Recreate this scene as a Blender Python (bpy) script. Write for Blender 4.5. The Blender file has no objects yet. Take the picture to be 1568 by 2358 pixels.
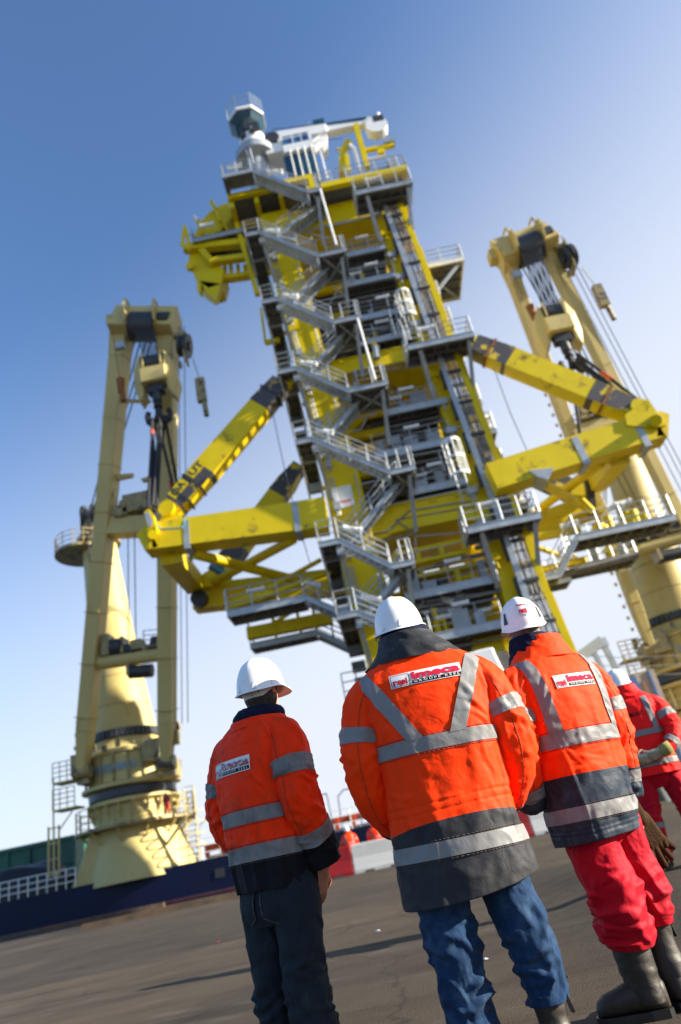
import bpy, bmesh, math, random
from math import sin, cos, pi, radians, sqrt
from mathutils import Vector as V, Matrix, noise
random.seed(7)
SC = bpy.context.scene
COL = SC.collection
# ------------------------------------------------------------------ camera
F, PITCH, ROLL, CH = 1580.0, radians(25.7), radians(-11.95), 0.86
FWD = V((0, cos(PITCH), sin(PITCH)))
_u0 = V((0, -sin(PITCH), cos(PITCH))); _r0 = V((1, 0, 0))
RT = _r0 * cos(ROLL) + _u0 * sin(ROLL)
UP = -_r0 * sin(ROLL) + _u0 * cos(ROLL)
CAM = V((0, 0, CH))
K = 1568.0 / 1919.0

def ray(x, y):
    return FWD * F + RT * (x - 784.0) - UP * (y - 1178.5)

def crop(ox, oy, s):
    return lambda x, y: ((ox + x * s) * K, (oy + y * s) * K)

c1 = crop(450, 280, 900 / 1568); c2 = crop(500, 1000, 900 / 1568)
c3 = crop(100, 840, 700 / 1568); c4 = crop(0, 1700, 700 / 1568)
c5 = crop(1250, 600, 669 / 1568); c6 = crop(1250, 1350, 669 / 1568)
c7 = crop(900, 1650, 1019 / 1568); c8 = crop(500, 1800, 600 / 1304)
_e = 450 / 1568
e1, e2, e3, e4, e5, e6, e7, e8 = [crop(*o, _e) for o in [(500, 280), (850, 280), (650, 700), (1000, 700), (750, 1130), (1100, 1130), (850, 1450), (1200, 1450)]]
dd = lambda x, y: (x, y)

def U(c, x, y, Y):
    """a measured point of the photograph put at its distance Y"""
    d = ray(*c(x, y))
    return CAM + d * (Y / d.y)

def UZ(c, x, y, Z):
    d = ray(*c(x, y))
    return CAM + d * ((Z - CH) / d.z)

cd = bpy.data.cameras.new('camera')
cam = bpy.data.objects.new('camera', cd); COL.objects.link(cam)
cam.matrix_world = Matrix(((RT.x, UP.x, -FWD.x, 0), (RT.y, UP.y, -FWD.y, 0), (RT.z, UP.z, -FWD.z, CH), (0, 0, 0, 1)))
cd.sensor_fit = 'VERTICAL'; cd.sensor_height = 36.0
cd.lens = F / 2357.0 * 36.0
cd.clip_start = 0.05; cd.clip_end = 4000
cd.dof.use_dof = True; cd.dof.focus_distance = 3.1; cd.dof.aperture_fstop = 1.5
SC.camera = cam

# ------------------------------------------------------------------ materials
def mat(name, col, rough=0.5, metal=0.0, var=0.0, vscale=3.0, col2=None, bump=0.0, bscale=40.0, spec=0.5, dirt=None, dscale=1.5, dlo=0.55, dhi=0.75, stretch=(1, 1, 1), coat=0.0):
    m = bpy.data.materials.new(name); m.use_nodes = True
    nt = m.node_tree; bs = nt.nodes['Principled BSDF']
    bs.inputs['Roughness'].default_value = rough
    bs.inputs['Metallic'].default_value = metal
    bs.inputs['Specular IOR Level'].default_value = spec
    if coat: bs.inputs['Coat Weight'].default_value = coat
    tc = nt.nodes.new('ShaderNodeTexCoord')
    mp = nt.nodes.new('ShaderNodeMapping'); mp.inputs['Scale'].default_value = stretch
    nt.links.new(tc.outputs['Object'], mp.inputs['Vector'])
    out = None
    c0 = (*col, 1)
    if var or col2:
        n = nt.nodes.new('ShaderNodeTexNoise'); n.inputs['Scale'].default_value = vscale; n.inputs['Detail'].default_value = 6
        n.inputs['Roughness'].default_value = 0.62
        nt.links.new(mp.outputs[0], n.inputs['Vector'])
        r = nt.nodes.new('ShaderNodeValToRGB')
        a = tuple(max(0, x * (1 - var)) for x in col); b = col2 if col2 else tuple(min(1, x * (1 + var)) for x in col)
        r.color_ramp.elements[0].color = (*a, 1); r.color_ramp.elements[1].color = (*b, 1)
        r.color_ramp.elements[0].position = 0.3; r.color_ramp.elements[1].position = 0.7
        nt.links.new(n.outputs['Fac'], r.inputs['Fac']); out = r.outputs['Color']
        rr = nt.nodes.new('ShaderNodeMapRange'); rr.inputs['To Min'].default_value = max(0.05, rough - .1); rr.inputs['To Max'].default_value = min(1, rough + .12)
        nt.links.new(n.outputs['Fac'], rr.inputs['Value']); nt.links.new(rr.outputs[0], bs.inputs['Roughness'])
    if dirt:
        n2 = nt.nodes.new('ShaderNodeTexNoise'); n2.inputs['Scale'].default_value = dscale; n2.inputs['Detail'].default_value = 8
        n2.inputs['Roughness'].default_value = 0.68
        nt.links.new(mp.outputs[0], n2.inputs['Vector'])
        m2 = nt.nodes.new('ShaderNodeMapRange'); m2.inputs['From Min'].default_value = dlo; m2.inputs['From Max'].default_value = dhi
        nt.links.new(n2.outputs['Fac'], m2.inputs['Value'])
        mx = nt.nodes.new('ShaderNodeMix'); mx.data_type = 'RGBA'
        nt.links.new(m2.outputs[0], mx.inputs['Factor'])
        if out: nt.links.new(out, mx.inputs['A'])
        else: mx.inputs['A'].default_value = c0
        mx.inputs['B'].default_value = (*dirt, 1)
        out = mx.outputs['Result']
    if out: nt.links.new(out, bs.inputs['Base Color'])
    else: bs.inputs['Base Color'].default_value = c0
    if bump:
        n3 = nt.nodes.new('ShaderNodeTexNoise'); n3.inputs['Scale'].default_value = bscale; n3.inputs['Detail'].default_value = 5
        nt.links.new(mp.outputs[0], n3.inputs['Vector'])
        bp = nt.nodes.new('ShaderNodeBump'); bp.inputs['Strength'].default_value = bump; bp.inputs['Distance'].default_value = 0.02
        nt.links.new(n3.outputs['Fac'], bp.inputs['Height']); nt.links.new(bp.outputs[0], bs.inputs['Normal'])
    m.diffuse_color = c0
    return m

M = {}
M['yellow'] = mat('yellow_paint', (0.66, 0.50, 0.0), 0.48, spec=.25, var=0.12, vscale=0.45, dirt=(0.30, 0.17, 0.02), dscale=1.3, dlo=.60, dhi=.85)
M['yellow_worn'] = mat('worn_yellow_paint', (0.69, 0.52, 0.003), 0.5, spec=.3, var=0.08, vscale=0.8, dirt=(0.14, 0.09, 0.03), dscale=1.0, dlo=.58, dhi=.70)
M['burnt'] = mat('blackened_steel', (0.06, 0.055, 0.06), 0.55, dirt=(0.66, 0.47, 0.02), dscale=0.9, dlo=.57, dhi=.60)
M['galv'] = mat('galvanised_steel', (0.35, 0.385, 0.415), 0.45, metal=0.3, var=0.2, vscale=2.0)
M['grating'] = mat('dark_grating', (0.12, 0.12, 0.125), 0.7, var=0.3, vscale=4.0, bump=.5, bscale=30)
M['greybox'] = mat('grey_cabinet_paint', (0.36, 0.40, 0.44), 0.4, var=.06)
M['white'] = mat('white_paint', (0.8, 0.8, 0.78), 0.35, var=.04, vscale=2)
M['lampw'] = mat('white_lamp_tube', (0.86, 0.86, 0.84), 0.25)
M['dark'] = mat('dark_steel', (0.03, 0.032, 0.035), 0.5, var=.3, vscale=4)
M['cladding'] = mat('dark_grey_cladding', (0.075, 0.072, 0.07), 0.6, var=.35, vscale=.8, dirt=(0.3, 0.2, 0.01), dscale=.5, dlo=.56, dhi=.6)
M['cable'] = mat('cable_bundle', (0.16, 0.16, 0.17), 0.5, var=.4, vscale=2, dirt=(0.28, 0.12, 0.04), dscale=.8, dlo=.62, dhi=.68)
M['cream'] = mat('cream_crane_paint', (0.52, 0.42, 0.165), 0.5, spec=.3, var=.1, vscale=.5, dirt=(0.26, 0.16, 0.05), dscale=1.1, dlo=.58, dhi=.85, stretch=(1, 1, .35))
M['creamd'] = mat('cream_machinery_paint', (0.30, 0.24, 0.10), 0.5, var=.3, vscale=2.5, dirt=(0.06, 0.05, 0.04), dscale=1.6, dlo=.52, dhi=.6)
M['rope'] = mat('steel_rope', (0.04, 0.045, 0.055), 0.5)
M['sling'] = mat('black_sling', (0.018, 0.018, 0.02), 0.7, var=.3)
M['blue'] = mat('blue_glass', (0.04, 0.13, 0.30), 0.12, spec=.8)
M['teal'] = mat('teal_cylinder', (0.01, 0.06, 0.10), 0.35)
M['navyhull'] = mat('navy_hull_paint', (0.002, 0.005, 0.032), 0.5, var=.3, vscale=.25, spec=.25, dirt=(0.008, 0.011, 0.026), dscale=.8, dlo=.55, dhi=.75, stretch=(.4, 1, 1))
M['greenship'] = mat('green_ship_paint', (0.012, 0.095, 0.06), 0.5, var=.35, vscale=.7, dirt=(0.05, 0.05, 0.03), dscale=1.5, dlo=.6, dhi=.7)
M['black'] = mat('black_tarpaulin', (0.008, 0.008, 0.01), 0.45, var=.3, bump=.6, bscale=5)
M['redor'] = mat('orange_red_paint', (0.55, 0.07, 0.02), 0.5, var=.15, vscale=1)
M['redpl'] = mat('red_barrier_plastic', (0.17, 0.006, 0.010), 0.6, spec=.2, var=.12, vscale=1.5, dirt=(.12, .03, .02), dscale=3, dlo=.6, dhi=.8)
M['whitepl'] = mat('white_barrier_plastic', (0.36, 0.37, 0.37), 0.6, var=.08, vscale=1.5, dirt=(.22, .2, .17), dscale=3, dlo=.55, dhi=.8)
M['signblue'] = mat('light_blue_lettering', (0.16, 0.30, 0.42), 0.5)
M['signwhite'] = mat('white_sign', (0.72, 0.74, 0.75), .75, spec=.08)
M['signred'] = mat('red_lettering', (0.55, 0.015, 0.05), .75, spec=.08)
M['signblack'] = mat('black_lettering', (0.012, 0.012, 0.014), .75, spec=.08)
M['signwl'] = mat('white_lettering', (0.78, 0.78, 0.76), .75, spec=.08)
M['rust'] = mat('rust_stain', (0.22, 0.08, 0.02), 0.8)
M['tealrope'] = mat('turquoise_rope', (0.03, 0.22, 0.30), 0.7)

# ------------------------------------------------------------------ objects
def tag(o, label=None, cat=None, group=None, kind=None):
    if label: o['label'] = label
    if cat: o['category'] = cat
    if group: o['group'] = group
    if kind: o['kind'] = kind
    return o

def thing(name, loc, label, cat, group=None):
    o = bpy.data.objects.new(name, None); COL.objects.link(o)
    o.location = loc; o.empty_display_size = .3
    return tag(o, label, cat, group)

def origin(o):
    v = V((0, 0, 0))
    while o is not None:
        v = v + o.location; o = o.parent
    return v

SPLIT = set('leg_seam pump_row sheave_cheek rung handrail safety_cage valve_pipework knee_brace cable_clamp flange_gusset low_railing access_ladder winch_drum winch_frame turntable_rib head_sheave boom_hinge yellow_lug riser_pipe rope_bracket claw_hinge white_hose outreach_beam walkway_beam hull_port side_brace bottom_beam hydraulic_pipework white_pipe ladder_side back_cladding rear_beam lookout_brace yellow_side_post claw_bucket claw_frame yellow_gallows window stanchion dark_side bent_rail railing top_railing deck_railing cabinet hook_rest boom_railing mast_sheave guide_sheave sheave_frame leg slotted_frame lifting_lug top_deck_floor top_deck_edge boom_winch creamd lug fork_slot side_sheave operator_platform landing_railing cab_frame jib_linkage block_sheave marking lower_deck_plate top_deck_beam foot_block yellow_hose_arm hung_pipe toe_plate shackle boom_head blue_door'.split())

class MB:
    def __init__(s): s.v = []; s.f = []; s.sh = []
    def add(s, vs, fs):
        n = len(s.v); k = len(s.f); s.v += [V(p) for p in vs]; s.f += [tuple(i + n for i in f) for f in fs]; s.sh.append((n, len(s.v), k, len(s.f))); return s
    def box(s, x0, x1, y0, y1, z0, z1):
        if x0 > x1: x0, x1 = x1, x0
        if y0 > y1: y0, y1 = y1, y0
        if z0 > z1: z0, z1 = z1, z0
        return s.add([(x0, y0, z0), (x1, y0, z0), (x1, y1, z0), (x0, y1, z0), (x0, y0, z1), (x1, y0, z1), (x1, y1, z1), (x0, y1, z1)],
                     [(0, 3, 2, 1), (4, 5, 6, 7), (0, 1, 5, 4), (1, 2, 6, 5), (2, 3, 7, 6), (3, 0, 4, 7)])
    def beam(s, a, b, w, h, up=(0, 0, 1), w2=None, h2=None):
        a = V(a); b = V(b); d = (b - a).normalized(); up = V(up)
        sd = d.cross(up)
        if sd.length < 1e-4: sd = d.cross(V((0, 1, 0)))
        sd.normalize(); u = sd.cross(d)
        w2 = w if w2 is None else w2; h2 = h if h2 is None else h2
        vs = []
        for p, ww, hh in ((a, w, h), (b, w2, h2)):
            for i, j in ((-1, -1), (1, -1), (1, 1), (-1, 1)): vs.append(p + sd * i * ww / 2 + u * j * hh / 2)
        return s.add(vs, [(0, 1, 2, 3), (7, 6, 5, 4), (0, 4, 5, 1), (1, 5, 6, 2), (2, 6, 7, 3), (3, 7, 4, 0)])
    def tube(s, a, b, r, n=6, r2=None):
        a = V(a); b = V(b)
        if (b - a).length < 1e-5: return s
        d = (b - a).normalized(); x = d.orthogonal().normalized(); y = d.cross(x); r2 = r if r2 is None else r2
        vs = [a + (x * cos(2 * pi * i / n) + y * sin(2 * pi * i / n)) * r for i in range(n)] + [b + (x * cos(2 * pi * i / n) + y * sin(2 * pi * i / n)) * r2 for i in range(n)]
        return s.add(vs, [(i, (i + 1) % n, n + (i + 1) % n, n + i) for i in range(n)] + [tuple(range(n))[::-1], tuple(range(n, 2 * n))])
    def path(s, pts, r, n=6):
        for a, b in zip(pts, pts[1:]): s.tube(a, b, r, n)
        return s
    def prism(s, pts, vec):
        vec = V(vec); n = len(pts); pts = [V(p) for p in pts]
        return s.add(pts + [p + vec for p in pts], [tuple(range(n)), tuple(range(2 * n - 1, n - 1, -1))] + [((i + 1) % n, i, n + i, n + (i + 1) % n) for i in range(n)])
    def lathe(s, c, prof, n=32, lean=(0, 0), a0=0, a1=2 * pi, sy=1.0):
        c = V(c); full = abs(a1 - a0 - 2 * pi) < 1e-6; m = n if full else n + 1; vs = []; fs = []
        for r, z in prof:
            for i in range(m):
                t = a0 + (a1 - a0) * i / n
                vs.append((c.x + lean[0] * z + r * cos(t), c.y + lean[1] * z + r * sin(t) * sy, c.z + z))
        for k in range(len(prof) - 1):
            for i in range(n):
                j = (i + 1) % m
                fs.append((k * m + i, k * m + j, (k + 1) * m + j, (k + 1) * m + i))
        if full:
            fs.append(tuple(range(m))[::-1]); fs.append(tuple(range((len(prof) - 1) * m, len(prof) * m)))
        return s.add(vs, fs)
    def rail(s, pts, h=1.1, r=.030, n=3, sp=1.3, top=True):
        pts = [V(p) for p in pts]
        for a, b in zip(pts, pts[1:]):
            L = (b - a).length; k = max(1, round(L / sp))
            for i in range(k + 1):
                p = a.lerp(b, i / k); s.tube(p, p + V((0, 0, h)), r * 1.15, 5)
            for j in range(n):
                z = h * (j + 1) / n
                s.tube(a + V((0, 0, z)), b + V((0, 0, z)), r, 5)
        return s
    def clusters(s, gap=.03):
        bb = []
        for a, b, c, d in s.sh:
            q = s.v[a:b]; bb.append([min(p[i] for p in q) - gap for i in range(3)] + [max(p[i] for p in q) + gap for i in range(3)])
        g = list(range(len(bb)))
        def fd(i):
            while g[i] != i: i = g[i]
            return i
        for i in range(len(bb)):
            for j in range(i):
                if all(bb[i][k] <= bb[j][k + 3] and bb[j][k] <= bb[i][k + 3] for k in range(3)): g[fd(i)] = fd(j)
        out = {}
        for i in range(len(bb)): out.setdefault(fd(i), []).append(i)
        r = []
        for idx in out.values():
            m = MB()
            for i in idx:
                a, b, c, d = s.sh[i]; m.add(s.v[a:b], [tuple(x - a for x in f) for f in s.f[c:d]])
            r.append(m)
        return r
    def build(s, name, m, parent=None, smooth=False, bevel=0.0, label=None):
        if name in SPLIT and len(s.sh) > 1:
            cl = s.clusters()
            if 1 < len(cl) <= 60: return [c._build(name, m, parent, smooth, bevel, label) for c in cl][0]
        return s._build(name, m, parent, smooth, bevel, label)
    def _build(s, name, m, parent=None, smooth=False, bevel=0.0, label=None):
        me = bpy.data.meshes.new(name)
        o0 = origin(parent) if parent else V((0, 0, 0))
        me.from_pydata([p - o0 for p in s.v], [], s.f); me.update()
        bm = bmesh.new(); bm.from_mesh(me); bmesh.ops.recalc_face_normals(bm, faces=bm.faces[:])
        if bevel: bmesh.ops.bevel(bm, geom=[e for e in bm.edges if len(e.link_faces) == 2 and e.calc_face_angle(0) > .5], offset=bevel, segments=1, affect='EDGES')
        bm.to_mesh(me); bm.free()
        o = bpy.data.objects.new(name, me); COL.objects.link(o); me.materials.append(m)
        if smooth:
            me.polygons.foreach_set('use_smooth', [True] * len(me.polygons))
            try: me.set_sharp_from_angle(angle=radians(40))
            except Exception: pass
        if parent: o.parent = parent
        if label: o['label'] = label
        return o

def text_mesh(s, size=1.0, bold=0.0, shear=0.0, xs=1.0, mirror=False, sub=0.0):
    cu = bpy.data.curves.new('lettering', 'FONT'); cu.body = s; cu.size = size; cu.offset = bold; cu.shear = shear
    cu.resolution_u = 3; cu.align_x = 'LEFT'; cu.fill_mode = 'FRONT'
    ob = bpy.data.objects.new('lettering', cu); COL.objects.link(ob)
    bpy.context.view_layer.update()
    me = bpy.data.meshes.new_from_object(ob.evaluated_get(bpy.context.evaluated_depsgraph_get()))
    COL.objects.unlink(ob); bpy.data.objects.remove(ob)
    bm = bmesh.new(); bm.from_mesh(me); bmesh.ops.remove_doubles(bm, verts=bm.verts[:], dist=1e-5)
    if sub:
        xsv = [v.co.x for v in bm.verts]; x = min(xsv) + sub
        while x < max(xsv):
            bmesh.ops.bisect_plane(bm, geom=bm.verts[:] + bm.edges[:] + bm.faces[:], plane_co=(x, 0, 0), plane_no=(1, 0, 0)); x += sub
    vs = [(v.co.x * xs * (-1 if mirror else 1), v.co.y) for v in bm.verts]
    bm.verts.index_update(); fs = [tuple(v.index for v in f.verts) for f in bm.faces]
    bm.free(); bpy.data.meshes.remove(me)
    if mirror:
        mx = max(v[0] for v in vs); mn = min(v[0] for v in vs); vs = [(v[0] - mn, v[1]) for v in vs]; fs = [f[::-1] for f in fs]
    return vs, fs

def fit(vf, x0, y0, w, h):
    vs, fs = vf
    ax = min(v[0] for v in vs); bx = max(v[0] for v in vs); ay = min(v[1] for v in vs); by = max(v[1] for v in vs)
    return [(x0 + (v[0] - ax) / (bx - ax) * w, y0 + (v[1] - ay) / (by - ay) * h) for v in vs], fs

# ------------------------------------------------------------------ world and sun
SUN_AZ, SUN_EL = radians(97.5), radians(20)     # azimuth clockwise from +Y
w = bpy.data.worlds.new('World'); SC.world = w; w.use_nodes = True
nt = w.node_tree; bg = nt.nodes['Background']
sky = nt.nodes.new('ShaderNodeTexSky'); sky.sky_type = 'NISHITA'; sky.sun_disc = False
sky.sun_elevation = SUN_EL; sky.sun_rotation = SUN_AZ
sky.air_density = 1.0; sky.dust_density = 0.8; sky.ozone_density = 5.0; sky.altitude = 0
# pale haze in the sky dome, thicker towards the horizon and on the sunny side
tc = nt.nodes.new('ShaderNodeTexCoord'); dp = nt.nodes.new('ShaderNodeVectorMath'); dp.operation = 'DOT_PRODUCT'
nt.links.new(tc.outputs['Generated'], dp.inputs[0]); dp.inputs[1].default_value = (0.57, 0.30, -1.07)
ha = nt.nodes.new('ShaderNodeMath'); ha.operation = 'ADD'; ha.inputs[1].default_value = 0.76; nt.links.new(dp.outputs['Value'], ha.inputs[0])
hc_ = nt.nodes.new('ShaderNodeMapRange'); hc_.interpolation_type = 'SMOOTHSTEP'; hc_.inputs['From Max'].default_value = 0.88; hc_.inputs['To Max'].default_value = 0.97; nt.links.new(ha.outputs[0], hc_.inputs['Value'])
hm = nt.nodes.new('ShaderNodeMix'); hm.data_type = 'RGBA'; nt.links.new(hc_.outputs[0], hm.inputs['Factor'])
nt.links.new(sky.outputs[0], hm.inputs['A']); hm.inputs['B'].default_value = (3.15, 3.35, 3.75, 1)
nt.links.new(hm.outputs['Result'], bg.inputs['Color']); bg.inputs['Strength'].default_value = 0.096
sl = bpy.data.lights.new('sun', 'SUN'); sl.energy = 5.0; sl.angle = radians(0.55); sl.color = (1.0, 0.90, 0.74)
so = bpy.data.objects.new('sun', sl); COL.objects.link(so)
sd = V((sin(SUN_AZ) * cos(SUN_EL), cos(SUN_AZ) * cos(SUN_EL), sin(SUN_EL)))
so.rotation_euler = sd.to_track_quat('Z', 'Y').to_euler(); so.location = (30, 0, 40)
SC.view_settings.view_transform = 'Standard'; SC.view_settings.look = 'None'
SC.view_settings.exposure = 1.5; SC.view_settings.gamma = 1
SC.cycles.use_denoising = True; SC.cycles.max_bounces = 6
# ------------------------------------------------------------------ ground, water
def smooth01(t): t = max(0, min(1, t)); return t * t * (3 - 2 * t)
def gz(x, y):
    return 0.14 * smooth01((x - 1.0) / 1.1) * smooth01((y - 4.2) / 2.0) * (1 - smooth01((y - 9) / 5))

def ground_material():
    m = bpy.data.materials.new('quay_tarmac'); m.use_nodes = True
    nt = m.node_tree; bs = nt.nodes['Principled BSDF']; L = nt.links.new
    tc = nt.nodes.new('ShaderNodeTexCoord')
    def no(scale, det=8, st=(1, 1, 1), rg=.65):
        mp = nt.nodes.new('ShaderNodeMapping'); mp.inputs['Scale'].default_value = st; L(tc.outputs['Object'], mp.inputs[0])
        n = nt.nodes.new('ShaderNodeTexNoise'); n.inputs['Scale'].default_value = scale; n.inputs['Detail'].default_value = det; n.inputs['Roughness'].default_value = rg
        L(mp.outputs[0], n.inputs['Vector']); return n
    def ramp(src, p0, p1, a, b):
        r = nt.nodes.new('ShaderNodeValToRGB'); e = r.color_ramp.elements
        e[0].position = p0; e[1].position = p1; e[0].color = (*a, 1); e[1].color = (*b, 1); L(src, r.inputs['Fac']); return r.outputs['Color']
    def mix(f, a, b, t='MIX'):
        x = nt.nodes.new('ShaderNodeMix'); x.data_type = 'RGBA'; x.blend_type = t
        if isinstance(f, float): x.inputs['Factor'].default_value = f
        else: L(f, x.inputs['Factor'])
        L(a, x.inputs['A']); L(b, x.inputs['B']); return x.outputs['Result']
    n1 = no(.35); base = ramp(n1.outputs['Fac'], .3, .72, (.044, .034, .023), (.094, .074, .051))
    n2 = no(90, 3); grain = ramp(n2.outputs['Fac'], .35, .75, (.42, .42, .42), (1.35, 1.3, 1.25))
    c = mix(.75, base, grain, 'MULTIPLY')
    n3 = no(1.6, 10, (.25, 1, 1), .7); stain = ramp(n3.outputs['Fac'], .5, .64, (1, 1, 1), (.55, .52, .5))
    c = mix(.9, c, stain, 'MULTIPLY')
    n4 = no(2.2, 12, (.35, 1, 1), .75); dust = ramp(n4.outputs['Fac'], .56, .7, (0, 0, 0), (.5, .5, .5))
    dc = nt.nodes.new('ShaderNodeRGB'); dc.outputs[0].default_value = (.16, .145, .125, 1)
    c = mix(dust, c, dc.outputs[0])
    vo = nt.nodes.new('ShaderNodeTexVoronoi'); vo.inputs['Scale'].default_value = 55; L(tc.outputs['Object'], vo.inputs['Vector'])
    sp = ramp(vo.outputs['Distance'], .06, .12, (1, 1, 1), (0, 0, 0)); sp2 = no(5, 3); 
    g = nt.nodes.new('ShaderNodeMath'); g.operation = 'MULTIPLY'; L(sp, g.inputs[0])
    gr = ramp(sp2.outputs['Fac'], .5, .62, (0, 0, 0), (.6, .6, .6)); L(gr, g.inputs[1])
    lc = nt.nodes.new('ShaderNodeRGB'); lc.outputs[0].default_value = (.24, .22, .19, 1)
    c = mix(g.outputs[0], c, lc.outputs[0])
    # fine cracks and paler patched areas
    wn = no(1.1, 4); va = nt.nodes.new('ShaderNodeVectorMath'); va.operation = 'MULTIPLY_ADD'; L(wn.outputs['Color'], va.inputs[0]); va.inputs[1].default_value = (.8, .8, .8); L(tc.outputs['Object'], va.inputs[2])
    ck = nt.nodes.new('ShaderNodeTexVoronoi'); ck.feature = 'DISTANCE_TO_EDGE'; ck.inputs['Scale'].default_value = .42; L(va.outputs[0], ck.inputs['Vector'])
    cr = ramp(ck.outputs['Distance'], .002, .010, (.45, .43, .4), (1, 1, 1)); c = mix(.8, c, cr, 'MULTIPLY')
    pt_ = nt.nodes.new('ShaderNodeTexVoronoi'); pt_.inputs['Scale'].default_value = .23; pt_.distance = 'CHEBYCHEV'; L(va.outputs[0], pt_.inputs['Vector'])
    sx_ = nt.nodes.new('ShaderNodeSeparateColor'); L(pt_.outputs['Color'], sx_.inputs[0]); pc = ramp(sx_.outputs[0], .2, .9, (.82, .82, .83), (1.18, 1.16, 1.12)); c = mix(.9, c, pc, 'MULTIPLY')
    ty = no(1.0, 6, (.05, 2.6, 1), .6); tr_ = ramp(ty.outputs['Fac'], .56, .70, (1, 1, 1), (.62, .6, .58)); c = mix(.8, c, tr_, 'MULTIPLY')
    L(c, bs.inputs['Base Color']); bs.inputs['Roughness'].default_value = .82; bs.inputs['Specular IOR Level'].default_value = .3
    ad = nt.nodes.new('ShaderNodeMath'); ad.operation = 'ADD'; L(n2.outputs['Fac'], ad.inputs[0]); L(n3.outputs['Fac'], ad.inputs[1])
    bp = nt.nodes.new('ShaderNodeBump'); bp.inputs['Strength'].default_value = .55; bp.inputs['Distance'].default_value = .012
    L(ad.outputs[0], bp.inputs['Height']); L(bp.outputs[0], bs.inputs['Normal'])
    return m

g = MB(); xs = [-400, -150, -60, -30, -15, -8] + [-6 + .4 * i for i in range(36)] + [9, 12, 20, 40, 80, 150, 400]
ys = [-80, -20, -5, 0] + [1 + .4 * i for i in range(36)] + [16, 20, 26, 32, 38, 41.6]
g.add([(x, y, gz(x, y)) for y in ys for x in xs], [(j * len(xs) + i, j * len(xs) + i + 1, (j + 1) * len(xs) + i + 1, (j + 1) * len(xs) + i) for j in range(len(ys) - 1) for i in range(len(xs) - 1)])
# quay wall face
n = len(g.v); g.add([(-400, 41.6, 0), (400, 41.6, 0), (400, 41.6, -6), (-400, 41.6, -6)], [(0, 1, 2, 3)])
tag(g.build('quay_ground', ground_material(), smooth=True), kind='structure')
wt = mat('harbour_water', (0.02, 0.045, 0.07), 0.08, bump=.4, bscale=1.2)
tag(MB().add([(-3000, 41.6, -2.2), (3000, 41.6, -2.2), (3000, 3800, -2.2), (-3000, 3800, -2.2)], [(0, 1, 2, 3)]).build('harbour_water', wt), kind='structure')
k = MB()
for i in range(60): k.box(-60 + 2 * i, -60 + 2 * i + 1.97, 41.1, 41.5, 0.004, .16)
tag(k.build('quay_kerb', mat('timber_kerb', (.11, .075, .05), .8, var=.4, vscale=3)), kind='structure')

# small litter on the tarmac
pw = mat('white_paper', (.7, .7, .68), .7); pr_ = mat('red_scrap', (.4, .06, .03), .7)
LIT = [(c7, 255, 1502, 'w', 'crumpled white paper scrap on the tarmac left of the jeans', .03), (c7, 722, 1624, 'w', 'white paper scrap on the tarmac between the blue jeans legs', .03),
       (c8, 1228, 1795, 'w', 'flat white paper scrap on the tarmac right of the dark jeans', .035), (c8, 255, 1858, 'r', 'small red scrap on the tarmac left of the dark jeans', .035),
       (c7, 1412, 1028, 'w', 'white scrap on the tarmac beside the brown gloves', .05)]
for (c, x, y, kk, lab, sz) in LIT:
    p = UZ(c, x, y, 0.0); p.z = gz(p.x, p.y); b = MB()
    n = 7; vs = [V((p.x + sz * cos(2 * pi * i / n) * random.uniform(.6, 1.1), p.y + sz * .8 * sin(2 * pi * i / n) * random.uniform(.6, 1.1), p.z + .004 + random.uniform(0, sz * .5))) for i in range(n)]
    b.add(vs + [V((p.x, p.y, p.z + sz * .6)), V((p.x, p.y, p.z + .002))], [(i, (i + 1) % n, n) for i in range(n)] + [((i + 1) % n, i, n + 1) for i in range(n)])
    tag(b.build('paper_scrap', pw if kk == 'w' else pr_), lab, 'litter', 'scraps lying on the tarmac')

# ------------------------------------------------------------------ the ship
ship = thing('ship', (0, 42, 0), 'long ship with a navy blue hull moored along the quay behind the cranes', 'ship')
HT = 1.78
MB().prism([(-70, 42, -3.5), (70, 42, -3.5), (70, 42, HT), (-70, 42, HT)], (0, 17, 0)).build('hull', M['navyhull'], ship)
b = MB()
for x, z, s in ((-10.9, .75, .5), (-9.9, .95, .2), (-24, .6, .3), (-4, .9, .4)): b.box(x, x + s, 41.96, 42.05, z, z + s * .9)
b.build('hull_port', M['dark'], ship)
b = MB(); b.rail([(-60, 42.3, HT), (-18.9, 42.3, HT)], 1.0, .03, 3, .55); b.rail([(-13, 42.3, HT), (15.5, 42.3, HT)], 1.1, .025, 3, 1.4)
b.rail([(22, 42.3, HT), (60, 42.3, HT)], 1.1, .025, 3, 1.4)
b.build('railing', M['white'], ship)
b = MB()
p = U(c4, 0, 1595, 52); q = U(c4, 500, 1470, 52)
b.box(-60, q.x + .6, 50, 56, HT, q.z - .1)
hz = q.z - .1
for i in range(28): x = -60 + i * 1.5; b.box(x, x + .12, 49.85, 50, HT, hz)
b.box(-60, q.x + .6, 49.8, 50, hz - .15, hz + .1); b.box(-60, q.x + .6, 49.84, 50, hz - 1.6, hz - 1.45)
b.build('green_hatch_coaming', M['greenship'], ship)
b = MB()
p0 = U(c4, 1150, 1575, 50); p1 = U(c4, 1440, 1530, 50)
zt = p1.z
b.box(-13.5, 30, 50, 50.5, zt - .05, zt + .35)
for i in range(40): b.box(-13.5 + i * 1.1, -13.2 + i * 1.1, 49.9, 50, zt - .4, zt + .3)
b.build('orange_pipe_rack', M['redor'], ship)
MB().box(-13.5, 30, 50.1, 51.5, HT, zt - .35).build('white_deck_house', M['white'], ship)
b = MB()
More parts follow.
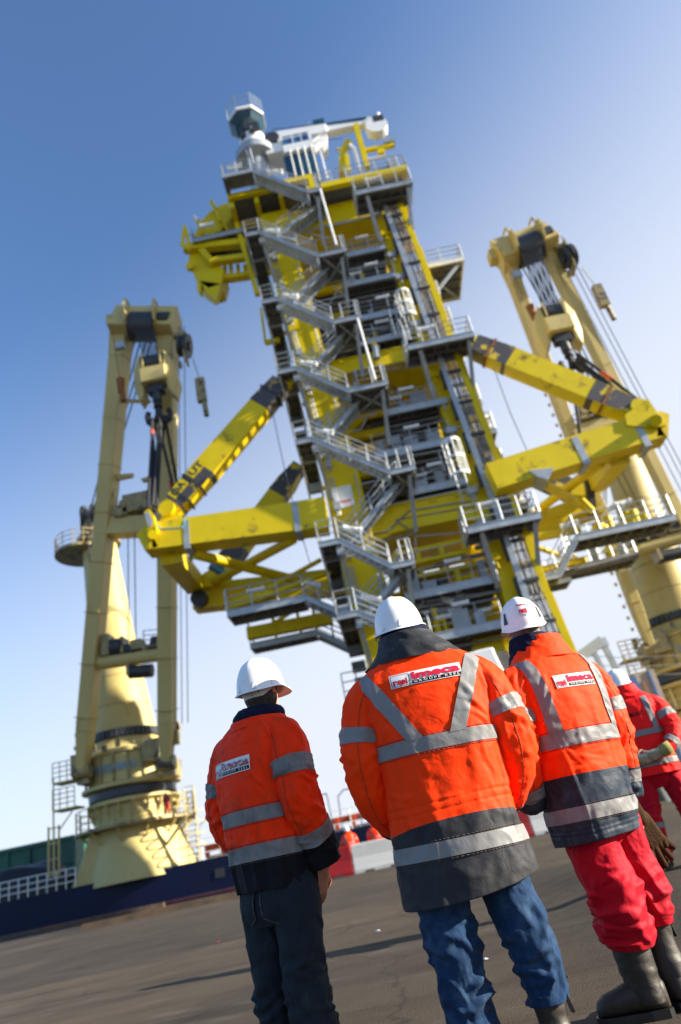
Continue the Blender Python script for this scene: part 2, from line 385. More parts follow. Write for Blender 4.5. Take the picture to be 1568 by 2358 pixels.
for i in range(24): x = -13 + i * 1.8; b.path([V((x, 47, HT)), V((x + .1, 47, HT + 2.1)), V((x + .5, 47, HT + 2.4)), V((x + 1.2, 47, HT + 2.4)), V((x + 1.3, 47, HT))], .04, 5)
b.build('bent_rail', M['galv'], ship)
b = MB()
c = U(c4, 90, 1760, 45)
for i in range(9):
    pass
prof = []
nn, mm = 28, 14; vs = []; fs = []
for j in range(mm + 1):
    for i in range(nn):
        t = 2 * pi * i / nn; ph = pi / 2 * j / mm
        r = cos(ph) ** .5; dn = 1 + .12 * noise.noise(V((cos(t) * 2, sin(t) * 2, ph * 2)))
        vs.append((-24.2 + 4.2 * r * cos(t) * dn, 45 + 1.7 * r * sin(t) * dn, HT + 1.75 * sin(ph) * dn))
for j in range(mm):
    for i in range(nn): fs.append((j * nn + i, j * nn + (i + 1) % nn, (j + 1) * nn + (i + 1) % nn, (j + 1) * nn + i))
tag(b.add(vs, fs).build('tarpaulin_cover', M['black'], smooth=True), 'black tarpaulin covered heap on the ship deck behind the white rail', 'tarpaulin')
# mooring rope and lengths of timber at the quay edge
b = MB(); pts = []
for i in range(40):
    x = -20 + i * .4; pts.append(V((x, 40.6 + .25 * sin(i * .7) + .2 * noise.noise(V((i * .3, 0, 0))), .08)))
b.path(pts, .09, 6)
tag(b.build('mooring_hose', mat('faded_red_hose', (.30, .07, .07), .7, var=.3, vscale=1)), 'faded red hose lying along the quay edge below the navy hull', 'hose')
for i, (x, y, lab) in enumerate([(-15.5, 37.5, 'long brown timber lying on the tarmac near the quay edge, farther one'), (-9.5, 28.5, 'long brown timber lying on the tarmac left of the man in dark jeans, nearer one')]):
    b = MB().beam((x - 3, y, .1), (x + 3, y + .4, .1), .25, .2)
    tag(b.build('timber_baulk', mat('old_timber_%d' % i, (.10, .065, .04), .85, var=.4, vscale=2)), lab, 'timber')

# ------------------------------------------------------------------ plastic road barriers
def barrier(x, y, red, lab, ang):
    r = thing('road_barrier', (x, y, 0), lab, 'road barrier', 'red and white barriers across the quay')
    b = MB(); L = 1.97
    prof = [(-.24, .0), (-.24, .12), (-.2, .22), (-.11, .5), (-.09, .9), (-.06, .94), (.06, .94), (.09, .9), (.11, .5), (.2, .22), (.24, .12), (.24, 0)]
    A = [V((-L / 2, p, z)) for p, z in prof]; R = Matrix.Rotation(ang, 3, 'Z')
    b.prism([R @ a + V((x, y, 0)) for a in A], R @ V((L, 0, 0)))
    b.build('barrier_body', M['redpl'] if red else M['whitepl'], r, bevel=.015)
    d = MB()
    for s in (-.45, .45): 
        q = R @ V((s, 0, 0)) + V((x, y, 0)); d.add([q + R @ V(v) for v in [(-.16, -.246, 0), (.16, -.246, 0), (.16, -.246, .07), (-.16, -.246, .07), (-.16, .246, 0), (.16, .246, 0), (.16, .246, .07), (-.16, .246, .07)]], [(0, 1, 2, 3), (7, 6, 5, 4), (0, 4, 5, 1), (1, 5, 6, 2), (2, 6, 7, 3), (3, 7, 4, 0)])
    d.build('fork_slot', M['dark'], r)
pa = UZ(dd, 817, 2013, 0); 
for i in range(-1, 5):
    names = {-2: 'white road barrier hidden behind the man in dark jeans, farthest left', -1: 'red road barrier touching the right cuff of the man in dark jeans', 0: 'white road barrier between the left man and the middle man',
             1: 'white road barrier hidden by the body of the middle man', 2: 'red road barrier just right of the middle man', 3: 'white road barrier between the middle man and the man in red trousers', 4: 'red road barrier behind the man in red trousers', 5: 'red road barrier behind the man in red trousers', 6: 'white road barrier right of the man in red trousers'}
    barrier(pa.x + 1.0 + 2.0 * i + (.45 if i > 1 else 0), pa.y + .15 * (i + .5), i in (-1, 2, 4), names[i], radians(4.3))
# ------------------------------------------------------------------ the yellow tower
TW = thing('pipelay_tower', (3.5, 33, 0), 'tall bright yellow steel tower with grey zigzag stairs rising behind the men', 'tower')

def lerp_tab(tab, z):
    tab = sorted(tab)
    if z <= tab[0][0]: return tab[0][1]
    for (a, p), (b, q) in zip(tab, tab[1:]):
        if z <= b: return p + (q - p) * (z - a) / (b - a)
    return tab[-1][1]
LCX = [(0, .75), (9, .70), (13.8, .42), (19.2, .42), (34, -.20), (39, -.22)]
RCX = [(0, 7.5), (11, 7.32), (13.4, 7.25), (21, 7.10), (32.5, 6.84), (39, 6.66)]

def column(tab, wd, y0, y1, z1, name='column', dx=0):
    zs = [0.0, 4, 9, 11, 13.8, 16.5, 19.2, 24, 29, 34, z1]
    vs = []; fs = []
    for z in zs:
        c = lerp_tab(tab, z) + dx
        vs += [(c - wd / 2, y0, z), (c + wd / 2, y0, z), (c + wd / 2, y1, z), (c - wd / 2, y1, z)]
    for k in range(len(zs) - 1):
        for i in range(4): fs.append((4 * k + i, 4 * k + (i + 1) % 4, 4 * k + 4 + (i + 1) % 4, 4 * k + 4 + i))
    fs += [(0, 3, 2, 1), tuple(4 * (len(zs) - 1) + i for i in range(4))]
    o = MB().add(vs, fs).build(name, M['yellow'], TW, bevel=.06)
    # stiffener seams and brackets
    b = MB()
    for i, z in enumerate([6, 8.5, 11.5, 15, 17.6, 20.6, 23.2, 26, 28.6, 31.2, 33.7, 36]):
        c = lerp_tab(tab, z) + dx
        b.box(c - wd / 2 - .012, c + wd / 2 + .012, y0 - .012, y1 + .012, z, z + .05)
        if i % 2 == 0: b.box(c - wd / 2 - .14, c - wd / 2 + .02, y0 + .2, y0 + .5, z + .5, z + .62)
        b.box(c + wd / 2 - .02, c + wd / 2 + .16, y0 + .3, y0 + .6, z + 1.2, z + 1.34)
    b.build('seam_ring', M['yellow'], o)
    return o
column(LCX, 1.95, 32.3, 34.4, 39.2)
column(RCX, .95, 32.3, 34.0, 39.0)
column(LCX, 1.6, 37.2, 38.8, 39.2, dx=.1)
column(RCX, .95, 37.2, 38.8, 39.0, dx=-.1)

def lamp_tube(p, d, L=.85, r=.13, parent=TW):
    p = V(p); d = V(d).normalized(); b = MB()
    b.tube(p - d * L / 2, p + d * L / 2, r, 8); b.tube(p - d * L * .56, p - d * L * .42, r * 1.25, 8); b.tube(p + d * L * .42, p + d * L * .56, r * 1.25, 8)
    return b.build('lamp', M['lampw'], parent, smooth=True)

def platform(x0, x1, y0, y1, z, rails='', name='platform', fh=.26, post=1.2, z2=None, joist=.75):
    """grating floor in a galvanised channel frame, joists below; rails: f front, l left, r right, b back"""
    fr = MB()
    fr.box(x0, x1, y0, y0 + .07, z - fh, z); fr.box(x0, x1, y0 - .03, y0 + .1, z - .02, z + .015); fr.box(x0, x1, y0 - .03, y0 + .1, z - fh - .015, z - fh + .02)
    fr.box(x0, x1, y1 - .07, y1, z - fh, z); fr.box(x0, x0 + .07, y0 + .07, y1 - .07, z - fh + .003, z - .003); fr.box(x1 - .07, x1, y0 + .07, y1 - .07, z - fh + .003, z - .003)
    f = fr.build(name, M['galv'], TW)
    gr = MB(); gr.box(x0 + .07, x1 - .07, y0 + .1, y1 - .07, z - .06, z - .01)
    n = max(1, int((x1 - x0) / joist))
    for i in range(1, n + 1):
        x = x0 + (x1 - x0) * i / (n + 1); gr.box(x - .035, x + .035, y0 + .1, y1 - .07, z - fh + .04, z - .055)
    m = max(1, int((y1 - y0) / 1.0))
    for i in range(1, m + 1):
        y = y0 + (y1 - y0) * i / (m + 1); gr.box(x0 + .07, x1 - .07, y - .04, y + .04, z - fh + .02, z - .058)
    gr.build('grating', M['grating'], f)
    if rails:
        rb = MB()
        if 'f' in rails: rb.rail([(x0, y0 + .03, z), (x1, y0 + .03, z)], 1.1, sp=post)
        if 'b' in rails: rb.rail([(x0, y1 - .03, z), (x1, y1 - .03, z)], 1.1, sp=post)
        if 'l' in rails: rb.rail([(x0 + .03, y0, z), (x0 + .03, y1, z)], 1.1, sp=post)
        if 'r' in rails: rb.rail([(x1 - .03, y0, z), (x1 - .03, y1, z)], 1.1, sp=post)
        rb.build('railing', M['galv'], f)
    return f

def flight(xa, za, xb, zb, y0, y1, both=True, railh=1.05):
    b = MB()
    for y in (y0 + .03, y1 - .03): 
        b.beam((xa, y, za - .12), (xb, y, zb - .12), .05, .27); b.beam((xa, y, za + .01), (xb, y, zb + .01), .11, .03); b.beam((xa, y, za - .25), (xb, y, zb - .25), .11, .03)
    f = b.build('stair_flight', M['galv'], TW)
    t = MB(); n = max(4, int(abs(za - zb) / .21))
    for i in range(1, n):
        x = xa + (xb - xa) * i / n; z = za + (zb - za) * i / n
        t.box(x - .13, x + .13, y0 + .055, y1 - .055, z - .04, z)
    t.build('tread', M['galv'], f)
    r = MB()
    for y in ((y0 + .03, y1 - .03) if both else (y0 + .03,)):
        a = V((xa, y, za)); c = V((xb, y, zb))
        k = max(2, int((c - a).length / 1.1))
        for i in range(k + 1):
            p = a.lerp(c, i / k); r.tube(p, p + V((0, 0, railh)), .028, 5)
        for h in (.4, .72, railh): r.tube(a + V((0, 0, h)), c + V((0, 0, h)), .026, 5)
    r.build('handrail', M['galv'], f)
    return f

# zigzag stairs: left landing (xl..xs, zl), outer flight down to the right landing (xe..xr, zr)
ST = [(-2.96, -1.03, 40.6, 2.17, 3.05, 37.67), (-2.22, -1.30, 35.1, 1.84, 3.57, 32.2), (-1.95, -1.02, 29.57, 1.82, 3.4, 27.05),
      (-1.79, -.77, 24.45, 1.76, 3.89, 22.3), (-1.55, -.69, 19.84, 2.80, 4.1, 17.0), (-1.36, -.35, 13.97, 1.81, 2.9, 12.15), (-1.16, -.19, 10.3, 2.2, 3.0, 8.6)]
for i, (xl, xs, zl, xe, xr, zr) in enumerate(ST):
    last = i == len(ST) - 1
    if i > 0:
        platform(xl, xs + .05, 30.0, 32.05, zl, '', 'stair_landing')
        platform(xl, xl + .85, 32.06, 35.6, zl, '', 'side_walkway', joist=.5)
        r = MB(); r.rail([(xl + .03, 32.0, zl), (xl + .03, 30.03, zl), (xs, 30.03, zl)], 1.1, sp=1.0); r.rail([(xl + .03, 35.6, zl), (xl + .03, 32.1, zl)], 1.1, sp=1.2)
        r.build('landing_railing', M['galv'], TW)
        # hanger bracket from the landing back to the column
        k = MB(); cx = lerp_tab(LCX, zl - 2) - 1.0
        k.beam((xl + .95, 30.35, zl - .25), (cx + .25, 32.25, zl - 2.6), .2, .16, (0, 1, 0)); k.beam((xl + .95, 30.35, zl - .22), (xl + .95, 30.35, zl - .75), .3, .2, (0, 1, 0))
        k.build('knee_brace', M['galv'], TW)
    flight(xs, zl, xe, zr, 30.0, 30.95)
    if not last:
        platform(xe, xr, 30.0, 32.25, zr, '', 'stair_landing')
        r = MB(); r.rail([(xe + .55, 30.03, zr), (xr - .03, 30.03, zr), (xr - .03, 31.3, zr)], 1.1, sp=.9)
        r.rail([(xr - .2, 30.03, zr), (xr - .03, 30.2, zr)], 1.1, sp=.2); r.build('landing_railing', M['galv'], TW)
        b = MB().beam((xr - .35, 30.4, zr - .25), (xr - .55, 32.2, zr - 2.6), .2, .16, (0, 1, 0)); b.build('knee_brace', M['galv'], TW)
        nx = ST[i + 1]
        flight(xe + .5, zr, nx[1] + .15, nx[2], 31.05, 32.0)
        # white lamps by the stair foot
        lamp_tube((nx[1] + .75, 30.9, nx[2] + .72), (1, 0, -.38))
        lamp_tube((nx[1] + 1.5, 30.1, nx[2] - .95), (1, 0, -.62), 1.1, .05)
    # light-coloured back drop of each left landing on the column
    if i > 0:
        b = MB(); 
        for q in range(3): b.box(xl + .1, xl + .8, 34.0 + q * .5, 34.4 + q * .5, zl - 1.0 - q * .7, zl - .5 - q * .7)
        b.build('cabinet', M['greybox'] if i in (4,) else M['grating'], TW)
# long pale struts beside the right landings
for (c, xa, ya, xb, yb, Y0) in ((e1, 1400, 880, 1560, 1430, 29.9), (e3, 1245, 690, 1420, 1290, 29.9)):
    MB().tube(U(c, xa, ya, Y0), U(c, xb, yb, Y0), .065, 8).build('pale_strut', M['white'], TW, smooth=True)

# decks between the columns
DK = [(3.2, 6.2, 33.9), (3.2, 6.35, 31.5), (3.35, 6.4, 28.7), (3.5, 6.6, 21.83), (2.45, 6.7, 19.3), (3.7, 6.75, 16.75), (2.2, 6.85, 11.25), (3.0, 6.5, 9.02), (3.0, 6.3, 26.9)]
for i, (x0, x1, z) in enumerate(DK):
    platform(x0, x1, 32.0, 37.1, z, '', 'equipment_deck', fh=.38, joist=.9)
    r = MB(); r.rail([(x0, 32.1, z), (x1, 32.1, z)], 1.1, sp=1.1, r=.022); r.build('deck_railing', M['galv'], TW)
    rr = random.Random(i * 13 + 5); x = x0 + .25
    # machinery on the deck: cabinets, valve blocks, lamps
    while x < x1 - .5:
        wd = rr.uniform(.35, .95); hh = rr.uniform(.5, 1.35); kind = rr.random()
        if x + wd > x1: break
        y = 32.45 + rr.uniform(0, .4)
        if kind < (.75 if i in (3, 4, 5) else .35):
            b = MB(); b.box(x, x + wd, y, y + .6, z, z + hh); o = b.build('cabinet', M['greybox'], TW, bevel=.02)
            b = MB(); b.box(x + .05, x + wd - .05, y - .02, y, z + .12, z + hh - .08); b.box(x + wd * .45, x + wd * .55, y - .05, y - .02, z + hh * .4, z + hh * .7); b.build('cabinet_door', M['greybox'], o)
        elif kind < .8:
            b = MB(); b.tube((x + .2, y + .3, z), (x + .2, y + .3, z + hh), .16, 10); b.tube((x + .2, y + .3, z + hh * .6), (x + wd, y + .3, z + hh * .6), .09, 8)
            b.box(x + .05, x + .35, y + .1, y + .5, z + hh, z + hh + .12); b.tube((x + wd, y + .3, z), (x + wd, y + .3, z + hh * .85), .09, 8)
            b.build('valve_pipework', M['yellow'] if kind < .65 else M['greybox'], TW, smooth=True)
        else:
            b = MB(); b.tube((x, y + .4, z + .35), (x + wd, y + .4, z + .35), .3, 12); b.box(x, x + .08, y + .15, y + .65, z, z + .6); b.box(x + wd - .08, x + wd, y + .15, y + .65, z, z + .6)
            b.build('motor', M['dark'], TW, smooth=True)
        x += wd + rr.uniform(.1, .5)
    lamp_tube((x0 + (x1 - x0) * rr.uniform(.45, .6), 32.25, z + 1.25), (1, 0, 0), .75, .1)
    if i % 2: lamp_tube((x0 + (x1 - x0) * .15 + .3, 32.2, z + .75), (1, 0, 0), .7, .09)
    # pipes and beams hung under each deck
    b = MB(); 
    for q in range(4):
        y = 33 + q * 1.0; b.tube((x0, y, z - .55), (x1, y, z - .55 - .1 * rr.random()), rr.uniform(.04, .1), 6)
    b.build('hung_pipe', M['cable'] if i % 2 else M['galv'], TW)

# cladding and equipment filling the back of the tower
b = MB()
for k in range(12):
    z = 16 + k * 1.9; xl = lerp_tab(LCX, z) + .9; xr = lerp_tab(RCX, z) - .45
    b.box(xl, xr, 37.0 + .2 * (k % 2), 37.3 + .2 * (k % 2), z, z + 1.88)
b.build('back_cladding', M['cladding'], TW)
b = MB()
for z in (18, 20.6, 23.3, 25.4, 28, 30.5, 33, 35.5):
    b.beam((lerp_tab(LCX, z) + .9, 36.6, z), (lerp_tab(RCX, z) - .4, 36.6, z), .4, .45)
b.build('rear_beam', M['yellow'], TW)
for z in (18.2, 22.5, 27.5, 31):
    b = MB(); b.beam((lerp_tab(LCX, z) + .9, 34.3, z), (lerp_tab(LCX, z) + .9, 37.2, z + 2.2), .3, .3); b.beam((lerp_tab(RCX, z) - .4, 34, z + 2.2), (lerp_tab(RCX, z) - .4, 37.2, z), .3, .3)
    b.build('side_brace', M['yellow'], TW)
# pipes between decks
b = MB()
for i in range(14):
    rr = random.Random(i); x = rr.uniform(3.0, 6.2); z = rr.uniform(16.5, 32); b.tube((x, 34 + rr.random() * 2, z), (x - .1, 34 + rr.random() * 2, z + rr.uniform(1.5, 3)), rr.uniform(.05, .12), 7)
b.build('riser_pipe', M['cable'], TW)

rr = random.Random(21)
for i in range(12):
    z = 10 + i * 2.3; xa = lerp_tab(LCX, z) + .95; xb = lerp_tab(RCX, z) - .45
    b = MB()
    for q in range(2): zz_ = z + rr.uniform(-.5, .8); b.path([V((xa, 32.2 - .1 * q, zz_)), V((xa + rr.uniform(.6, 2.2), 32.2 - .1 * q, zz_)), V((xa + rr.uniform(.6, 2.2), 32.3, zz_ + rr.uniform(.6, 1.4))), V((xb, 32.3, zz_ + rr.uniform(.6, 1.4)))], rr.uniform(.025, .05), 6)
    b.build('conduit', M['galv'] if i % 2 else M['cable'], TW)
for i in range(10):
    z = 11 + i * 2.6; b = MB(); c_ = lerp_tab(LCX, z)
    for o_ in (-.6, -.45, .75): b.tube((c_ + o_, 32.22, z), (lerp_tab(LCX, z + 2.3) + o_, 32.22, z + 2.3), .035, 6)
    b.box(c_ - .7, c_ - .35, 32.1, 32.29, z + .3, z + .75); b.build('cable_run', M['galv'], TW)
for i in range(14):
    z = 12 + i * 1.9; x = lerp_tab(RCX, z) - .3; b = MB(); b.box(x - .3, x + .25, 32.05, 32.29, z, z + .35); b.tube((x - .5, 32.1, z + .2), (x + .5, 32.1, z + .25), .045, 6); b.tube((x, 32.0, z - .5), (x, 32.15, z), .05, 6); b.build('junction_box', M['greybox'] if i % 3 else M['yellow'], TW)
for i, (xl, xs, zl, xe, xr, zr) in enumerate(ST[:-1]):
    if i: b = MB(); b.beam((xl + .1, 30.2, zl - .3), (xl + .1, 33.6, zl - 2.4), .09, .09, (1, 0, 0)); b.beam((xl + .8, 33.4, zl - .3), (xl + .8, 33.4, zl - 3.4), .12, .16, (0, 1, 0)); b.beam((xl + .05, 30.1, zl - .3), (xl + .15, 31.9, zl - 1.6), .08, .08, (1, 0, 0)); b.build('hanger_frame', M['galv'], TW)
    b = MB(); b.beam((xe + .3, 30.2, zr - .26), (xr - .1, 32.2, zr - .26), .1, .1); b.beam((xr - .1, 30.2, zr - .26), (xe + .3, 32.2, zr - .26), .1, .1); b.build('landing_cross_brace', M['galv'], TW)

# big yellow cross beams
def crossbeam(z0, z1, y0, y1, x0=None, x1=None, haunch=0):
    zc = (z0 + z1) / 2
    xa = lerp_tab(LCX, zc) + .975 if x0 is None else x0; xb = lerp_tab(RCX, zc) - .475 if x1 is None else x1
    if haunch:
        pts = [(xa, y0, z1), (xb, y0, z1), (xb, y0, z0 - haunch), (xb - 1.0, y0, z0), (xa + 1.0, y0, z0), (xa, y0, z0 - haunch)]
    else: pts = [(xa, y0, z1), (xb, y0, z1), (xb, y0, z0), (xa, y0, z0)]
    o = MB().prism(pts, (0, y1 - y0, 0)).build('cross_beam', M['yellow'], TW, bevel=.03)
    b = MB(); n = 4
    for i in range(n):
        x = xa + (xb - xa) * (i + .5) / n; b.box(x - .06, x + .2, y0 - .12, y0 + .01, z1 - .22, z1 - .08)
    b.box(xa, xb, y0 - .1, y0 + .02, z1 - .015, z1 + .04)
    b.build('lug', M['yellow'], o)
    return o
crossbeam(37.0, 38.55, 32.32, 36.9, haunch=.5)
crossbeam(25.05, 26.0, 32.32, 36.9, haunch=.5)
crossbeam(14.65, 16.1, 32.32, 36.9, haunch=.35)
MB().box(lerp_tab(LCX, 16) + 1, lerp_tab(RCX, 16) - .5, 32.2, 32.31, 16.145, 16.2).build('toe_plate', M['galv'], TW)
# arched web under the top beam and under the middle beam
for z in (33.9, 22.3):
    b = MB(); xa = lerp_tab(LCX, z) + .9; xb = lerp_tab(RCX, z) - .4
    pts = [(xa, 36.2, z + 3.3), (xb, 36.2, z + 3.3), (xb, 36.2, z + .4), (xb - .7, 36.2, z + 1.4), (xb - 1.6, 36.2, z + 2.0), (xa + 1.6, 36.2, z + 2.0), (xa + .7, 36.2, z + 1.4), (xa, 36.2, z + .4)]
    b.prism(pts, (0, .3, 0)).build('arched_web', M['yellow'], TW)
# lower frames under the main beam
def slotted(z, y, x0, x1):
    b = MB(); b.box(x0, x1, y, y + .25, z + .55, z + .75); b.box(x0, x1, y, y + .25, z - .1, z + .1); n = 3
    for i in range(n + 1): x = x0 + (x1 - x0) * i / n; b.box(x - .12, x + .12, y + .003, y + .247, z + .1, z + .55)
    b.build('slotted_frame', M['yellow'], TW)
slotted(13.1, 33.0, 2.2, 5.9); slotted(12.6, 34.6, 2.2, 6.3); slotted(13.4, 36.2, 2.0, 6.3)
b = MB(); b.box(2.2, 6.8, 33.2, 37.0, 12.3, 12.5); b.box(1.8, 6.9, 36.6, 37.0, 11.3, 12.9); b.build('lower_deck_plate', M['yellow'], TW)
b = MB()
for i in range(16):
    rr = random.Random(i + 50); x = rr.uniform(2.2, 6.4); y = rr.uniform(32.6, 36); z = rr.uniform(11.7, 13.6)
    b.tube((x, y, z), (x + rr.uniform(.4, 1.5), y, z), rr.uniform(.05, .13), 7)
b.build('hydraulic_pipework', M['cable'], TW)
b = MB().tube(U(e8, 290, 770, 33), U(e8, 505, 690, 33), .22, 12, .14); b.tube(U(e8, 140, 800, 33), U(e8, 260, 860, 33), .2, 10)
b.build('white_pipe', M['white'], TW, smooth=True)
# bottom members
b = MB(); b.beam((1.5, 35, 9.9), (6.9, 35, 9.9), .8, .9); b.beam((1.5, 37.8, 9.6), (6.9, 37.8, 9.6), .8, .9); b.build('bottom_beam', M['yellow'], TW)
b = MB(); b.box(4.95, 6.45, 33.5, 35, 7.0, 8.75); b.box(5.2, 6.2, 33.48, 35.02, 0, 7.0); b.build('foot_block', M['yellow'], TW, bevel=.05)
b = MB(); b.box(3.5, 4.4, 33.6, 34, 10.0, 11.0); b.build('grey_cover', M['greybox'], TW)
for x, z in ((3.3, 10.4), (4.5, 10.2), (5.9, 9.9)): lamp_tube((x, 33, z), (1, 0, 0), .6, .1)
b = MB(); b.rail([(1.0, 31.8, 9.02), (3.0, 31.8, 9.02)], 1.1); b.rail([(2.4, 36.9, 9.0), (6.4, 36.9, 9.0)], 1.1)
b.rail([(2.4, 33.6, 7.4), (4.9, 33.6, 7.4)], 1.1); b.rail([(-1.6, 33.0, 7.0), (-.2, 33.0, 7.0)], 1.3, sp=.6); b.build('low_railing', M['galv'], TW)
MB().box(-1.6, 4.9, 33.0, 34.2, 6.8, 7.0).build('low_walkway', M['galv'], TW)

# cable tray up the right side
TX = [(6.5, 8.0), (9.8, 7.72), (13.6, 7.69), (22.1, 7.33), (29.1, 7.13), (37.1, 6.85)]
def tray_x(z): return lerp_tab([(0, 8.1)] + [(a, b) for a, b in TX] + [(39, 6.8)], z)
TY = 31.6
zs = [.3, 6.5, 9.8, 13.6, 18, 22.1, 25, 29.1, 33, 37.3]
tr = MB()
for a, c in zip(zs, zs[1:]): tr.beam((tray_x(a), TY, a), (tray_x(c), TY, c), .14, .3, (1, 0, 0))
tray = tr.build('cable_tray', M['galv'], TW)
yr = MB()
for a, c in zip(zs, zs[1:]):
    yr.beam((tray_x(a) + .95, TY + .05, a), (tray_x(c) + 1.0, TY + .05, c), .12, .3, (1, 0, 0))
yr.build('yellow_side_rail', M['yellow'], tray)
yr = MB()
for a, c in zip(zs, zs[1:]): yr.beam((tray_x(a) + 1.12, TY + .5, a), (tray_x(c) + 1.2, TY + .5, c), .5, .25, (1, 0, 0))
yr.build('yellow_box_rail', M['yellow'], tray)
cb = MB()
for i in range(7):
    o = .14 + i * .105
    for a, c in zip(zs, zs[1:]): cb.tube((tray_x(a) + o, TY + .04 * (i % 2), a), (tray_x(c) + o, TY + .04 * ((i + 1) % 2), c), .026 + .012 * (i % 3), 6)
cb.build('cable', M['cable'], tray)
rg = MB(); z = 1.0
while z < 37:
    rg.beam((tray_x(z), TY + .1, z), (tray_x(z) + 1.0, TY + .1, z), .1, .12); z += .85
rg.build('rung', M['yellow'], tray)
cl = MB(); z = 2.0
while z < 37:
    cl.box(tray_x(z) + .1, tray_x(z) + .85, TY - .1, TY + .05, z, z + .16); cl.box(tray_x(z) - .28, tray_x(z) - .12, TY, TY + .3, z - .8, z + .4); z += 2.1
cl.build('cable_clamp', M['dark'], tray)

# front platforms on the right side
for i, (x0, x1, z) in enumerate([(5.02, 8.65, 36.95), (5.4, 9.12, 24.45), (5.68, 9.27, 13.25)]):
    platform(x0, x1, 30.2, 31.9, z, 'flr', 'front_platform', fh=.34, post=.95)
    lamp_tube((x0 + 1.35, 30.6, z + 1.15), (1, 0, 0), .9, .12)
    b = MB(); b.beam((x0 + .7, 30.5, z - .3), (x0 + 1.0, 32.2, z - 2.6), .22, .2, (0, 1, 0)); b.beam((x1 - .3, 30.5, z - .3), (x1 - .6, 32.4, z - 3.2), .2, .18, (0, 1, 0)); b.build('knee_brace', M['galv'], TW)
b = MB(); b.beam(U(e2, 1075, 850, 30.5), U(e2, 1060, 1230, 31.5), .18, .18, (0, 1, 0)); b.build('hanger_post', M['galv'], TW)
MB().prism([U(e2, 960, 960, 32.5), U(e2, 1030, 940, 32.5), U(e2, 1025, 1110, 32.5), U(e2, 970, 1090, 32.5)], (0, .8, 0)).build('yellow_bracket', M['yellow'], TW)
# caged ladders above the two lower platforms
def cage(cx, y, z0, z1, r=.42):
    b = MB()
    for s in (-.25, .25): b.tube((cx + s, y + .3, z0 - 1.5), (cx + s, y + .3, z1), .035, 6)
    z = z0 - 1.4
    while z < z1 - .2: b.tube((cx - .25, y + .3, z), (cx + .25, y + .3, z), .02, 5); z += .3
    o = b.build('ladder', M['galv'], TW)
    c = MB(); k = max(2, int((z1 - z0) / .75))
    for j in range(k + 1):
        z = z0 + (z1 - z0) * j / k; pts = [V((cx + r * cos(t), y + .3 - .1 + r * 1.1 * sin(t) - .1, z)) for t in [pi * (1 - i / 10) * 1.0 + pi * i / 10 * 2 for i in range(11)]]
        pts = [V((cx + r * cos(pi + pi * i / 10), y + .2 + r * 1.2 * sin(pi + pi * i / 10), z)) for i in range(11)]
        for p, q in zip(pts, pts[1:]): c.beam(p, q, .03, .13)
    for i in range(1, 10, 2): t = pi + pi * i / 10; c.tube((cx + r * cos(t), y + .2 + r * 1.2 * sin(t), z0), (cx + r * cos(t), y + .2 + r * 1.2 * sin(t), z1), .03, 5)
    c.build('safety_cage', M['white'], o)
p = U(e6, 640, 560, 31.2); cage(p.x, 31.2, U(e6, 690, 720, 31.2).z, U(e6, 630, 390, 31.2).z, .5)
p = U(e4, 500, 560, 31.2); cage(p.x, 31.2, U(e4, 520, 660, 31.2).z, U(e4, 480, 430, 31.2).z, .45)
b = MB(); p = U(e6, 500, 600, 31.6); b.tube(U(e6, 470, 490, 31.6), U(e6, 540, 690, 31.6), .03, 6); b.tube(U(e6, 520, 480, 31.6), U(e6, 590, 690, 31.6), .03, 6)
b.path([U(e4, 330, 600, 31.6), U(e4, 400, 850, 31.6)], .05, 6); b.path([U(e4, 390, 520, 31.6), U(e4, 440, 860, 31.6)], .05, 6); b.path([U(e4, 430, 700, 31), U(e4, 520, 900, 31)], .05, 6); b.build('ladder_side', M['galv'], TW)
b = MB(); b.tube(U(e4, 200, 960, 31.9), U(e4, 215, 1080, 31.9), .2, 10); b.build('grey_canister', M['greybox'], TW, smooth=True)
MB().box(*[v for pr in zip(U(e4, 165, 950, 31.9), U(e4, 215, 935, 31.9)) for v in pr][:2], 31.8, 32.1, U(e4, 165, 950, 31.9).z, U(e4, 165, 930, 31.9).z).build('canister_cap', M['yellow'], TW)

# side platforms seen edge-on beyond the cable tray
for z, x1, ln in ((17.2, 9.1, 4.0), (19.6, 9.25, 4.0), (21.6, 9.0, 4.0), (27.4, 8.9, 3.5), (29.6, 8.7, 3.5), (14.9, 9.6, 3.0)):
    platform(7.75, x1, 32.6, 32.6 + ln, z, 'fr', 'side_platform', fh=.3)
    b = MB(); b.box(8.1, x1 - .1, 33, 34.2, z + .02, z + .75); b.build('white_cabinet', M['white'], TW, bevel=.03)
    lamp_tube((x1 - .25, 33.3, z + 1.2), (1, .3, 0), .8, .13)
b = MB(); b.box(7.9, 9.0, 33, 35, 24.9, 26.6); b.build('white_housing', M['white'], TW, bevel=.05)
b = MB(); b.tube((8.2, 33.2, 16.4), (9.5, 33.2, 15.6), .45, 14); b.build('white_drum', M['white'], TW, smooth=True)
b = MB(); 
for z in (15, 19, 24, 30, 34): b.box(7.7, 8.1, 32.5, 33.2, z, z + .5); b.prism([(8.1, 33, z - 3), (8.7, 33, z - 3.1), (8.1, 33, z - 3.8)], (0, .3, 0))
b.build('yellow_lug', M['yellow'], TW)
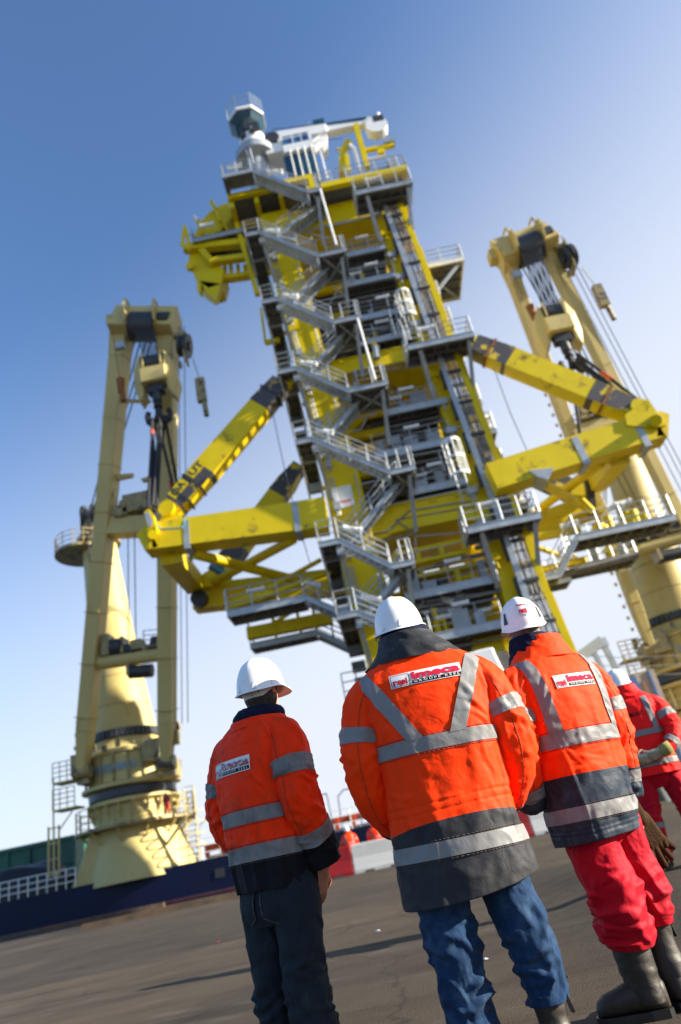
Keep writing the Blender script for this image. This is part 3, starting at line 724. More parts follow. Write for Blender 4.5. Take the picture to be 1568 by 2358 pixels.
# the cantilevered lookout platform on the right
z = U(c1, 1490, 770, 33).z
pf = platform(8.2, 10.95, 33.0, 36.6, z, 'frb', 'lookout_platform', fh=.3, joist=3)
pf.data.materials[0] = M['white']
b = MB(); b.beam((8.2, 33.2, z - .25), (10.8, 36.4, z - .25), .16, .16); b.beam((8.2, 36.4, z - .25), (10.8, 33.2, z - .25), .16, .16); b.beam((8.0, 33.3, z - 2.8), (10.6, 33.3, z - .25), .16, .16, (0, 1, 0)); b.build('lookout_brace', M['galv'], TW)

# top deck: yellow edge beams with dark floor bays below
b = MB()
b.box(3.2, 8.85, 30.8, 31.15, 38.6, 39.05); b.box(8.5, 8.85, 31.15, 37.5, 38.6, 39.05); b.box(.9, 2.75, 30.8, 31.15, 39.7, 40.1); b.box(2.4, 2.75, 30.8, 31.15, 38.75, 39.7); b.box(2.75, 3.2, 30.8, 31.15, 38.65, 39.0)
b.box(-2.95, .9, 31.0, 31.3, 39.7, 40.05)
for y in (33.0, 35.0, 37.0): b.box(-2.95, 8.5, y, y + .3, 38.7 if y > 33.5 else 39.2, 39.69 if y > 33.5 else 39.66)
for x in (-2.95, -1.3, .3, 2.2, 4.4, 6.5): b.box(x, x + .3, 31.3, 37.4, 39.1, 39.63)
b.build('top_deck_beam', M['yellow'], TW)
td = MB(); td.box(-2.9, 2.6, 31.0, 37.4, 39.85, 39.95); td.box(2.6, 8.6, 31.1, 37.4, 38.9, 38.98); td.box(-2.94, -2.7, 30.0, 37.4, 40.2, 40.5); td.box(-2.9, -1.0, 30.0, 31.0, 40.38, 40.44)
td.build('top_deck_floor', M['grating'], TW)
fr = MB(); fr.box(-3.0, -.95, 29.95, 30.05, 40.35, 40.65); fr.box(-3.0, -2.9, 30.05, 37.4, 40.35, 40.65); fr.build('top_deck_edge', M['galv'], TW)
r = MB(); r.rail([(-2.95, 37.3, 40.6), (-2.95, 30.02, 40.6), (-1.1, 30.02, 40.6)], 1.15, sp=.95); r.rail([(2.9, 30.9, 39.05), (8.8, 30.9, 39.05), (8.8, 37.3, 39.05)], 1.15, sp=1.0); r.rail([(-2.9, 37.3, 40), (2.5, 37.3, 40)], 1.15)
r.build('top_railing', M['galv'], TW)
b = MB(); b.box(6.9, 7.9, 31.6, 32.6, 39.1, 40.4); b.build('grey_winch_box', M['greybox'], TW, bevel=.03)
b = MB(); b.box(7.9, 8.5, 31.4, 33, 39.1, 40.9); b.build('grey_cabinet_stack', M['galv'], TW, bevel=.03)
lamp_tube((7.2, 31.2, 40.75), (1, 0, 0), 1.1, .1); lamp_tube((-2.1, 30.3, 41.6), (1, 0, .1), .9, .13); lamp_tube((-1.9, 30.4, 40.85), (1, 0, 0), .6, .13); lamp_tube((.4, 30.3, 40.3), (1, 0, -.3), .9, .14)
# yellow gallows and the white and yellow hose arm on the top deck
b = MB(); P = lambda x, y: U(e2, x, y, 32.2)
b.beam(P(530, 260), P(650, 680), .36, .36, (0, 1, 0)); b.beam(P(600, 510), P(905, 450), .26, .26, (0, 1, 0)); b.beam(P(780, 500), P(785, 540), .5, .3, (0, 1, 0))
b.build('yellow_gallows', M['yellow'], TW)
b = MB(); b.prism([P(365, 720), P(365, 560), P(400, 440), P(440, 380), P(490, 400), P(500, 440), P(450, 430), P(430, 540), P(440, 700)], (0, .5, 0)); b.tube(P(350, 490), P(400, 500), .1, 8)
b.beam(P(460, 720), P(445, 560), .3, .3, (0, 1, 0)); b.build('yellow_hose_arm', M['yellow'], TW)
b = MB(); b.path([P(470, 450), P(520, 490), P(540, 560), P(575, 690)], .15, 8); b.path([P(420, 720), P(490, 700)], .17, 8); b.build('white_hose', M['white'], TW, smooth=True)
b = MB(); q = P(860, 420); b.box(q.x - .35, q.x + .35, 32, 32.6, q.z - .2, q.z + .3); b.tube(P(820, 300), P(830, 390), .03, 5); q = P(830, 385); b.box(q.x - .1, q.x + .1, 32.1, 32.4, q.z - .1, q.z + .2); b.build('hook_rest', M['galv'], TW)

# yellow claw assembly on the left of the top
Q = lambda x, y: U(e1, x, y, 33.0)
b = MB(); b.prism([Q(490, 1010), Q(400, 1050), Q(310, 1110), Q(230, 1200), Q(180, 1300), Q(165, 1350), Q(350, 1330), Q(430, 1270), Q(500, 1200), Q(540, 1150)], (0, 1.4, 0)); b.build('curved_claw_plate', M['yellow'], TW)
b = MB()
for (x, y, xx, yy, r) in ((330, 1000, 370, 1075, .14), (365, 1070, 430, 1200, .12), (170, 1160, 220, 1230, .15), (210, 1215, 250, 1330, .1), (440, 1190, 500, 1290, .07), (400, 1240, 420, 1300, .07)): b.tube(U(e1, x, y, 32.7), U(e1, xx, yy, 32.7), r, 8)
b.build('claw_hinge', M['yellow'], TW)
b = MB(); b.path([U(e1, 70, 1245, 32.6), U(e1, 45, 1430, 32.6), U(e1, 130, 1475, 32.6), U(e1, 70, 1245, 32.6)], .12, 7); b.tube(U(e1, 100, 1330, 32.6), U(e1, 140, 1330, 32.6), .06, 6); b.build('yellow_guard_frame', M['yellow'], TW)
lamp_tube(U(e1, 290, 1235, 32.3), (1, 0, 0), .85, .14); lamp_tube(U(e1, 185, 1170, 32.5), (.6, 0, -1), .4, .12)
a = U(e1, 150, 1385, 32.5); c = U(e1, 570, 1310, 32.5)
platform(a.x, c.x + .6, 32.3, 34.6, (a.z + c.z) / 2, 'l', 'claw_platform', fh=.3)
b = MB(); b.beam(U(c1, 120, 735, 32.8), U(c1, 425, 705, 32.8), .5, .5); b.beam(U(c1, 250, 800, 32.8), U(c1, 430, 775, 32.8), .45, .4); b.beam(U(c1, 205, 740, 32.8), U(c1, 265, 810, 32.8), .4, .4, (0, 1, 0)); b.beam(U(c1, 300, 885, 33.5), U(c1, 440, 865, 33.5), .5, .35)
for x in (320, 350, 385, 420): b.beam(U(c1, x, 815, 33.5), U(c1, x + 2, 880, 33.5), .25, .22, (0, 1, 0))
b.build('claw_frame', M['yellow'], TW)
b = MB(); W = lambda x, y: U(c1, x, y, 33.0)
b.prism([W(150, 740), W(140, 790), W(165, 850), W(190, 890), W(240, 925), W(300, 905), W(315, 840), W(290, 800), W(230, 770), W(200, 740)], (0, 1.6, 0))
b.prism([W(185, 885), W(182, 930), W(200, 950), W(205, 905)], (0, .5, 0)); b.prism([W(200, 890), W(230, 950), W(278, 985), W(300, 905)], (0, .5, 0)); b.tube(W(155, 830) + V((0, -.3, 0)), W(155, 830), .3, 10)
b.build('claw_bucket', M['yellow'], TW)
b = MB(); b.beam(U(c1, 345, 500, 32.6), U(c1, 480, 960, 32.6), .3, .3, (0, 1, 0)); b.beam(U(c1, 520, 1195, 33), U(c1, 498, 1030, 33), .14, .3, (0, 1, 0)); b.beam(U(c1, 520, 1195, 33), U(c1, 590, 1180, 33), .2, .3); b.build('yellow_side_post', M['yellow'], TW)

# ------------------------------------------------------------------ spreader arms
def arm(pts, w, name='spreader_arm', m='yellow_worn', bands=()):
    b = MB()
    for (a, wa), (c, wc) in zip(pts, pts[1:]): b.beam(a, c, w, wa, (0, 0, 1), w, wc)
    o = b.build(name, M[m], TW)
    a0, a1 = V(pts[0][0]), V(pts[-1][0]); d = (a1 - a0).normalized()
    for (t, L, mm, hh) in bands:
        p = a0.lerp(a1, t); k = MB().beam(p - d * L / 2, p + d * L / 2, w + .035, hh + .035)
        k.build('band', M[mm], o)
    return o
YF, YR = 31.2, 37.9
A = U(dd, 338, 1243, YF); B = U(dd, 700, 1200, YF)
arm([(U(dd, 333, 1258, YF), 1.0), (U(dd, 360, 1243, YF), 1.45), (B + V((1.2, 0, 0)), 1.62)], 1.2, bands=((.25, .3, 'galv', 1.5), (.84, .3, 'galv', 1.62)))
# lifting eye at the front tip
b = MB(); b.prism([U(c3, 685, 1350, YF - .9), U(c3, 715, 1325, YF - .9), U(c3, 745, 1370, YF - .9), U(c3, 770, 1480, YF - .9), U(c3, 740, 1510, YF - .9), U(c3, 705, 1470, YF - .9)], (0, .28, 0)); b.tube(U(c3, 740, 1490, YF - 1.1), U(c3, 740, 1490, YF - .5), .24, 12)
b.prism([U(c3, 770, 1420, YF - .4), U(c3, 840, 1330, YF - .4), U(c3, 890, 1345, YF - .4), U(c3, 945, 1400, YF - .4), U(c3, 945, 1450, YF - .4), U(c3, 770, 1450, YF - .4)], (0, .7, 0)); b.build('lifting_lug', M['yellow'], TW)
b = MB(); b.prism([U(c3, 690, 1360, YF - .92), U(c3, 712, 1345, YF - .92), U(c3, 738, 1400, YF - .92), U(c3, 735, 1440, YF - .92), U(c3, 710, 1440, YF - .92)], (0, -.03, 0)); b.build('lug_marking', M['galv'], TW)
tag(MB().path([U(c3, 765, 1430, YF - .95), U(c3, 790, 1458, YF - .95), U(c3, 870, 1455, YF - .95), U(c3, 920, 1450, YF - .95), U(c3, 940, 1430, YF - .9), U(c3, 938, 1380, YF - .9)], .045, 6).build('tag_line', M['tealrope'], smooth=True), 'turquoise rope hanging slack along the tip of the left yellow arm', 'rope')
# upper diagonal, front left
lo = U(c3, 850, 1355, YF); hi = U(dd, 648, 885, YF)
dg = arm([(lo, .8), (lo.lerp(hi, .12), 1.2), (lo.lerp(hi, .32), 1.28), (lo.lerp(hi, .8), 1.22), (hi, .95), (hi + V((.8, .3, .5)), .6)], .95, 'diagonal_strut', bands=())
k = MB(); d = (hi - lo).normalized()
k.beam(lo.lerp(hi, .80), lo.lerp(hi, 1.0), 1.0, 1.27, (0, 0, 1), 1.0, 1.0); k.build('burnt_end', M['burnt'], dg)
k = MB(); k.beam(lo.lerp(hi, .05), lo.lerp(hi, .31), 1.0, 1.0, (0, 0, 1), 1.0, 1.30); k.build('burnt_foot', M['burnt'], dg)
up_ = d.cross(V((0, -1, 0))).normalized()
if up_.z < 0: up_ = -up_
for t in (.1, .2, .9): k = MB().beam(lo.lerp(hi, t), lo.lerp(hi, t) + d * .1, 1.06, 1.36, (0, 0, 1)); k.build('band', M['dark'], dg)
for (t, s) in ((.08, 'OA'), (.23, 'UT')):
    vf = fit(text_mesh(s, 1, .03), 0, 0, .9, .42)
    p0 = lo.lerp(hi, t) + V((0, -.515, 0)); MB().add([p0 + d * x + up_ * (y + .08) for x, y in vf[0]], vf[1]).build('marking', M['dark'], dg)
    k = MB(); k.add([p0 + V((0, .006, 0)) + d * x + up_ * y for x, y in ((-.1, 0), (1.0, 0), (1.0, .56), (-.1, .56))], [(0, 1, 2, 3)]); k.build('marking_panel', M['yellow'], dg)
MB().tube(lo + V((0, -.65, 0)), lo + V((0, .65, 0)), .42, 16).build('pivot_pin', M['yellow'], TW, smooth=True)
# rear left arm, end beam, rear diagonal and the bracing pipes
rt_ = U(c3, 1010, 1900, YR); rb = U(dd, 760, 1350, YR)
arm([(rt_, 1.5), (rb + V((2, 0, 0)), 1.4)], 1.1)
ft = U(c3, 850, 1620, YF + .4); r2 = U(c3, 1010, 1810, YR - .6)
arm([(ft, .95), (r2, .95)], 1.0, 'end_beam', 'yellow')
b = MB(); q = U(c3, 1035, 1895, YR - .8); b.tube(q + V((0, -.2, 0)), q + V((0, .5, 0)), .5, 14); b.beam(U(c3, 1010, 1780, YR - .7), U(c3, 1040, 1890, YR - .7), .3, .6, (0, 1, 0)); b.build('shackle', M['dark'], TW, smooth=True)
rl = U(c3, 1115, 1800, YR); rh = U(c2, 600, 550, YR)
dg = arm([(rl, .9), (rl.lerp(rh, .12), 1.2), (rl.lerp(rh, .85), 1.2), (rh, .7)], .9, 'diagonal_strut')
k = MB(); k.beam(rl.lerp(rh, .06), rl.lerp(rh, .30), .94, 1.25); k.build('burnt_foot', M['burnt'], dg)
k = MB(); k.beam(rl.lerp(rh, .74), rl.lerp(rh, 1.0), .94, 1.25, (0, 0, 1), .94, .8); k.build('burnt_end', M['burnt'], dg)
k = MB(); k.beam(rl.lerp(rh, .085), rl.lerp(rh, .105), 1.0, 1.3); k.build('turquoise_band', M['tealrope'], dg)
MB().tube(rl + V((0, -.8, 0)), rl + V((0, .6, 0)), .5, 14).build('pivot_pin', M['yellow'], TW, smooth=True)
def pipe(a, b_, r, name='bracing_pipe'):
    return MB().tube(a, b_, r, 12).build(name, M['yellow'], TW, smooth=True)
pipe(U(c2, 80, 975, YF + .3), U(c2, 640, 1120, YR - .4), .27); pipe(U(c2, 570, 905, YF + .5), U(c2, 170, 1120, YR - .5), .25)
pipe(U(c2, 390, 1200, 32.3), U(c2, 750, 1065, 33.5), .15, 'davit_boom'); pipe(U(c2, 440, 1150, 33.6), U(c2, 705, 1005, 34), .13, 'davit_boom'); pipe(U(c2, 470, 1320, 35), U(c2, 630, 1215, 35), .11, 'davit_boom')
# two low walkways reaching out to the left
z1 = U(c2, 240, 1275, 32).z
f = platform(-6.5, -2.6, 32.0, 33.6, 12.25, 'fl', 'outreach_walkway', fh=.32)
a = V((-2.6, 32, 12.25)); 
for y in (32.0, 33.0): 
    pass
flight(-2.6, 12.25, -1.2, 11.25, 32.0, 33.2)
platform(-1.3, -.6, 31.9, 33.6, 11.2, '', 'outreach_walkway')
b = MB(); b.beam(U(c2, 250, 1235, 33.8), U(c2, 470, 1165, 33.8), .5, .5); b.beam(U(c2, 390, 1190, 32.4), U(c2, 470, 1170, 32.4), .3, .3); b.build('walkway_beam', M['yellow'], TW)
lamp_tube(U(c2, 385, 1155, 32.4), (1, 0, 0), .8, .13); lamp_tube(U(c2, 665, 1125, 32.5), (1, 0, -.4), .7, .13)
platform(-6.1, -2.55, 35.0, 36.2, 11.3, 'l', 'outreach_walkway', fh=.3); flight(-2.55, 11.3, -.9, 10.1, 35.0, 36.2)
platform(-.95, -.2, 35, 36.2, 10.0, 'f', 'outreach_walkway')
b = MB(); b.beam(U(c2, 345, 1370, 34.8), U(c2, 760, 1290, 34.8), .5, .62)
for x in (475, 600, 680): b.box(U(c2, x, 1330, 34.8).x - .06, U(c2, x, 1330, 34.8).x + .06, 34.5, 35.05, U(c2, x, 1335 - (x - 475) * .19, 34.8).z - .5, U(c2, x, 1335 - (x - 475) * .19, 34.8).z + .55)
b.build('outreach_beam', M['yellow'], TW)

# right-hand side arms
A = U(c5, 1460, 1440, YF); B = U(c5, 640, 1690, YF)
arm([(A, 1.3), (U(c5, 1390, 1430, YF), 1.55), (B + V((-2.6, 0, -.1)), 1.5)], 1.2, bands=((.155, .35, 'galv', 1.6), (.5, .35, 'galv', 1.55)))
MB().prism([U(c5, 560, 1700, YF - .7), U(c5, 730, 1680, YF - .7), U(c5, 690, 1760, YF - .7), U(c5, 620, 1740, YF - .7)], (0, 1.2, 0)).build('grey_gusset', M['galv'], TW)
lo = U(c5, 1270, 1320, YF); hi = U(c5, 190, 880, YF)
dg = arm([(lo, .9), (lo.lerp(hi, .12), 1.25), (lo.lerp(hi, .8), 1.3), (hi, 1.0)], .95, 'diagonal_strut')
k = MB(); k.beam(lo.lerp(hi, .04), lo.lerp(hi, .27), .975, 1.0, (0, 0, 1), .975, 1.31); k.build('burnt_foot', M['burnt'], dg)
k = MB(); k.beam(lo.lerp(hi, .76), lo.lerp(hi, .99), .975, 1.33, (0, 0, 1), .975, 1.04); k.build('burnt_end', M['burnt'], dg)
for t in (.17, .88): k = MB().beam(lo.lerp(hi, t), lo.lerp(hi, t + .015), 1.03, 1.36); k.build('band', M['rust'], dg)
MB().tube(lo + V((0, -.7, 0)), lo + V((0, .6, 0)), .45, 14).build('pivot_pin', M['yellow'], TW, smooth=True)
b = MB(); b.prism([U(c5, 1300, 1260, YF - .7), U(c5, 1350, 1225, YF - .7), U(c5, 1420, 1330, YF - .7), U(c5, 1470, 1400, YF - .7), U(c5, 1380, 1420, YF - .7), U(c5, 1210, 1400, YF - .7), U(c5, 1200, 1330, YF - .7)], (0, .5, 0)); b.tube(U(c5, 1400, 1370, YF - 1.1), U(c5, 1400, 1370, YF - .1), .3, 12); b.build('lifting_lug', M['yellow'], TW)
b = MB(); b.prism([U(c5, 1345, 1390, YF - .9), U(c5, 1380, 1340, YF - .9), U(c5, 1440, 1345, YF - .9), U(c5, 1435, 1390, YF - .9)], (0, -.05, 0)); b.build('shackle', M['greybox'], TW)
ft = U(c5, 1150, 1600, YF + .4); r2 = U(c5, 1000, 1800, YR - .6); arm([(ft, 1.0), (r2, .9)], 1.0, 'end_beam', 'yellow')
rl = U(c5, 930, 1880, YR); rh = U(c5, 690, 1770, YR)
dg = arm([(rl, .9), (rl.lerp(rh, .3), 1.2), (rh + (rh - rl) * .6, 1.2)], .9, 'diagonal_strut'); k = MB(); k.beam(rl.lerp(rh, .35), rh + (rh - rl) * .5, .93, 1.23); k.build('burnt_end', M['burnt'], dg)
rt_ = U(c5, 1010, 1930, YR); arm([(rt_, 1.3), (U(c6, 600, 330, YR) + V((-1, 0, 0)), 1.2)], 1.1)
pipe(U(c5, 1040, 1650, YF + .4), U(c5, 560, 2010, YR), .26); pipe(U(c5, 660, 1790, YF + .3), U(c5, 985, 1965, YR - .5), .25)
b = MB(); q = U(c5, 960, 1750, YR - 1); b.beam(U(c5, 945, 1690, YR - 1.2), U(c5, 985, 1990, YR - 1), .4, .5, (0, 1, 0)); b.build('shackle', M['dark'], TW)
# right outreach walkways
platform(11.5, 16.6, 33.0, 34.8, 12.75, 'flrb', 'outreach_walkway', fh=.34); flight(11.5, 12.75, 10.0, 11.0, 33.0, 34.2)
platform(8.9, 10.05, 33.0, 34.2, 11.0, '', 'outreach_walkway')
platform(11.6, 15.4, 36.2, 37.8, 12.2, 'flr', 'outreach_walkway', fh=.34); platform(9.2, 11.5, 36.2, 37.6, 11.7, 'f', 'outreach_walkway', fh=.34)
b = MB(); b.beam(U(c6, 570, 395, 33.5), U(c6, 900, 330, 33.5), .35, .35); b.beam(U(c6, 640, 600, 35.5), U(c6, 930, 535, 35.5), .3, .3); b.beam(U(c6, 560, 420, 32.6), U(c6, 600, 540, 32.6), .5, .5, (0, 1, 0))
b.build('walkway_beam', M['yellow'], TW)
pipe(U(c6, 575, 435, 34), U(c6, 760, 500, 35), .14, 'davit_boom'); pipe(U(c6, 900, 130, 34), U(c6, 985, 215, 34), .2, 'davit_boom')
for (x, y, Y0) in ((1130, 185, 33.2), (1180, 160, 33.2), (830, 300, 33.2), (980, 425, 36.3), (825, 525, 36)): lamp_tube(U(c6, x, y, Y0), (1, 0, .05), .8, .16)
rr = random.Random(3)
for i in range(9):
    x = 12 + rr.random() * 4.2; b = MB(); hh = rr.uniform(.4, 1.0); b.tube((x, 34, 12.78), (x, 34, 12.8 + hh), rr.uniform(.15, .35), 10); b.tube((x, 34, 13.1), (x + rr.uniform(.3, .9), 34, 13.1), .12, 8); b.build('valve_pipework', M['yellow'], TW, smooth=True)
for i in range(5):
    x = 12 + i * .75; b = MB(); hh = rr.uniform(.5, 1.0); b.tube((x, 37, 12.2), (x, 37, 12.2 + hh), rr.uniform(.2, .35), 10); b.build('valve_pipework', M['yellow'] if i % 2 else M['greybox'], TW, smooth=True)
b = MB(); b.path([U(c6, 700, 640, 35.8), U(c6, 750, 640, 35.8), U(c6, 1280, 500, 35.8)], .2, 8); b.build('hanging_cable', M['cable'], TW, smooth=True)

# white sign with red lettering on the left column
z0 = 16.55; x0 = U(e5, 650, 960, 32.25).x - .1; p = U(e5, 630, 860, 32.2); q = U(e5, 825, 820, 32.2); p2 = U(e5, 680, 1060, 32.2)
wd = (q.x - p.x); hh = p.z - p2.z; sx = (p.x + p2.x) / 2
sg = MB().box(sx, sx + wd, 32.2, 32.27, p2.z, p2.z + hh).build('sign', M['signwhite'], TW)
vf = fit(text_mesh('imeca', 1, .02), sx + wd * .18, p2.z + hh * .2, wd * .7, hh * .17); MB().add([(x, 32.19, y) for x, y in vf[0]], vf[1]).build('sign_lettering', M['signred'], sg)
vf = fit(text_mesh('www.imeca.fr', 1, .01), sx + wd * .18, p2.z + hh * .07, wd * .7, hh * .07); MB().add([(x, 32.19, y) for x, y in vf[0]], vf[1]).build('sign_lettering', M['greybox'], sg)
b = MB(); 
for (a, c) in (((.08, .9), (.92, .9)), ((.08, .9), (.08, .3)), ((.92, .9), (.92, .3))): b.beam((sx + wd * a[0], 32.195, p2.z + hh * a[1]), (sx + wd * c[0], 32.195, p2.z + hh * c[1]), .015, .015)
b.build('sign_line', M['greybox'], sg)

# ------------------------------------------------------------------ white knuckle crane on the tower top
KC = thing('deck_crane', (0, 32.5, 40), 'small white knuckle boom crane with a railed lookout standing on the yellow tower top', 'crane')
KY = 32.5
R_ = lambda c, x, y, Y0=KY: U(c, x, y, Y0)
cx = R_(e1, 770, 560).x; zb = 40.0; zc = R_(e1, 780, 400).z
MB().lathe((cx, KY, 0), [(.8, zb), (.8, R_(e1, 800, 640).z), (1.45, R_(e1, 800, 620).z), (1.45, R_(e1, 790, 560).z), (1.15, R_(e1, 790, 540).z)], 24).build('slew_base', M['galv'], KC, smooth=True)
zt = R_(e1, 760, 350).z
MB().lathe((cx, KY, 0), [(.95, R_(e1, 790, 540).z), (1.0, zc - .3), (.7, zt), (.45, zt + .3)], 24).build('crane_house', M['white'], KC, smooth=True)
b = MB()
for t in (-1.75, -1.2): x = cx + .98 * cos(t) ; y = KY + .98 * sin(t); b.box(x - .24, x + .24, y - .08, y + .06, zc - .02, zc + .6)
b.box(cx - .75, cx - .35, KY - .95, KY - .6, zc - .7, zc + .5)
b.box(cx - .1, cx + .7, KY - 1.18, KY - 1.0, zc - .55, zc - .25); b.build('window', M['dark'], KC)
b = MB(); p, q = R_(e1, 640, 420, 31.2), R_(e1, 730, 640, 31.2)
b.tube(p, q, .05, 6); p2, q2 = R_(e1, 690, 410, 31.2), R_(e1, 745, 630, 31.2); b.tube(p2, q2, .07, 6)
for i in range(8): b.tube(p.lerp(q, i / 7), p2.lerp(q2, i / 7), .03, 5)
b.build('ladder', M['galv'], KC)
zp = R_(e1, 740, 215).z; r = 1.42; N = 8
oc = [V((cx - .15 + r * cos(2 * pi * (i + .5) / N), KY + r * sin(2 * pi * (i + .5) / N), zp)) for i in range(N)]
lp = MB().prism([p + V((0, 0, -.3)) for p in oc], (0, 0, .26)).build('lookout_platform', M['white'], KC)
b = MB(); oi = [V((cx - .15 + r * .93 * cos(2 * pi * (i + .5) / N), KY + r * .93 * sin(2 * pi * (i + .5) / N), zp - .3)) for i in range(N)]
b.add(oi + [p.lerp(V((cx - .15, KY, p.z)), .3) + V((0, 0, -.45)) for p in oi], [(i, (i + 1) % N, N + (i + 1) % N, N + i) for i in range(N)] + [tuple(range(N)), tuple(range(N, 2 * N))]); b.build('dark_underside', M['teal'], lp)
b = MB(); b.rail(oc + [oc[0]], 1.3, .017, 4, 1.2); b.build('railing', M['galv'], lp)
p, q = R_(e1, 980, 415), R_(e2, 250, 320); h1 = R_(e2, 640, 240)
b = MB(); b.beam(p, q, .8, 1.15, (0, 0, 1), .8, .85); bo = b.build('boom', M['white'], KC, bevel=.05)
MB().beam(q, h1, .62, .62, (0, 0, 1), .55, .5).build('boom_extension', M['white'], bo, bevel=.04)
b = MB(); hc = R_(e2, 735, 285); b.tube(hc + V((0, -.35, 0)), hc + V((0, .35, 0)), .78, 20); b.box(hc.x - .75, hc.x + .2, KY - .3, KY + .3, hc.z + .1, hc.z + .95); b.tube(R_(e2, 745, 210), R_(e2, 750, 140), .14, 8); b.build('boom_head', M['white'], bo, smooth=True)
b = MB(); hc2 = R_(e2, 755, 225); b.box(hc2.x - .4, hc2.x + .35, KY - .36, KY + .36, hc2.z - .35, hc2.z + .3); b.build('sheave_block', M['dark'], bo)
b = MB().tube(R_(e2, 160, 270, 32.3), R_(e2, 635, 195, 32.3), .17, 12); b.box(R_(e2, 160, 270).x - .3, R_(e2, 230, 270).x, KY - .4, KY + .1, R_(e2, 180, 280).z - .1, R_(e2, 180, 250).z + .1); b.build('luffing_cylinder', M['teal'], bo, smooth=True)
b = MB(); b.beam(R_(e1, 1310, 540, 32.2), R_(e1, 1450, 410, 32.2), .4, .4, (0, 1, 0)); b.tube(R_(e1, 1300, 440, 32.2), R_(e1, 1400, 380, 32.2), .2, 8); b.prism([R_(e1, 1400, 370, 32.1), R_(e1, 1470, 340, 32.1), R_(e1, 1470, 460, 32.1), R_(e1, 1430, 490, 32.1)], (0, .8, 0)); b.build('jib_linkage', M['white'], KC)
p, q = R_(e1, 1070, 580), R_(e1, 1285, 420)
b = MB().box(p.x, q.x, 31.6, 33.4, p.z + .05, R_(e1, 1080, 475).z); cab = b.build('operator_cab', M['blue'], KC)
b = MB(); b.box(p.x - .1, q.x + .25, 31.5, 33.5, R_(e1, 1080, 640).z - .1, p.z + .05); b.box(q.x, q.x + .22, 31.5, 31.75, p.z, R_(e1, 1290, 400).z); b.box(p.x - 1.3, p.x - .1, 31.7, 33.3, R_(e1, 980, 600).z - .2, R_(e1, 980, 530).z)
for s in (.35, .7): b.box(p.x + (q.x - p.x) * s, p.x + (q.x - p.x) * s + .06, 31.56, 31.6, p.z + .05, R_(e1, 1080, 475).z)
b.box(p.x, q.x, 31.55, 31.6, p.z + .75, p.z + .83); b.build('cab_frame', M['white'], cab)
b = MB(); b.box(p.x - .2, q.x + .2, 31.7, 33.2, 40.0, R_(e1, 1080, 650).z - .11); b.build('dark_plinth', M['teal'], KC)
b = MB(); 
for i in range(5): x = p.x + .3 + i * .5; b.tube((x, 31.45, 40), (x, 31.45, R_(e1, 1150, 620).z), .05, 6)
b.build('stanchion', M['white'], KC)
b = MB(); q = R_(e1, 935, 430); b.tube(q + V((0, -.5, 0)), q + V((0, .5, 0)), .55, 14); b.build('winch_drum', M['dark'], KC, smooth=True)
b = MB(); b.path([R_(e1, 930, 295), R_(e1, 1370, 245)], .03, 5); b.tube(R_(e1, 1275, 215), R_(e1, 1280, 300), .05, 6); b.tube(R_(e2, 810, 310), R_(e2, 830, 370), .025, 5); b.path([R_(e2, 250, 400), R_(e2, 400, 380)], .02, 5); b.build('hoist_rope', M['rope'], KC)
q = R_(e1, 1205, 350, 32.0); b = MB().lathe((q.x, 0, 0), [(.01, -.01), (1, -.01), (1, .01), (.01, .01)], 20)
b.v = [V((q.x + (v.x - q.x) * .6, 31.98 + v.z * .5, q.z + v.y * .2)) for v in b.v]; b.build('yellow_emblem', M['yellow'], bo)
# thin guy wires by the tower
for i, (pts, lab) in enumerate([([U(dd, 628, 950, 31.4), U(dd, 655, 1080, 31.4), U(dd, 685, 1200, 31.4), U(dd, 715, 1300, 31.4)], 'thin wire hanging from the left diagonal strut'), ([U(c5, 330, 1020, 31.2), U(c5, 440, 1320, 31.2), U(c5, 520, 1500, 31.2), U(c5, 575, 1620, 31.2)], 'thin wire hanging from the right diagonal strut')]):
    tag(MB().path(pts, .022, 5).build('guy_wire', M['rope']), lab, 'wire')
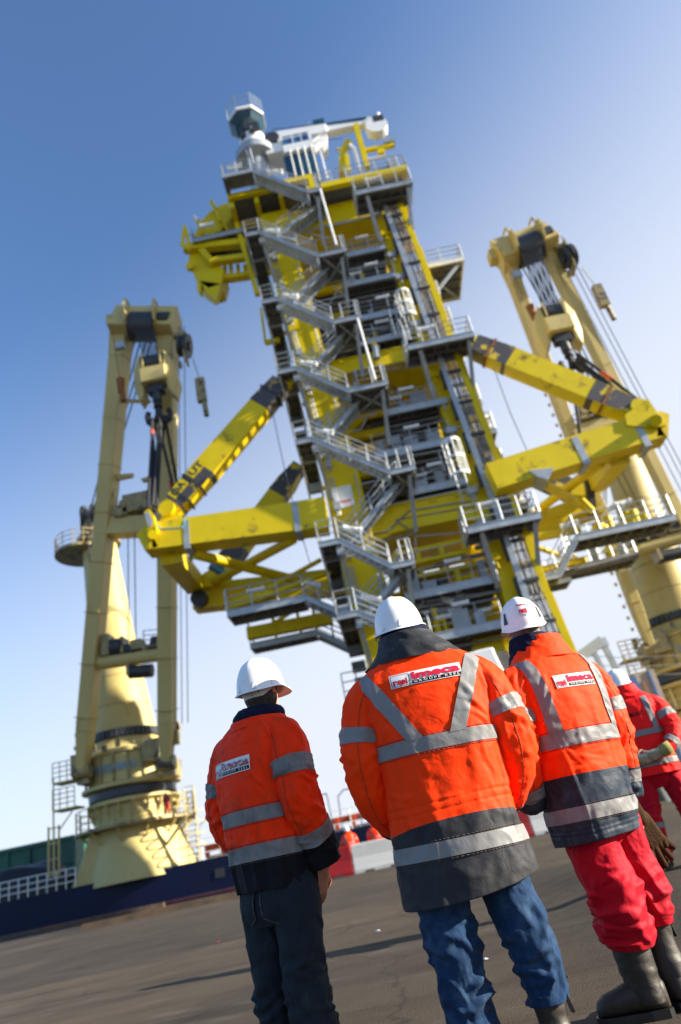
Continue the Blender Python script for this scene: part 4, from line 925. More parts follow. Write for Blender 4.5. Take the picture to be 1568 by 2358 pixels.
# ------------------------------------------------------------------ the two cream mast cranes on the ship
def mast_crane(label, ax, lean, Y0, fl, fr, hl, hr, hook, tips, side, textgap, lw=1.0):
    """ax: axis x at z=0; fl/fr boom feet, hl/hr boom head corners, hook: block centre, tips: sling ends"""
    cr = thing('mast_crane', (ax, Y0, 0), label, 'crane', 'cream mast cranes on the ship')
    C = (ax, Y0, 0); ln = (lean, 0)
    zz = lambda z: ax + lean * z
    L = lambda prof, n=40: MB().lathe(C, prof, n, ln)
    ped = L([(3.25, 1.5), (3.1, 2.2), (2.75, 3.2), (2.5, 4.2), (2.4, 5.2), (2.35, 6.0)]).build('pedestal', M['cream'], cr, smooth=True)
    # fairing plate that runs down flush with the hull
    b = MB(); y = Y0 - 2.05
    b.prism([(zz(2) - 3.6, y, 1.6), (zz(2) + 2.9, y, 1.7), (zz(2) + 2.2, y, 2.2), (zz(3) + 1.75, y, 3.0), (zz(4) + 1.55, y, 3.9), (zz(4) - 2.2, y, 4.3), (zz(3) - 2.75, y, 3.0), (zz(2) - 3.2, y, 2.2)], (0, 1.6, 0)); b.build('pedestal_fairing', M['cream'], cr, bevel=.08)
    b = MB(); b.add([(zz(2) + 1.6, y - .004, 2.0), (zz(2) + 2.1, y - .004, 1.72), (zz(2) + 1.5, y - .004, 1.75), (zz(2) + 1.45, y - .004, 2.15)], [(0, 1, 2, 3)]); b.build('rust_patch', M['rust'], cr)
    # walkway round the pedestal
    zp = 4.35
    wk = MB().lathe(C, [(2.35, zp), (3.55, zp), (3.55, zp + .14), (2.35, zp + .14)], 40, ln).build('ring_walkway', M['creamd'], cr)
    b = MB(); pts = [V((zz(zp) + 3.5 * cos(2 * pi * i / 24), Y0 + 3.5 * sin(2 * pi * i / 24), zp + .14)) for i in range(25)]; b.rail(pts, 1.15, .03, 3, 1.0)
    for i in range(0, 24, 2): p = pts[i]; b.beam(p, (zz(zp) + (p.x - zz(zp)) * .66, Y0 + (p.y - Y0) * .66, zp - 1.0), .08, .1)
    b.build('walkway_railing', M['cream'], wk)
    b = MB(); x = zz(zp) + side * 3.7
    for s in (-.3, 0, .3): b.box(x + s - .04, x + s + .04, Y0 - 3.2, Y0 - 3.1, 2.5, zp + .75)
    for i in range(4): b.box(x - .34, x + .34, Y0 - 3.21, Y0 - 3.12, 2.55 + i * .8, 2.61 + i * .8)
    x = zz(zp) - side * 3.9
    for s in (-.3, .3): b.tube((x + s, Y0 - 2.2, 1.8), (x + s, Y0 - 2.2, zp + 1.4), .05, 6)
    for i in range(14): b.tube((x - .3, Y0 - 2.2, 1.9 + i * .3), (x + .3, Y0 - 2.2, 1.9 + i * .3), .03, 5)
    for i in range(4): b.path([V((x + .75 * cos(t), Y0 - 2.2 - .7 * sin(t), 2.6 + i * .6)) for t in [pi * j / 6 for j in range(7)]], .035, 5)
    b.beam((x - .2, Y0 - 2.2, zp - .1), (x - 1.6, Y0 - 1.8, 3.0), .14, .14)
    b.build('access_ladder', M['cream'], cr)
    # slew bearing and turntable
    L([(2.35, 5.6), (2.75, 5.75), (2.75, 5.9), (2.4, 6.0)]).build('lower_flange', M['cream'], cr, smooth=True)
    b = MB()
    for i in range(20): t = 2 * pi * i / 20; b.beam((zz(5.3) + 2.36 * cos(t), Y0 + 2.36 * sin(t), 4.9), (zz(5.3) + 2.7 * cos(t), Y0 + 2.7 * sin(t), 5.75), .12, .2)
    b.build('flange_gusset', M['cream'], cr)
    L([(2.55, 6.0), (2.6, 6.05), (2.6, 6.5), (2.55, 6.55)], 48).build('slew_bearing', M['rope'], cr, smooth=True)
    tt = L([(2.6, 6.56), (2.95, 6.62), (2.95, 6.8), (2.55, 6.95), (2.42, 8.5), (2.6, 8.55), (2.6, 8.7), (2.25, 8.9), (2.02, 9.5)], 48).build('turntable', M['cream'], cr, smooth=True)
    b = MB()
    for i in range(9): t = -pi / 2 + (i - 4) * .33; r = 2.62; b.box(zz(8) + r * cos(t) - .05, zz(8) + r * cos(t) + .05, Y0 + r * sin(t) - .06, Y0 + r * sin(t) + .06, 6.9, 8.55)
    for s in (-1, 1): b.box(zz(8) + s * 2.2 - .5, zz(8) + s * 2.2 + .5, Y0 - 2.4, Y0 - 1.2, 7.7, 8.9)
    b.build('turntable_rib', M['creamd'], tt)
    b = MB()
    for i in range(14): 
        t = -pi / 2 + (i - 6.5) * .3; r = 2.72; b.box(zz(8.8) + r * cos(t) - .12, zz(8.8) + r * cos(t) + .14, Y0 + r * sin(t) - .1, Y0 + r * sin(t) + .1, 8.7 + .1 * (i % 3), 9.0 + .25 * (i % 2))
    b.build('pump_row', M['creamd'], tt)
    vf = fit(text_mesh('HUISMAN', 1, .02, sub=.25), 0, 0, 2.9, .5); b = MB()
    b.add([(zz(7.6) + 2.62 * sin((x - 1.45 + textgap) / 2.62), Y0 - 2.62 * cos((x - 1.45 + textgap) / 2.62), 7.45 + yv) for x, yv in vf[0]], vf[1]).build('lettering', M['signblue'], tt)
    # toothed dark ring and the tapering mast
    b = MB()
    for i in range(44):
        t = 2 * pi * i / 44; r = 2.02
        b.add([(zz(9.8) + (r + dr) * cos(t + dt), Y0 + (r + dr) * sin(t + dt), z) for z in (9.55, 10.0) for dr, dt in ((0, -.055), (.2, -.055), (.2, .055), (0, .055))], [(0, 1, 2, 3), (7, 6, 5, 4), (0, 4, 5, 1), (1, 5, 6, 2), (2, 6, 7, 3), (3, 7, 4, 0)])
    b.lathe(C, [(2.03, 9.5), (2.12, 9.5), (2.12, 9.6), (2.03, 9.6)], 40, ln); b.build('toothed_ring', M['rope'], cr)
    L([(2.02, 9.5), (1.95, 10.4), (1.7, 13.5), (1.42, 18), (1.22, 22.5), (1.2, 24.2)], 48).build('mast', M['cream'], cr, smooth=True)
    b = MB()
    for z_, r_ in ((11.6, 1.862), (13.5, 1.705), (15.8, 1.56), (18, 1.425), (20.3, 1.315), (22.5, 1.225)): b.lathe(C, [(r_ - .05, z_ - .03), (r_ + .012, z_ - .02), (r_ + .012, z_ + .02), (r_ - .05, z_ + .03)], 40, ln)
    b.build('mast_seam', M['creamd'], cr, smooth=True)
    zh = 24.2
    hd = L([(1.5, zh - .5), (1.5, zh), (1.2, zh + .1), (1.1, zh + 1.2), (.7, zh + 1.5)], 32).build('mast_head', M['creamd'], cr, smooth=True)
    b = MB()
    for s in (-.7, 0, .7): b.tube((zz(zh) + s - .08, Y0 - .5, zh + 1.7), (zz(zh) + s + .08, Y0 - .5, zh + 1.7), .9, 18); b.box(zz(zh) + s - .25, zz(zh) + s - .15, Y0 - .9, Y0 + .4, zh + .6, zh + 2.3)
    b.build('mast_sheave', M['dark'], hd, smooth=True)
    xw = zz(zh) - 1.1
    b = MB(); b.lathe((xw, Y0, 0), [(1.0, zh - 1.15), (2.0, zh - 1.1), (2.0, zh - .9), (1.0, zh - .85)], 32); pw_ = b.build('mast_platform', M['creamd'], cr)
    b = MB(); b.rail([V((xw + 1.95 * cos(2 * pi * i / 16), Y0 + 1.95 * sin(2 * pi * i / 16), zh - .9)) for i in range(17)], 1.1, .03, 3, 1); b.build('mast_railing', M['cream'], pw_)
    # A-frame boom: two box legs, cross members, head
    hl, hr, fl, fr = V(hl), V(hr), V(fl), V(fr)
    wl = .98
    lt = hl + (hr - hl).normalized() * .62; rt2 = hr - (hr - hl).normalized() * .62
    for (f, t, nm) in ((fl, lt, 'boom_leg'), (fr, rt2, 'boom_leg')):
        mid = f.lerp(t, .5)
        b = MB(); b.beam(f, f.lerp(t, .08), .5 * lw, .7, (0, -1, .3), .85 * lw, 1.0 * lw); b.beam(f.lerp(t, .08), f.lerp(t, .9), .85 * lw, 1.0 * lw, (0, -1, .3), 1.02 * lw, 1.25 * lw); b.beam(f.lerp(t, .9), t, 1.02 * lw, 1.25 * lw, (0, -1, .3), 1.3 * lw, 1.35)
        lg = b.build(nm, M['cream'], cr, bevel=.04)
        b = MB()
        for k in range(1, 9): p = f.lerp(t, k / 9.3); b.beam(p, p + (t - f).normalized() * .04, (1.0 + .04) * lw, 1.27 * lw, (0, -1, .3))
        # ladder rungs and brackets along the outer edge
        o = (f - (fl + fr) / 2).normalized(); 
        if nm == 'boom_leg' and f == fl:
            for k in range(26): p = f.lerp(t, .05 + k / 27 * .7) + V((-.58, .1, 0)); b.box(p.x - .12, p.x + .03, p.y - .05, p.y + .05, p.z - .1, p.z + .1)
        b.build('leg_seam', M['cream'], lg)
    def pt(s, u): return fl.lerp(lt, s).lerp(fr.lerp(rt2, s), u)
    b = MB(); b.beam(pt(.505, 0), pt(.505, 1), 1.0, 1.15); b.build('boom_cross_beam', M['cream'], cr, bevel=.03)
    b = MB(); p = pt(.54, .55); b.box(p.x - .9, p.x + .95, p.y - .5, p.y + .6, p.z - .1, p.z + 1.1); b.tube(pt(.55, .25), pt(.55, .36), .5, 12); b.box(pt(.53, .2).x, pt(.53, .4).x, p.y - .5, p.y, p.z - .3, p.z + .4)
    b.build('boom_winch', M['creamd'], cr)
    b = MB(); b.rail([pt(.52, .08), pt(.52, .35)], 1.1, .03); b.build('boom_railing', M['galv'], cr)
    b = MB(); b.beam(pt(.80, 0), pt(.795, .68), .14, .22); b.beam(pt(.80, .15), pt(.797, .6), .2, .1); b.build('boom_tie', M['cream'], cr)
    b = MB()
    for u, s in ((.1, 1), (.86, -1)): p = pt(.615, u); b.prism([p + V((0, 0, 0)), p + V((s * 1.1, 0, .0)), p + V((s * 1.2, 0, .2)), p + V((0, 0, .35)), p + V((-s * .1, 0, -1.2))], (0, .3, 0))
    b.build('rope_bracket', M['cream'], cr)
    # lower winch tube between the legs
    a, c = pt(.215, -.02), pt(.225, 1.02); b = MB(); b.tube(a, c, .42, 16); wt_ = b.build('winch_tube', M['cream'], cr, smooth=True)
    b = MB()
    for u0, u1, r, dz in ((.28, .42, .55, .75), (.44, .6, .35, .55), (.5, .8, .4, -.85), (.82, .9, .45, .8)): b.tube(pt(.22, u0) + V((0, -.1, dz)), pt(.22, u1) + V((0, -.1, dz)), r, 14)
    b.build('winch_drum', M['dark'], wt_, smooth=True)
    b = MB(); 
    for u0, u1, z0_, z1_ in ((.16, .27, .2, 1.5), (.42, .46, .3, 1.3), (.55, .7, .4, 1.0), (.48, .52, -1.1, -.4), (.74, .95, .45, .65)): p, q = pt(.22, u0), pt(.22, u1); b.box(p.x, q.x, p.y - .5, p.y + .5, p.z + z0_, p.z + z1_)
    b.rail([pt(.23, .7) + V((0, 0, .5)), pt(.23, .98) + V((0, 0, .5))], .9, .03); b.build('winch_frame', M['creamd'], wt_)
    # foot joints, side cage
    b = MB(); 
    for f in (fl, fr): b.tube(f + V((-.5, 0, 0)), f + V((.5, 0, 0)), .42, 16); b.box(f.x - .35, f.x + .35, f.y, f.y + 1.6, f.z - .7, f.z + .3)
    b.build('boom_hinge', M['creamd'], cr)
    b = MB(); x = fl.x - 1.1; y = fl.y
    b.rail([(x - .7, y, fl.z - .3), (x + .6, y, fl.z - .3)], 1.1, .03, 4, .4); b.rail([(x - .7, y, fl.z - 1.8), (x + .6, y, fl.z - 1.8)], 1.1, .03, 4, .5); b.box(x - .7, x + .7, y, y + 1.2, fl.z - .4, fl.z - .3); b.box(x - .7, x + .7, y, y + 1.2, fl.z - 1.9, fl.z - 1.8)
    b.tube((x - .65, y, fl.z - 4.2), (x - .65, y, fl.z), .05, 6); b.beam((x + .5, y + .2, fl.z - 1.9), (x - .4, y + .2, fl.z - 2.9), .06, .06); b.build('operator_platform', M['cream'], cr)
    b = MB(); 
    for i in range(3): b.tube((fr.x + .55, fr.y - .1 + i * .25, fr.z + 2.0), (fr.x + .75, fr.y - .1 + i * .25, fr.z + 2.0), .38, 14)
    b.box(fr.x + .3, fr.x + .8, fr.y - .2, fr.y + .4, fr.z + 1.0, fr.z + 1.8); b.build('guide_sheave', M['creamd'], cr, smooth=True)
    # boom head: head box, big dark sheaves, side sheave
    hd = (hr - hl); u = hd.normalized(); up = V((0, .25, 1)).normalized()
    b = MB(); b.beam(hl + up * -.6, hr + up * -.6, 1.5, 2.0, (0, .25, 1))
    hb = b.build('boom_head', M['cream'], cr, bevel=.06)
    b = MB(); c = hl.lerp(hr, .5)
    b.tube(c - u * .85 + V((0, -.30, -1.0)), c + u * .85 + V((0, -.30, -1.0)), 1.0, 24); b.tube(hl.lerp(hr, .83) - u * .3 + V((0, -.7, -.7)), hl.lerp(hr, .83) + u * .45 + V((0, -.7, -.7)), .5, 16)
    b.build('head_sheave', M['dark'], hb, smooth=True)
    b = MB()
    for s in (-1.0, .95):
        p = c + u * s; b.prism([p + V((0, -1.5, .2)), p + V((0, .6, .6)), p + V((0, .6, -1.6)), p + V((0, -1.5, -1.4)), p + V((0, -1.75, -.6))], u * .12)
        b.path([p + V((0, -1.2, .1)), p + V((0, -.9, .95)), p + V((0, -.2, 1.1)), p + V((0, .3, .5))], .08, 6)
    for s, hh in ((-1.9, .9), (-1.6, .65), (.9, .55), (1.7, .7)): p = c + u * s; b.tube(p + V((0, 0, .3)), p + V((0, 0, .3 + hh)), .09, 6)
    b.beam(c - u * 1.75 + V((0, 0, .95)), c - u * 1.1 + V((0, 0, .9)), .3, .3); b.beam(c + u * .6 + V((0, 0, .8)), c + u * 1.3 + V((0, 0, .8)), .3, .25); b.box((hl - u * .1).x - .35, hl.x + .1, hl.y - .4, hl.y + .4, hl.z - .7, hl.z + .1)
    b.build('sheave_cheek', M['cream'], hb)
    b = MB(); p = hl + u * .55 + V((0, -.85, -3.0)); b.box(p.x - .3, p.x + .3, p.y - .1, p.y + .2, p.z - .25, p.z + .25); b.build('floodlight', M['galv'], hb)
    b = MB(); p = hr + V((.42, -.3, -2.7)); b.tube(p - u * .35, p - u * .12, .7, 20); b.tube(p + u * .0, p + u * .28, .78, 20); b.tube(p - u * .5, p + u * .4, .3, 12); b.build('side_sheave', M['dark'], hb, smooth=True)
    b = MB(); b.beam(p + V((-.6, 0, 1.0)), p + V((.2, 0, .9)), .3, .3); b.beam(p - u * .02 + V((0, 0, -1.3)), p - u * .02 + V((0, 0, 1.2)), .1, 1.0, (0, 1, 0)); b.tube(p + V((-.5, 0, -1.4)), p + V((-.35, 0, -1.4)), .25, 10); b.build('sheave_frame', M['creamd'], hb)
    # hook block hanging from the head
    hook = V(hook); bk = MB(); w0 = 1.35
    for s in (-1, 1):
        x = hook.x + s * .75
        bk.prism([(x, hook.y - .55, hook.z + 1.5), (x + s * .5, hook.y - .3, hook.z + .6), (x + s * .62, hook.y, hook.z - .6), (x + s * .35, hook.y, hook.z - 1.7), (x, hook.y - .1, hook.z - 1.3), (x - s * .1, hook.y - .5, hook.z)], (0, .95, 0))
    bk.box(hook.x - .8, hook.x + .8, hook.y - .62, hook.y + .5, hook.z - .75, hook.z + .35); bk.box(hook.x - .62, hook.x - .5, hook.y - .66, hook.y - .6, hook.z + .35, hook.z + 1.5); bk.box(hook.x + .5, hook.x + .62, hook.y - .66, hook.y - .6, hook.z + .35, hook.z + 1.5)
    bl = bk.build('hook_block', M['cream'], cr, bevel=.05)
    b = MB(); b.tube(hook + V((-.7, 0, .9)), hook + V((.7, 0, .9)), .6, 20); b.box(hook.x - .5, hook.x + .5, hook.y - .3, hook.y + .3, hook.z - 1.35, hook.z - .76); b.tube(hook + V((0, 0, -1.2)), hook + V((0, 0, -2.0)), .3, 12); b.build('block_sheave', M['dark'], bl, smooth=True)
    hk = hook + V((0, 0, -2.6)); b = MB(); b.tube(hook + V((0, 0, -1.9)), hk + V((0, 0, .2)), .22, 10, .28)
    for s in (-1, 1): b.path([hk + V((0, 0, .2)), hk + V((s * .1, 0, -.5)), hk + V((s * .35, 0, -.95)), hk + V((s * .62, 0, -.8)), hk + V((s * .7, 0, -.35)), hk + V((s * .6, 0, -.05))], .17, 8)
    b.build('hook', M['sling'], bl, smooth=True)
    b = MB()
    for i in range(8): s = -.65 + i * .186; b.tube(c + u * s + V((0, -.9, -1.0)), hook + V((s * .7, -.3, 1.2)), .045, 5)
    for i in range(4): s = -.6 + i * .4; b.tube(c + u * s + V((0, .2, -.6)), (zz(zh) + s * .6, Y0 - .6, zh + 1.9), .05, 5)
    for i in range(3): b.tube((zz(zh) - .5 + i * .25, Y0 - .8, zh + 1.7), pt(.3, -.02 + .03 * i), .04, 5)
    for du, dv, e in ((.93, .0, 0), (1.04, 0, 0), (1.13, 0, 0)): p = hl.lerp(hr, du); b.tube(p + V((0, -.4, -1)), fr + V((.75 + (du - .93) * 4, -.4, 2.0)), .028, 5)
    for s in (.38, .48): b.tube(pt(.5, s), pt(.24, s + .1), .035, 5)
    b.build('hoist_rope', M['rope'], cr)
    # small auxiliary hooks
    b = MB(); p = hr + V((1.15, -.5, -6.6)); b.tube(p + V((0, 0, .9)), hr + V((.85, -.4, -3.9)), .03, 5); b.box(p.x - .28, p.x + .28, p.y - .2, p.y + .2, p.z - .8, p.z + .9); b.tube(p + V((.1, 0, -.8)), p + V((.15, 0, -1.9)), .16, 8); b.build('auxiliary_hook', M['creamd'], cr)
    b = MB(); p = hl + u * .5 + V((0, -.95, -6.3)); b.tube(p, hl + u * .05 + V((0, -.95, -.6)), .03, 5); b.tube(p + V((0, 0, .5)), p + V((0, 0, -.5)), .28, 8, .2); b.tube(p + V((.05, 0, -.5)), p + V((.1, 0, -1.2)), .18, 8); b.build('headache_ball', M['rust'], cr)
    return cr, hk

CL, HKL = mast_crane('cream coloured mast crane on the ship left of the yellow tower, lit from the right', -15.6, -.088, 44.5,
                     U(c4, 520, 1060, 41.6), U(c4, 1055, 1010, 41.6), U(c3, 500, 130, 34.6), U(c3, 890, 130, 34.6), U(c3, 757, 490, 33.6), None, -1, -.15)
CR, HKR = mast_crane('cream mast crane on the ship right of the yellow tower, partly cut by the frame', 18.65, .085, 44.5,
                     U(c6, 1370, 1120, 42.5), U(c6, 1370, 1120, 42.5) + V((5.2, 0, -.1)), U(c5, 335, 270, 35), U(c5, 690, 130, 35), U(c5, 745, 745, 33.8), None, -1, .1, .72)
# lifting slings from the hooks down to the arm tips
def sling(name_lab, pts_list, red=None):
    o = None; b = MB()
    for p in pts_list: b.path(p, .10, 7)
    o = b.build('lifting_sling', M['sling'], smooth=True); tag(o, name_lab, 'sling', 'slings hanging from the crane hooks')
    if red:
        k = MB(); k.tube(red[0], red[1], .115, 7); k.build('red_sleeve', M['redor'], o)
S3 = lambda x, y, Y0: U(c3, x, y, Y0)
h0 = HKL + V((.0, 0, -.9)); 
sling('pair of black slings from the left crane hook to the left arm front tip', [[h0 + V((-.45, -.1, .3)), S3(735, 760, 33.2), S3(738, 860, 32.8), S3(710, 1330, 30.4)], [h0 + V((-.4, -.1, .2)), S3(738, 860, 32.8), S3(750, 1000, 32.2), S3(722, 1330, 30.4)], [h0 + V((-.3, 0, .1)), S3(775, 900, 32.4), S3(740, 1310, 30.5)]], (S3(736, 830, 32.85), S3(737, 860, 32.8)))
sling('pair of black slings slanting from the left crane hook behind the diagonal strut', [[h0 + V((.4, 0, .2)), S3(815, 740, 33.6), S3(860, 980, 35), S3(905, 1230, 36.3), S3(985, 1660, 37)], [h0 + V((.3, 0, 0)), S3(800, 900, 34.4), S3(880, 1230, 36), S3(960, 1580, 37)]], (S3(848, 1150, 35.7), S3(866, 1200, 35.9)))
sling('thick black sling hanging straight down from the left crane hook', [[h0 + V((0, -.1, .3)), S3(785, 780, 33.2), S3(790, 900, 32.6), S3(765, 1320, 30.6)]])
S5 = lambda x, y, Y0: U(c5, x, y, Y0); h1 = HKR + V((0, 0, -.9))
sling('black slings fanning from the right crane hook to the right arm tip', [[h1 + V((.4, -.1, .3)), S5(880, 930, 33.4), S5(1060, 1060, 32.2), S5(1300, 1250, 30.6)], [h1 + V((.4, 0, .1)), S5(880, 960, 33.4), S5(1150, 1180, 31.6), S5(1290, 1270, 30.7)], [h1 + V((.3, 0, 0)), S5(875, 985, 33.4), S5(1060, 1130, 32), S5(1190, 1230, 31)]], (S5(1040, 1050, 32.3), S5(1120, 1105, 31.8)))
sling('thick black sling from the right crane hook down behind the right arm', [[h1 + V((-.5, 0, .2)), S5(800, 1020, 34.3), S5(860, 1180, 35), S5(905, 1490, 36.4), S5(960, 1740, 37)], [h1 + V((-.4, 0, .1)), S5(850, 1060, 34.4), S5(880, 1300, 35.6), S5(900, 1480, 36.4)]])

# ------------------------------------------------------------------ things far right: loader arm, white cover, containers
la = thing('loader_arm', (10.5, 35, 0), 'dark grey folding arm standing behind the man in red trousers, left of the right crane', 'arm')
b = MB(); Y0 = 35.0
b.beam(U(c6, 890, 1180, Y0), U(c6, 1040, 1070, Y0), .5, .55, (0, 1, 0)); b.beam(U(c6, 1030, 1055, Y0), U(c6, 1060, 1110, Y0), .5, .3, (0, 1, 0)); b.build('upper_arm', M['greybox'], la)
b = MB(); p = U(c6, 1050, 1080, Y0); q = U(c6, 1100, 1230, Y0); b.beam(p, V((q.x + 1.0, Y0, 0)), .25, .25, (0, 1, 0)); p = U(c6, 985, 1130, Y0); q = U(c6, 1025, 1250, Y0); b.beam(p, V((q.x + 1.0, Y0, 0)), .22, .22, (0, 1, 0)); b.beam(U(c6, 890, 1180, Y0), V((9.6, Y0, 0)), .5, .5, (0, 1, 0)); b.build('leg', M['galv'], la)
wc = thing('covered_machine', (4.7, 28.8, 0), 'white sheeted machine standing between the middle man and the man in red trousers', 'machine')
Y0 = 28.8
b = MB(); b.prism([U(c6, 150, 1150, Y0), U(c6, 235, 1125, Y0), U(c6, 325, 1105, Y0), U(c6, 345, 1160, Y0), U(c6, 390, 1250, Y0), V((5.7, Y0, 4.8)), V((6.1, Y0, 0)), V((2.4, Y0, 0)), V((2.8, Y0, 4.6))], (0, .95, 0)); b.build('white_sheet', M['white'], wc, bevel=.06)
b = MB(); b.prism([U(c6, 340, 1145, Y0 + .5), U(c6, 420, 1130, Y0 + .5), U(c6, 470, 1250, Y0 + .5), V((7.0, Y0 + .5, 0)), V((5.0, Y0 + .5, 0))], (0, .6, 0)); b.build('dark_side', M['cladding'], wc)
ct = thing('site_container', (15, 38, 0), 'small brown and blue site container behind the shoulder of the rearmost man', 'container')
Y0 = 38; p = U(c6, 1255, 1290, Y0); q = U(c6, 1350, 1260, Y0); r_ = U(c6, 1375, 1400, Y0)
MB().box(p.x, q.x + .3, Y0, Y0 + 4, 0, q.z).build('container_body', mat('brown_container', (.42, .33, .24), .6, var=.15, vscale=1), ct)
b = MB(); b.box(p.x - .35, p.x + .02, Y0 - .1, Y0 + 4, 0, q.z - .2); b.box(q.x - .1, q.x + .02, Y0 - .06, Y0 - .001, 0, q.z - .02); b.build('blue_door', mat('blue_container_door', (.05, .14, .36), .5), ct)
MB().box(p.x + .25, q.x - .3, Y0 - .03, Y0 - .001, q.z - 1.6, q.z - .5).build('window', mat('rust_brown_panel', (.3, .14, .08), .6), ct)
for i in range(3):
    tag(MB().path([V((8, 37, 8.3 - i * .5)), V((13, 38, 7.2 - i * .5)), V((20, 40, 6.4 - i * .5))], .02, 4).build('overhead_wire', M['rope']), ['topmost', 'middle', 'lowest'][i] + ' thin wire crossing the sky beside the grey loader arm', 'wire')
# ------------------------------------------------------------------ people
NZ = noise.noise
def ridge(v): v = 1 - min(1, abs(v) * 2.3); return v * v * (3 - 2 * v)
def make_folds(rr, n, cx, cy, ang, ln, wd, am):
    """creases as short curved ridges: centre ranges, angle range (degrees), length, width and height ranges, in metres on the cloth"""
    out = []
    for _ in range(n):
        x = cx(rr); y = cy(rr); a = radians(rr.uniform(*ang)); L = rr.uniform(*ln); w = rr.uniform(*wd); out.append((x, y, cos(a), sin(a), L / 2, w, rr.uniform(*am), rr.uniform(-2.5, 2.5)))
    return out
def foldsum(fs, x, y):
    d = 0.0
    for cx, cy, ca, sa, hl, w, am, bend in fs:
        dx = x - cx; dy = y - cy
        if abs(dx) > hl + 3 * w or abs(dy) > hl + 3 * w: continue
        u = dx * ca + dy * sa
        if abs(u) >= hl: continue
        q = u / hl; v = (dy * ca - dx * sa + bend * u * u) / (w * (1.15 - .4 * abs(q)))
        if abs(v) > 3.6: continue
        t = (1 - q * q); t *= t
        d += am * t * (math.exp(-v * v) - .5 * math.exp(-((v - 1.7) / 1.1) ** 2))
    return d
def sgp(v, p): return math.copysign(abs(v) ** p, v)
def bump01(z, a, b, s):
    return smooth01((z - a) / s) * (1 - smooth01((z - b) / s))

def cloth(name, col, dirt=None, dlo=.58, dhi=.72, dscale=5.0, rough=.62, weave=700, wr=.25, var=.05):
    m = mat(name, col, rough, var=var, vscale=3.5, spec=.12, dirt=dirt, dscale=dscale, dlo=dlo, dhi=dhi)
    nt = m.node_tree; bs = nt.nodes['Principled BSDF']; L = nt.links.new
    bs.inputs['Sheen Weight'].default_value = .03; bs.inputs['Sheen Roughness'].default_value = .5
    tc = nt.nodes['Texture Coordinate']
    n = nt.nodes.new('ShaderNodeTexNoise'); n.inputs['Scale'].default_value = 24; n.inputs['Detail'].default_value = 5; n.inputs['Distortion'].default_value = 1.2; L(tc.outputs['Object'], n.inputs['Vector'])
    f = nt.nodes.new('ShaderNodeTexNoise'); f.inputs['Scale'].default_value = weave; f.inputs['Detail'].default_value = 1; L(tc.outputs['Object'], f.inputs['Vector'])
    a = nt.nodes.new('ShaderNodeMath'); a.operation = 'MULTIPLY_ADD'; L(f.outputs['Fac'], a.inputs[0]); a.inputs[1].default_value = .12; L(n.outputs['Fac'], a.inputs[2])
    b = nt.nodes.new('ShaderNodeBump'); b.inputs['Strength'].default_value = wr; b.inputs['Distance'].default_value = .012; L(a.outputs[0], b.inputs['Height']); L(b.outputs[0], bs.inputs['Normal'])
    return m

M['orange'] = cloth('orange_hi_vis_cloth', (1.0, .044, .0), dirt=(.6, .05, .008), dlo=.66, dhi=.9)
M['orange_dirty'] = cloth('soiled_orange_hi_vis_cloth', (.93, .033, .0), dirt=(.16, .045, .015), dlo=.52, dhi=.78, dscale=7)
M['red_jacket'] = cloth('red_hi_vis_cloth', (.95, .012, .01))
M['charcoal'] = cloth('charcoal_cloth', (.026, .028, .033), dirt=(.06, .058, .055), dlo=.5, dhi=.75, rough=.55)
M['blackcloth'] = cloth('black_cloth', (.008, .008, .011), rough=.7)
M['navycloth'] = cloth('navy_cloth', (.022, .034, .052), dirt=(.06, .07, .085), dlo=.5, dhi=.7, rough=.5)
M['fleece'] = cloth('navy_fleece', (.006, .009, .028), rough=.9, wr=.5)
M['reflect'] = cloth('grey_reflective_tape', (.21, .21, .21), dirt=(.15, .145, .14), rough=.38, wr=.2)
M['reflect_dirty'] = cloth('soiled_reflective_tape', (.20, .195, .19), dirt=(.10, .09, .08), dlo=.5, dhi=.7, rough=.45, wr=.3)
M['redtrouser'] = cloth('crimson_work_cloth', (.42, .002, .014), dirt=(.22, .002, .008), dlo=.62, dhi=.85)
M['jeans'] = cloth('blue_denim', (.010, .032, .082), dirt=(.045, .09, .16), dlo=.50, dhi=.72, dscale=6, rough=.8, wr=.35, var=.2)
M['darkjeans'] = cloth('dark_grey_denim', (.014, .02, .026), dirt=(.04, .048, .052), dlo=.55, dhi=.75, dscale=6, rough=.8, wr=.35, var=.25)
M['rubber'] = mat('black_rubber_boot', (.022, .017, .012), .55, var=.25, vscale=6, dirt=(.10, .08, .06), dscale=5, dlo=.58, dhi=.72, bump=.1, bscale=60)
M['helmet'] = mat('white_helmet_shell', (.80, .80, .80), .3, var=.02, vscale=5, dirt=(.55, .53, .5), dscale=14, dlo=.58, dhi=.8, coat=.1)
M['skin'] = mat('skin', (.48, .22, .14), .5, var=.12, vscale=14, bump=.15, bscale=120)
M['skin'].node_tree.nodes['Principled BSDF'].inputs['Subsurface Weight'].default_value = .25
M['skin'].node_tree.nodes['Principled BSDF'].inputs['Subsurface Radius'].default_value = (.012, .004, .002)
def hairmat(n, c, c2): return mat(n, c, .45, vscale=55, col2=c2, bump=.9, bscale=110, stretch=(1.4, 1.4, .22))
M['hairbrown'] = hairmat('dark_brown_hair', (.012, .008, .006), (.05, .032, .022))
M['hairgrey'] = hairmat('greying_hair', (.045, .04, .036), (.26, .24, .21))
M['glove_brown'] = mat('brown_work_glove', (.040, .021, .009), .85, var=.35, spec=.1, vscale=20, bump=.4, bscale=150)
M['glove_pale'] = mat('pale_work_glove', (.42, .38, .28), .8, var=.25, vscale=18, bump=.4, bscale=120)
M['glove_cuff'] = mat('olive_glove_cuff', (.26, .22, .06), .8, var=.25, vscale=18)
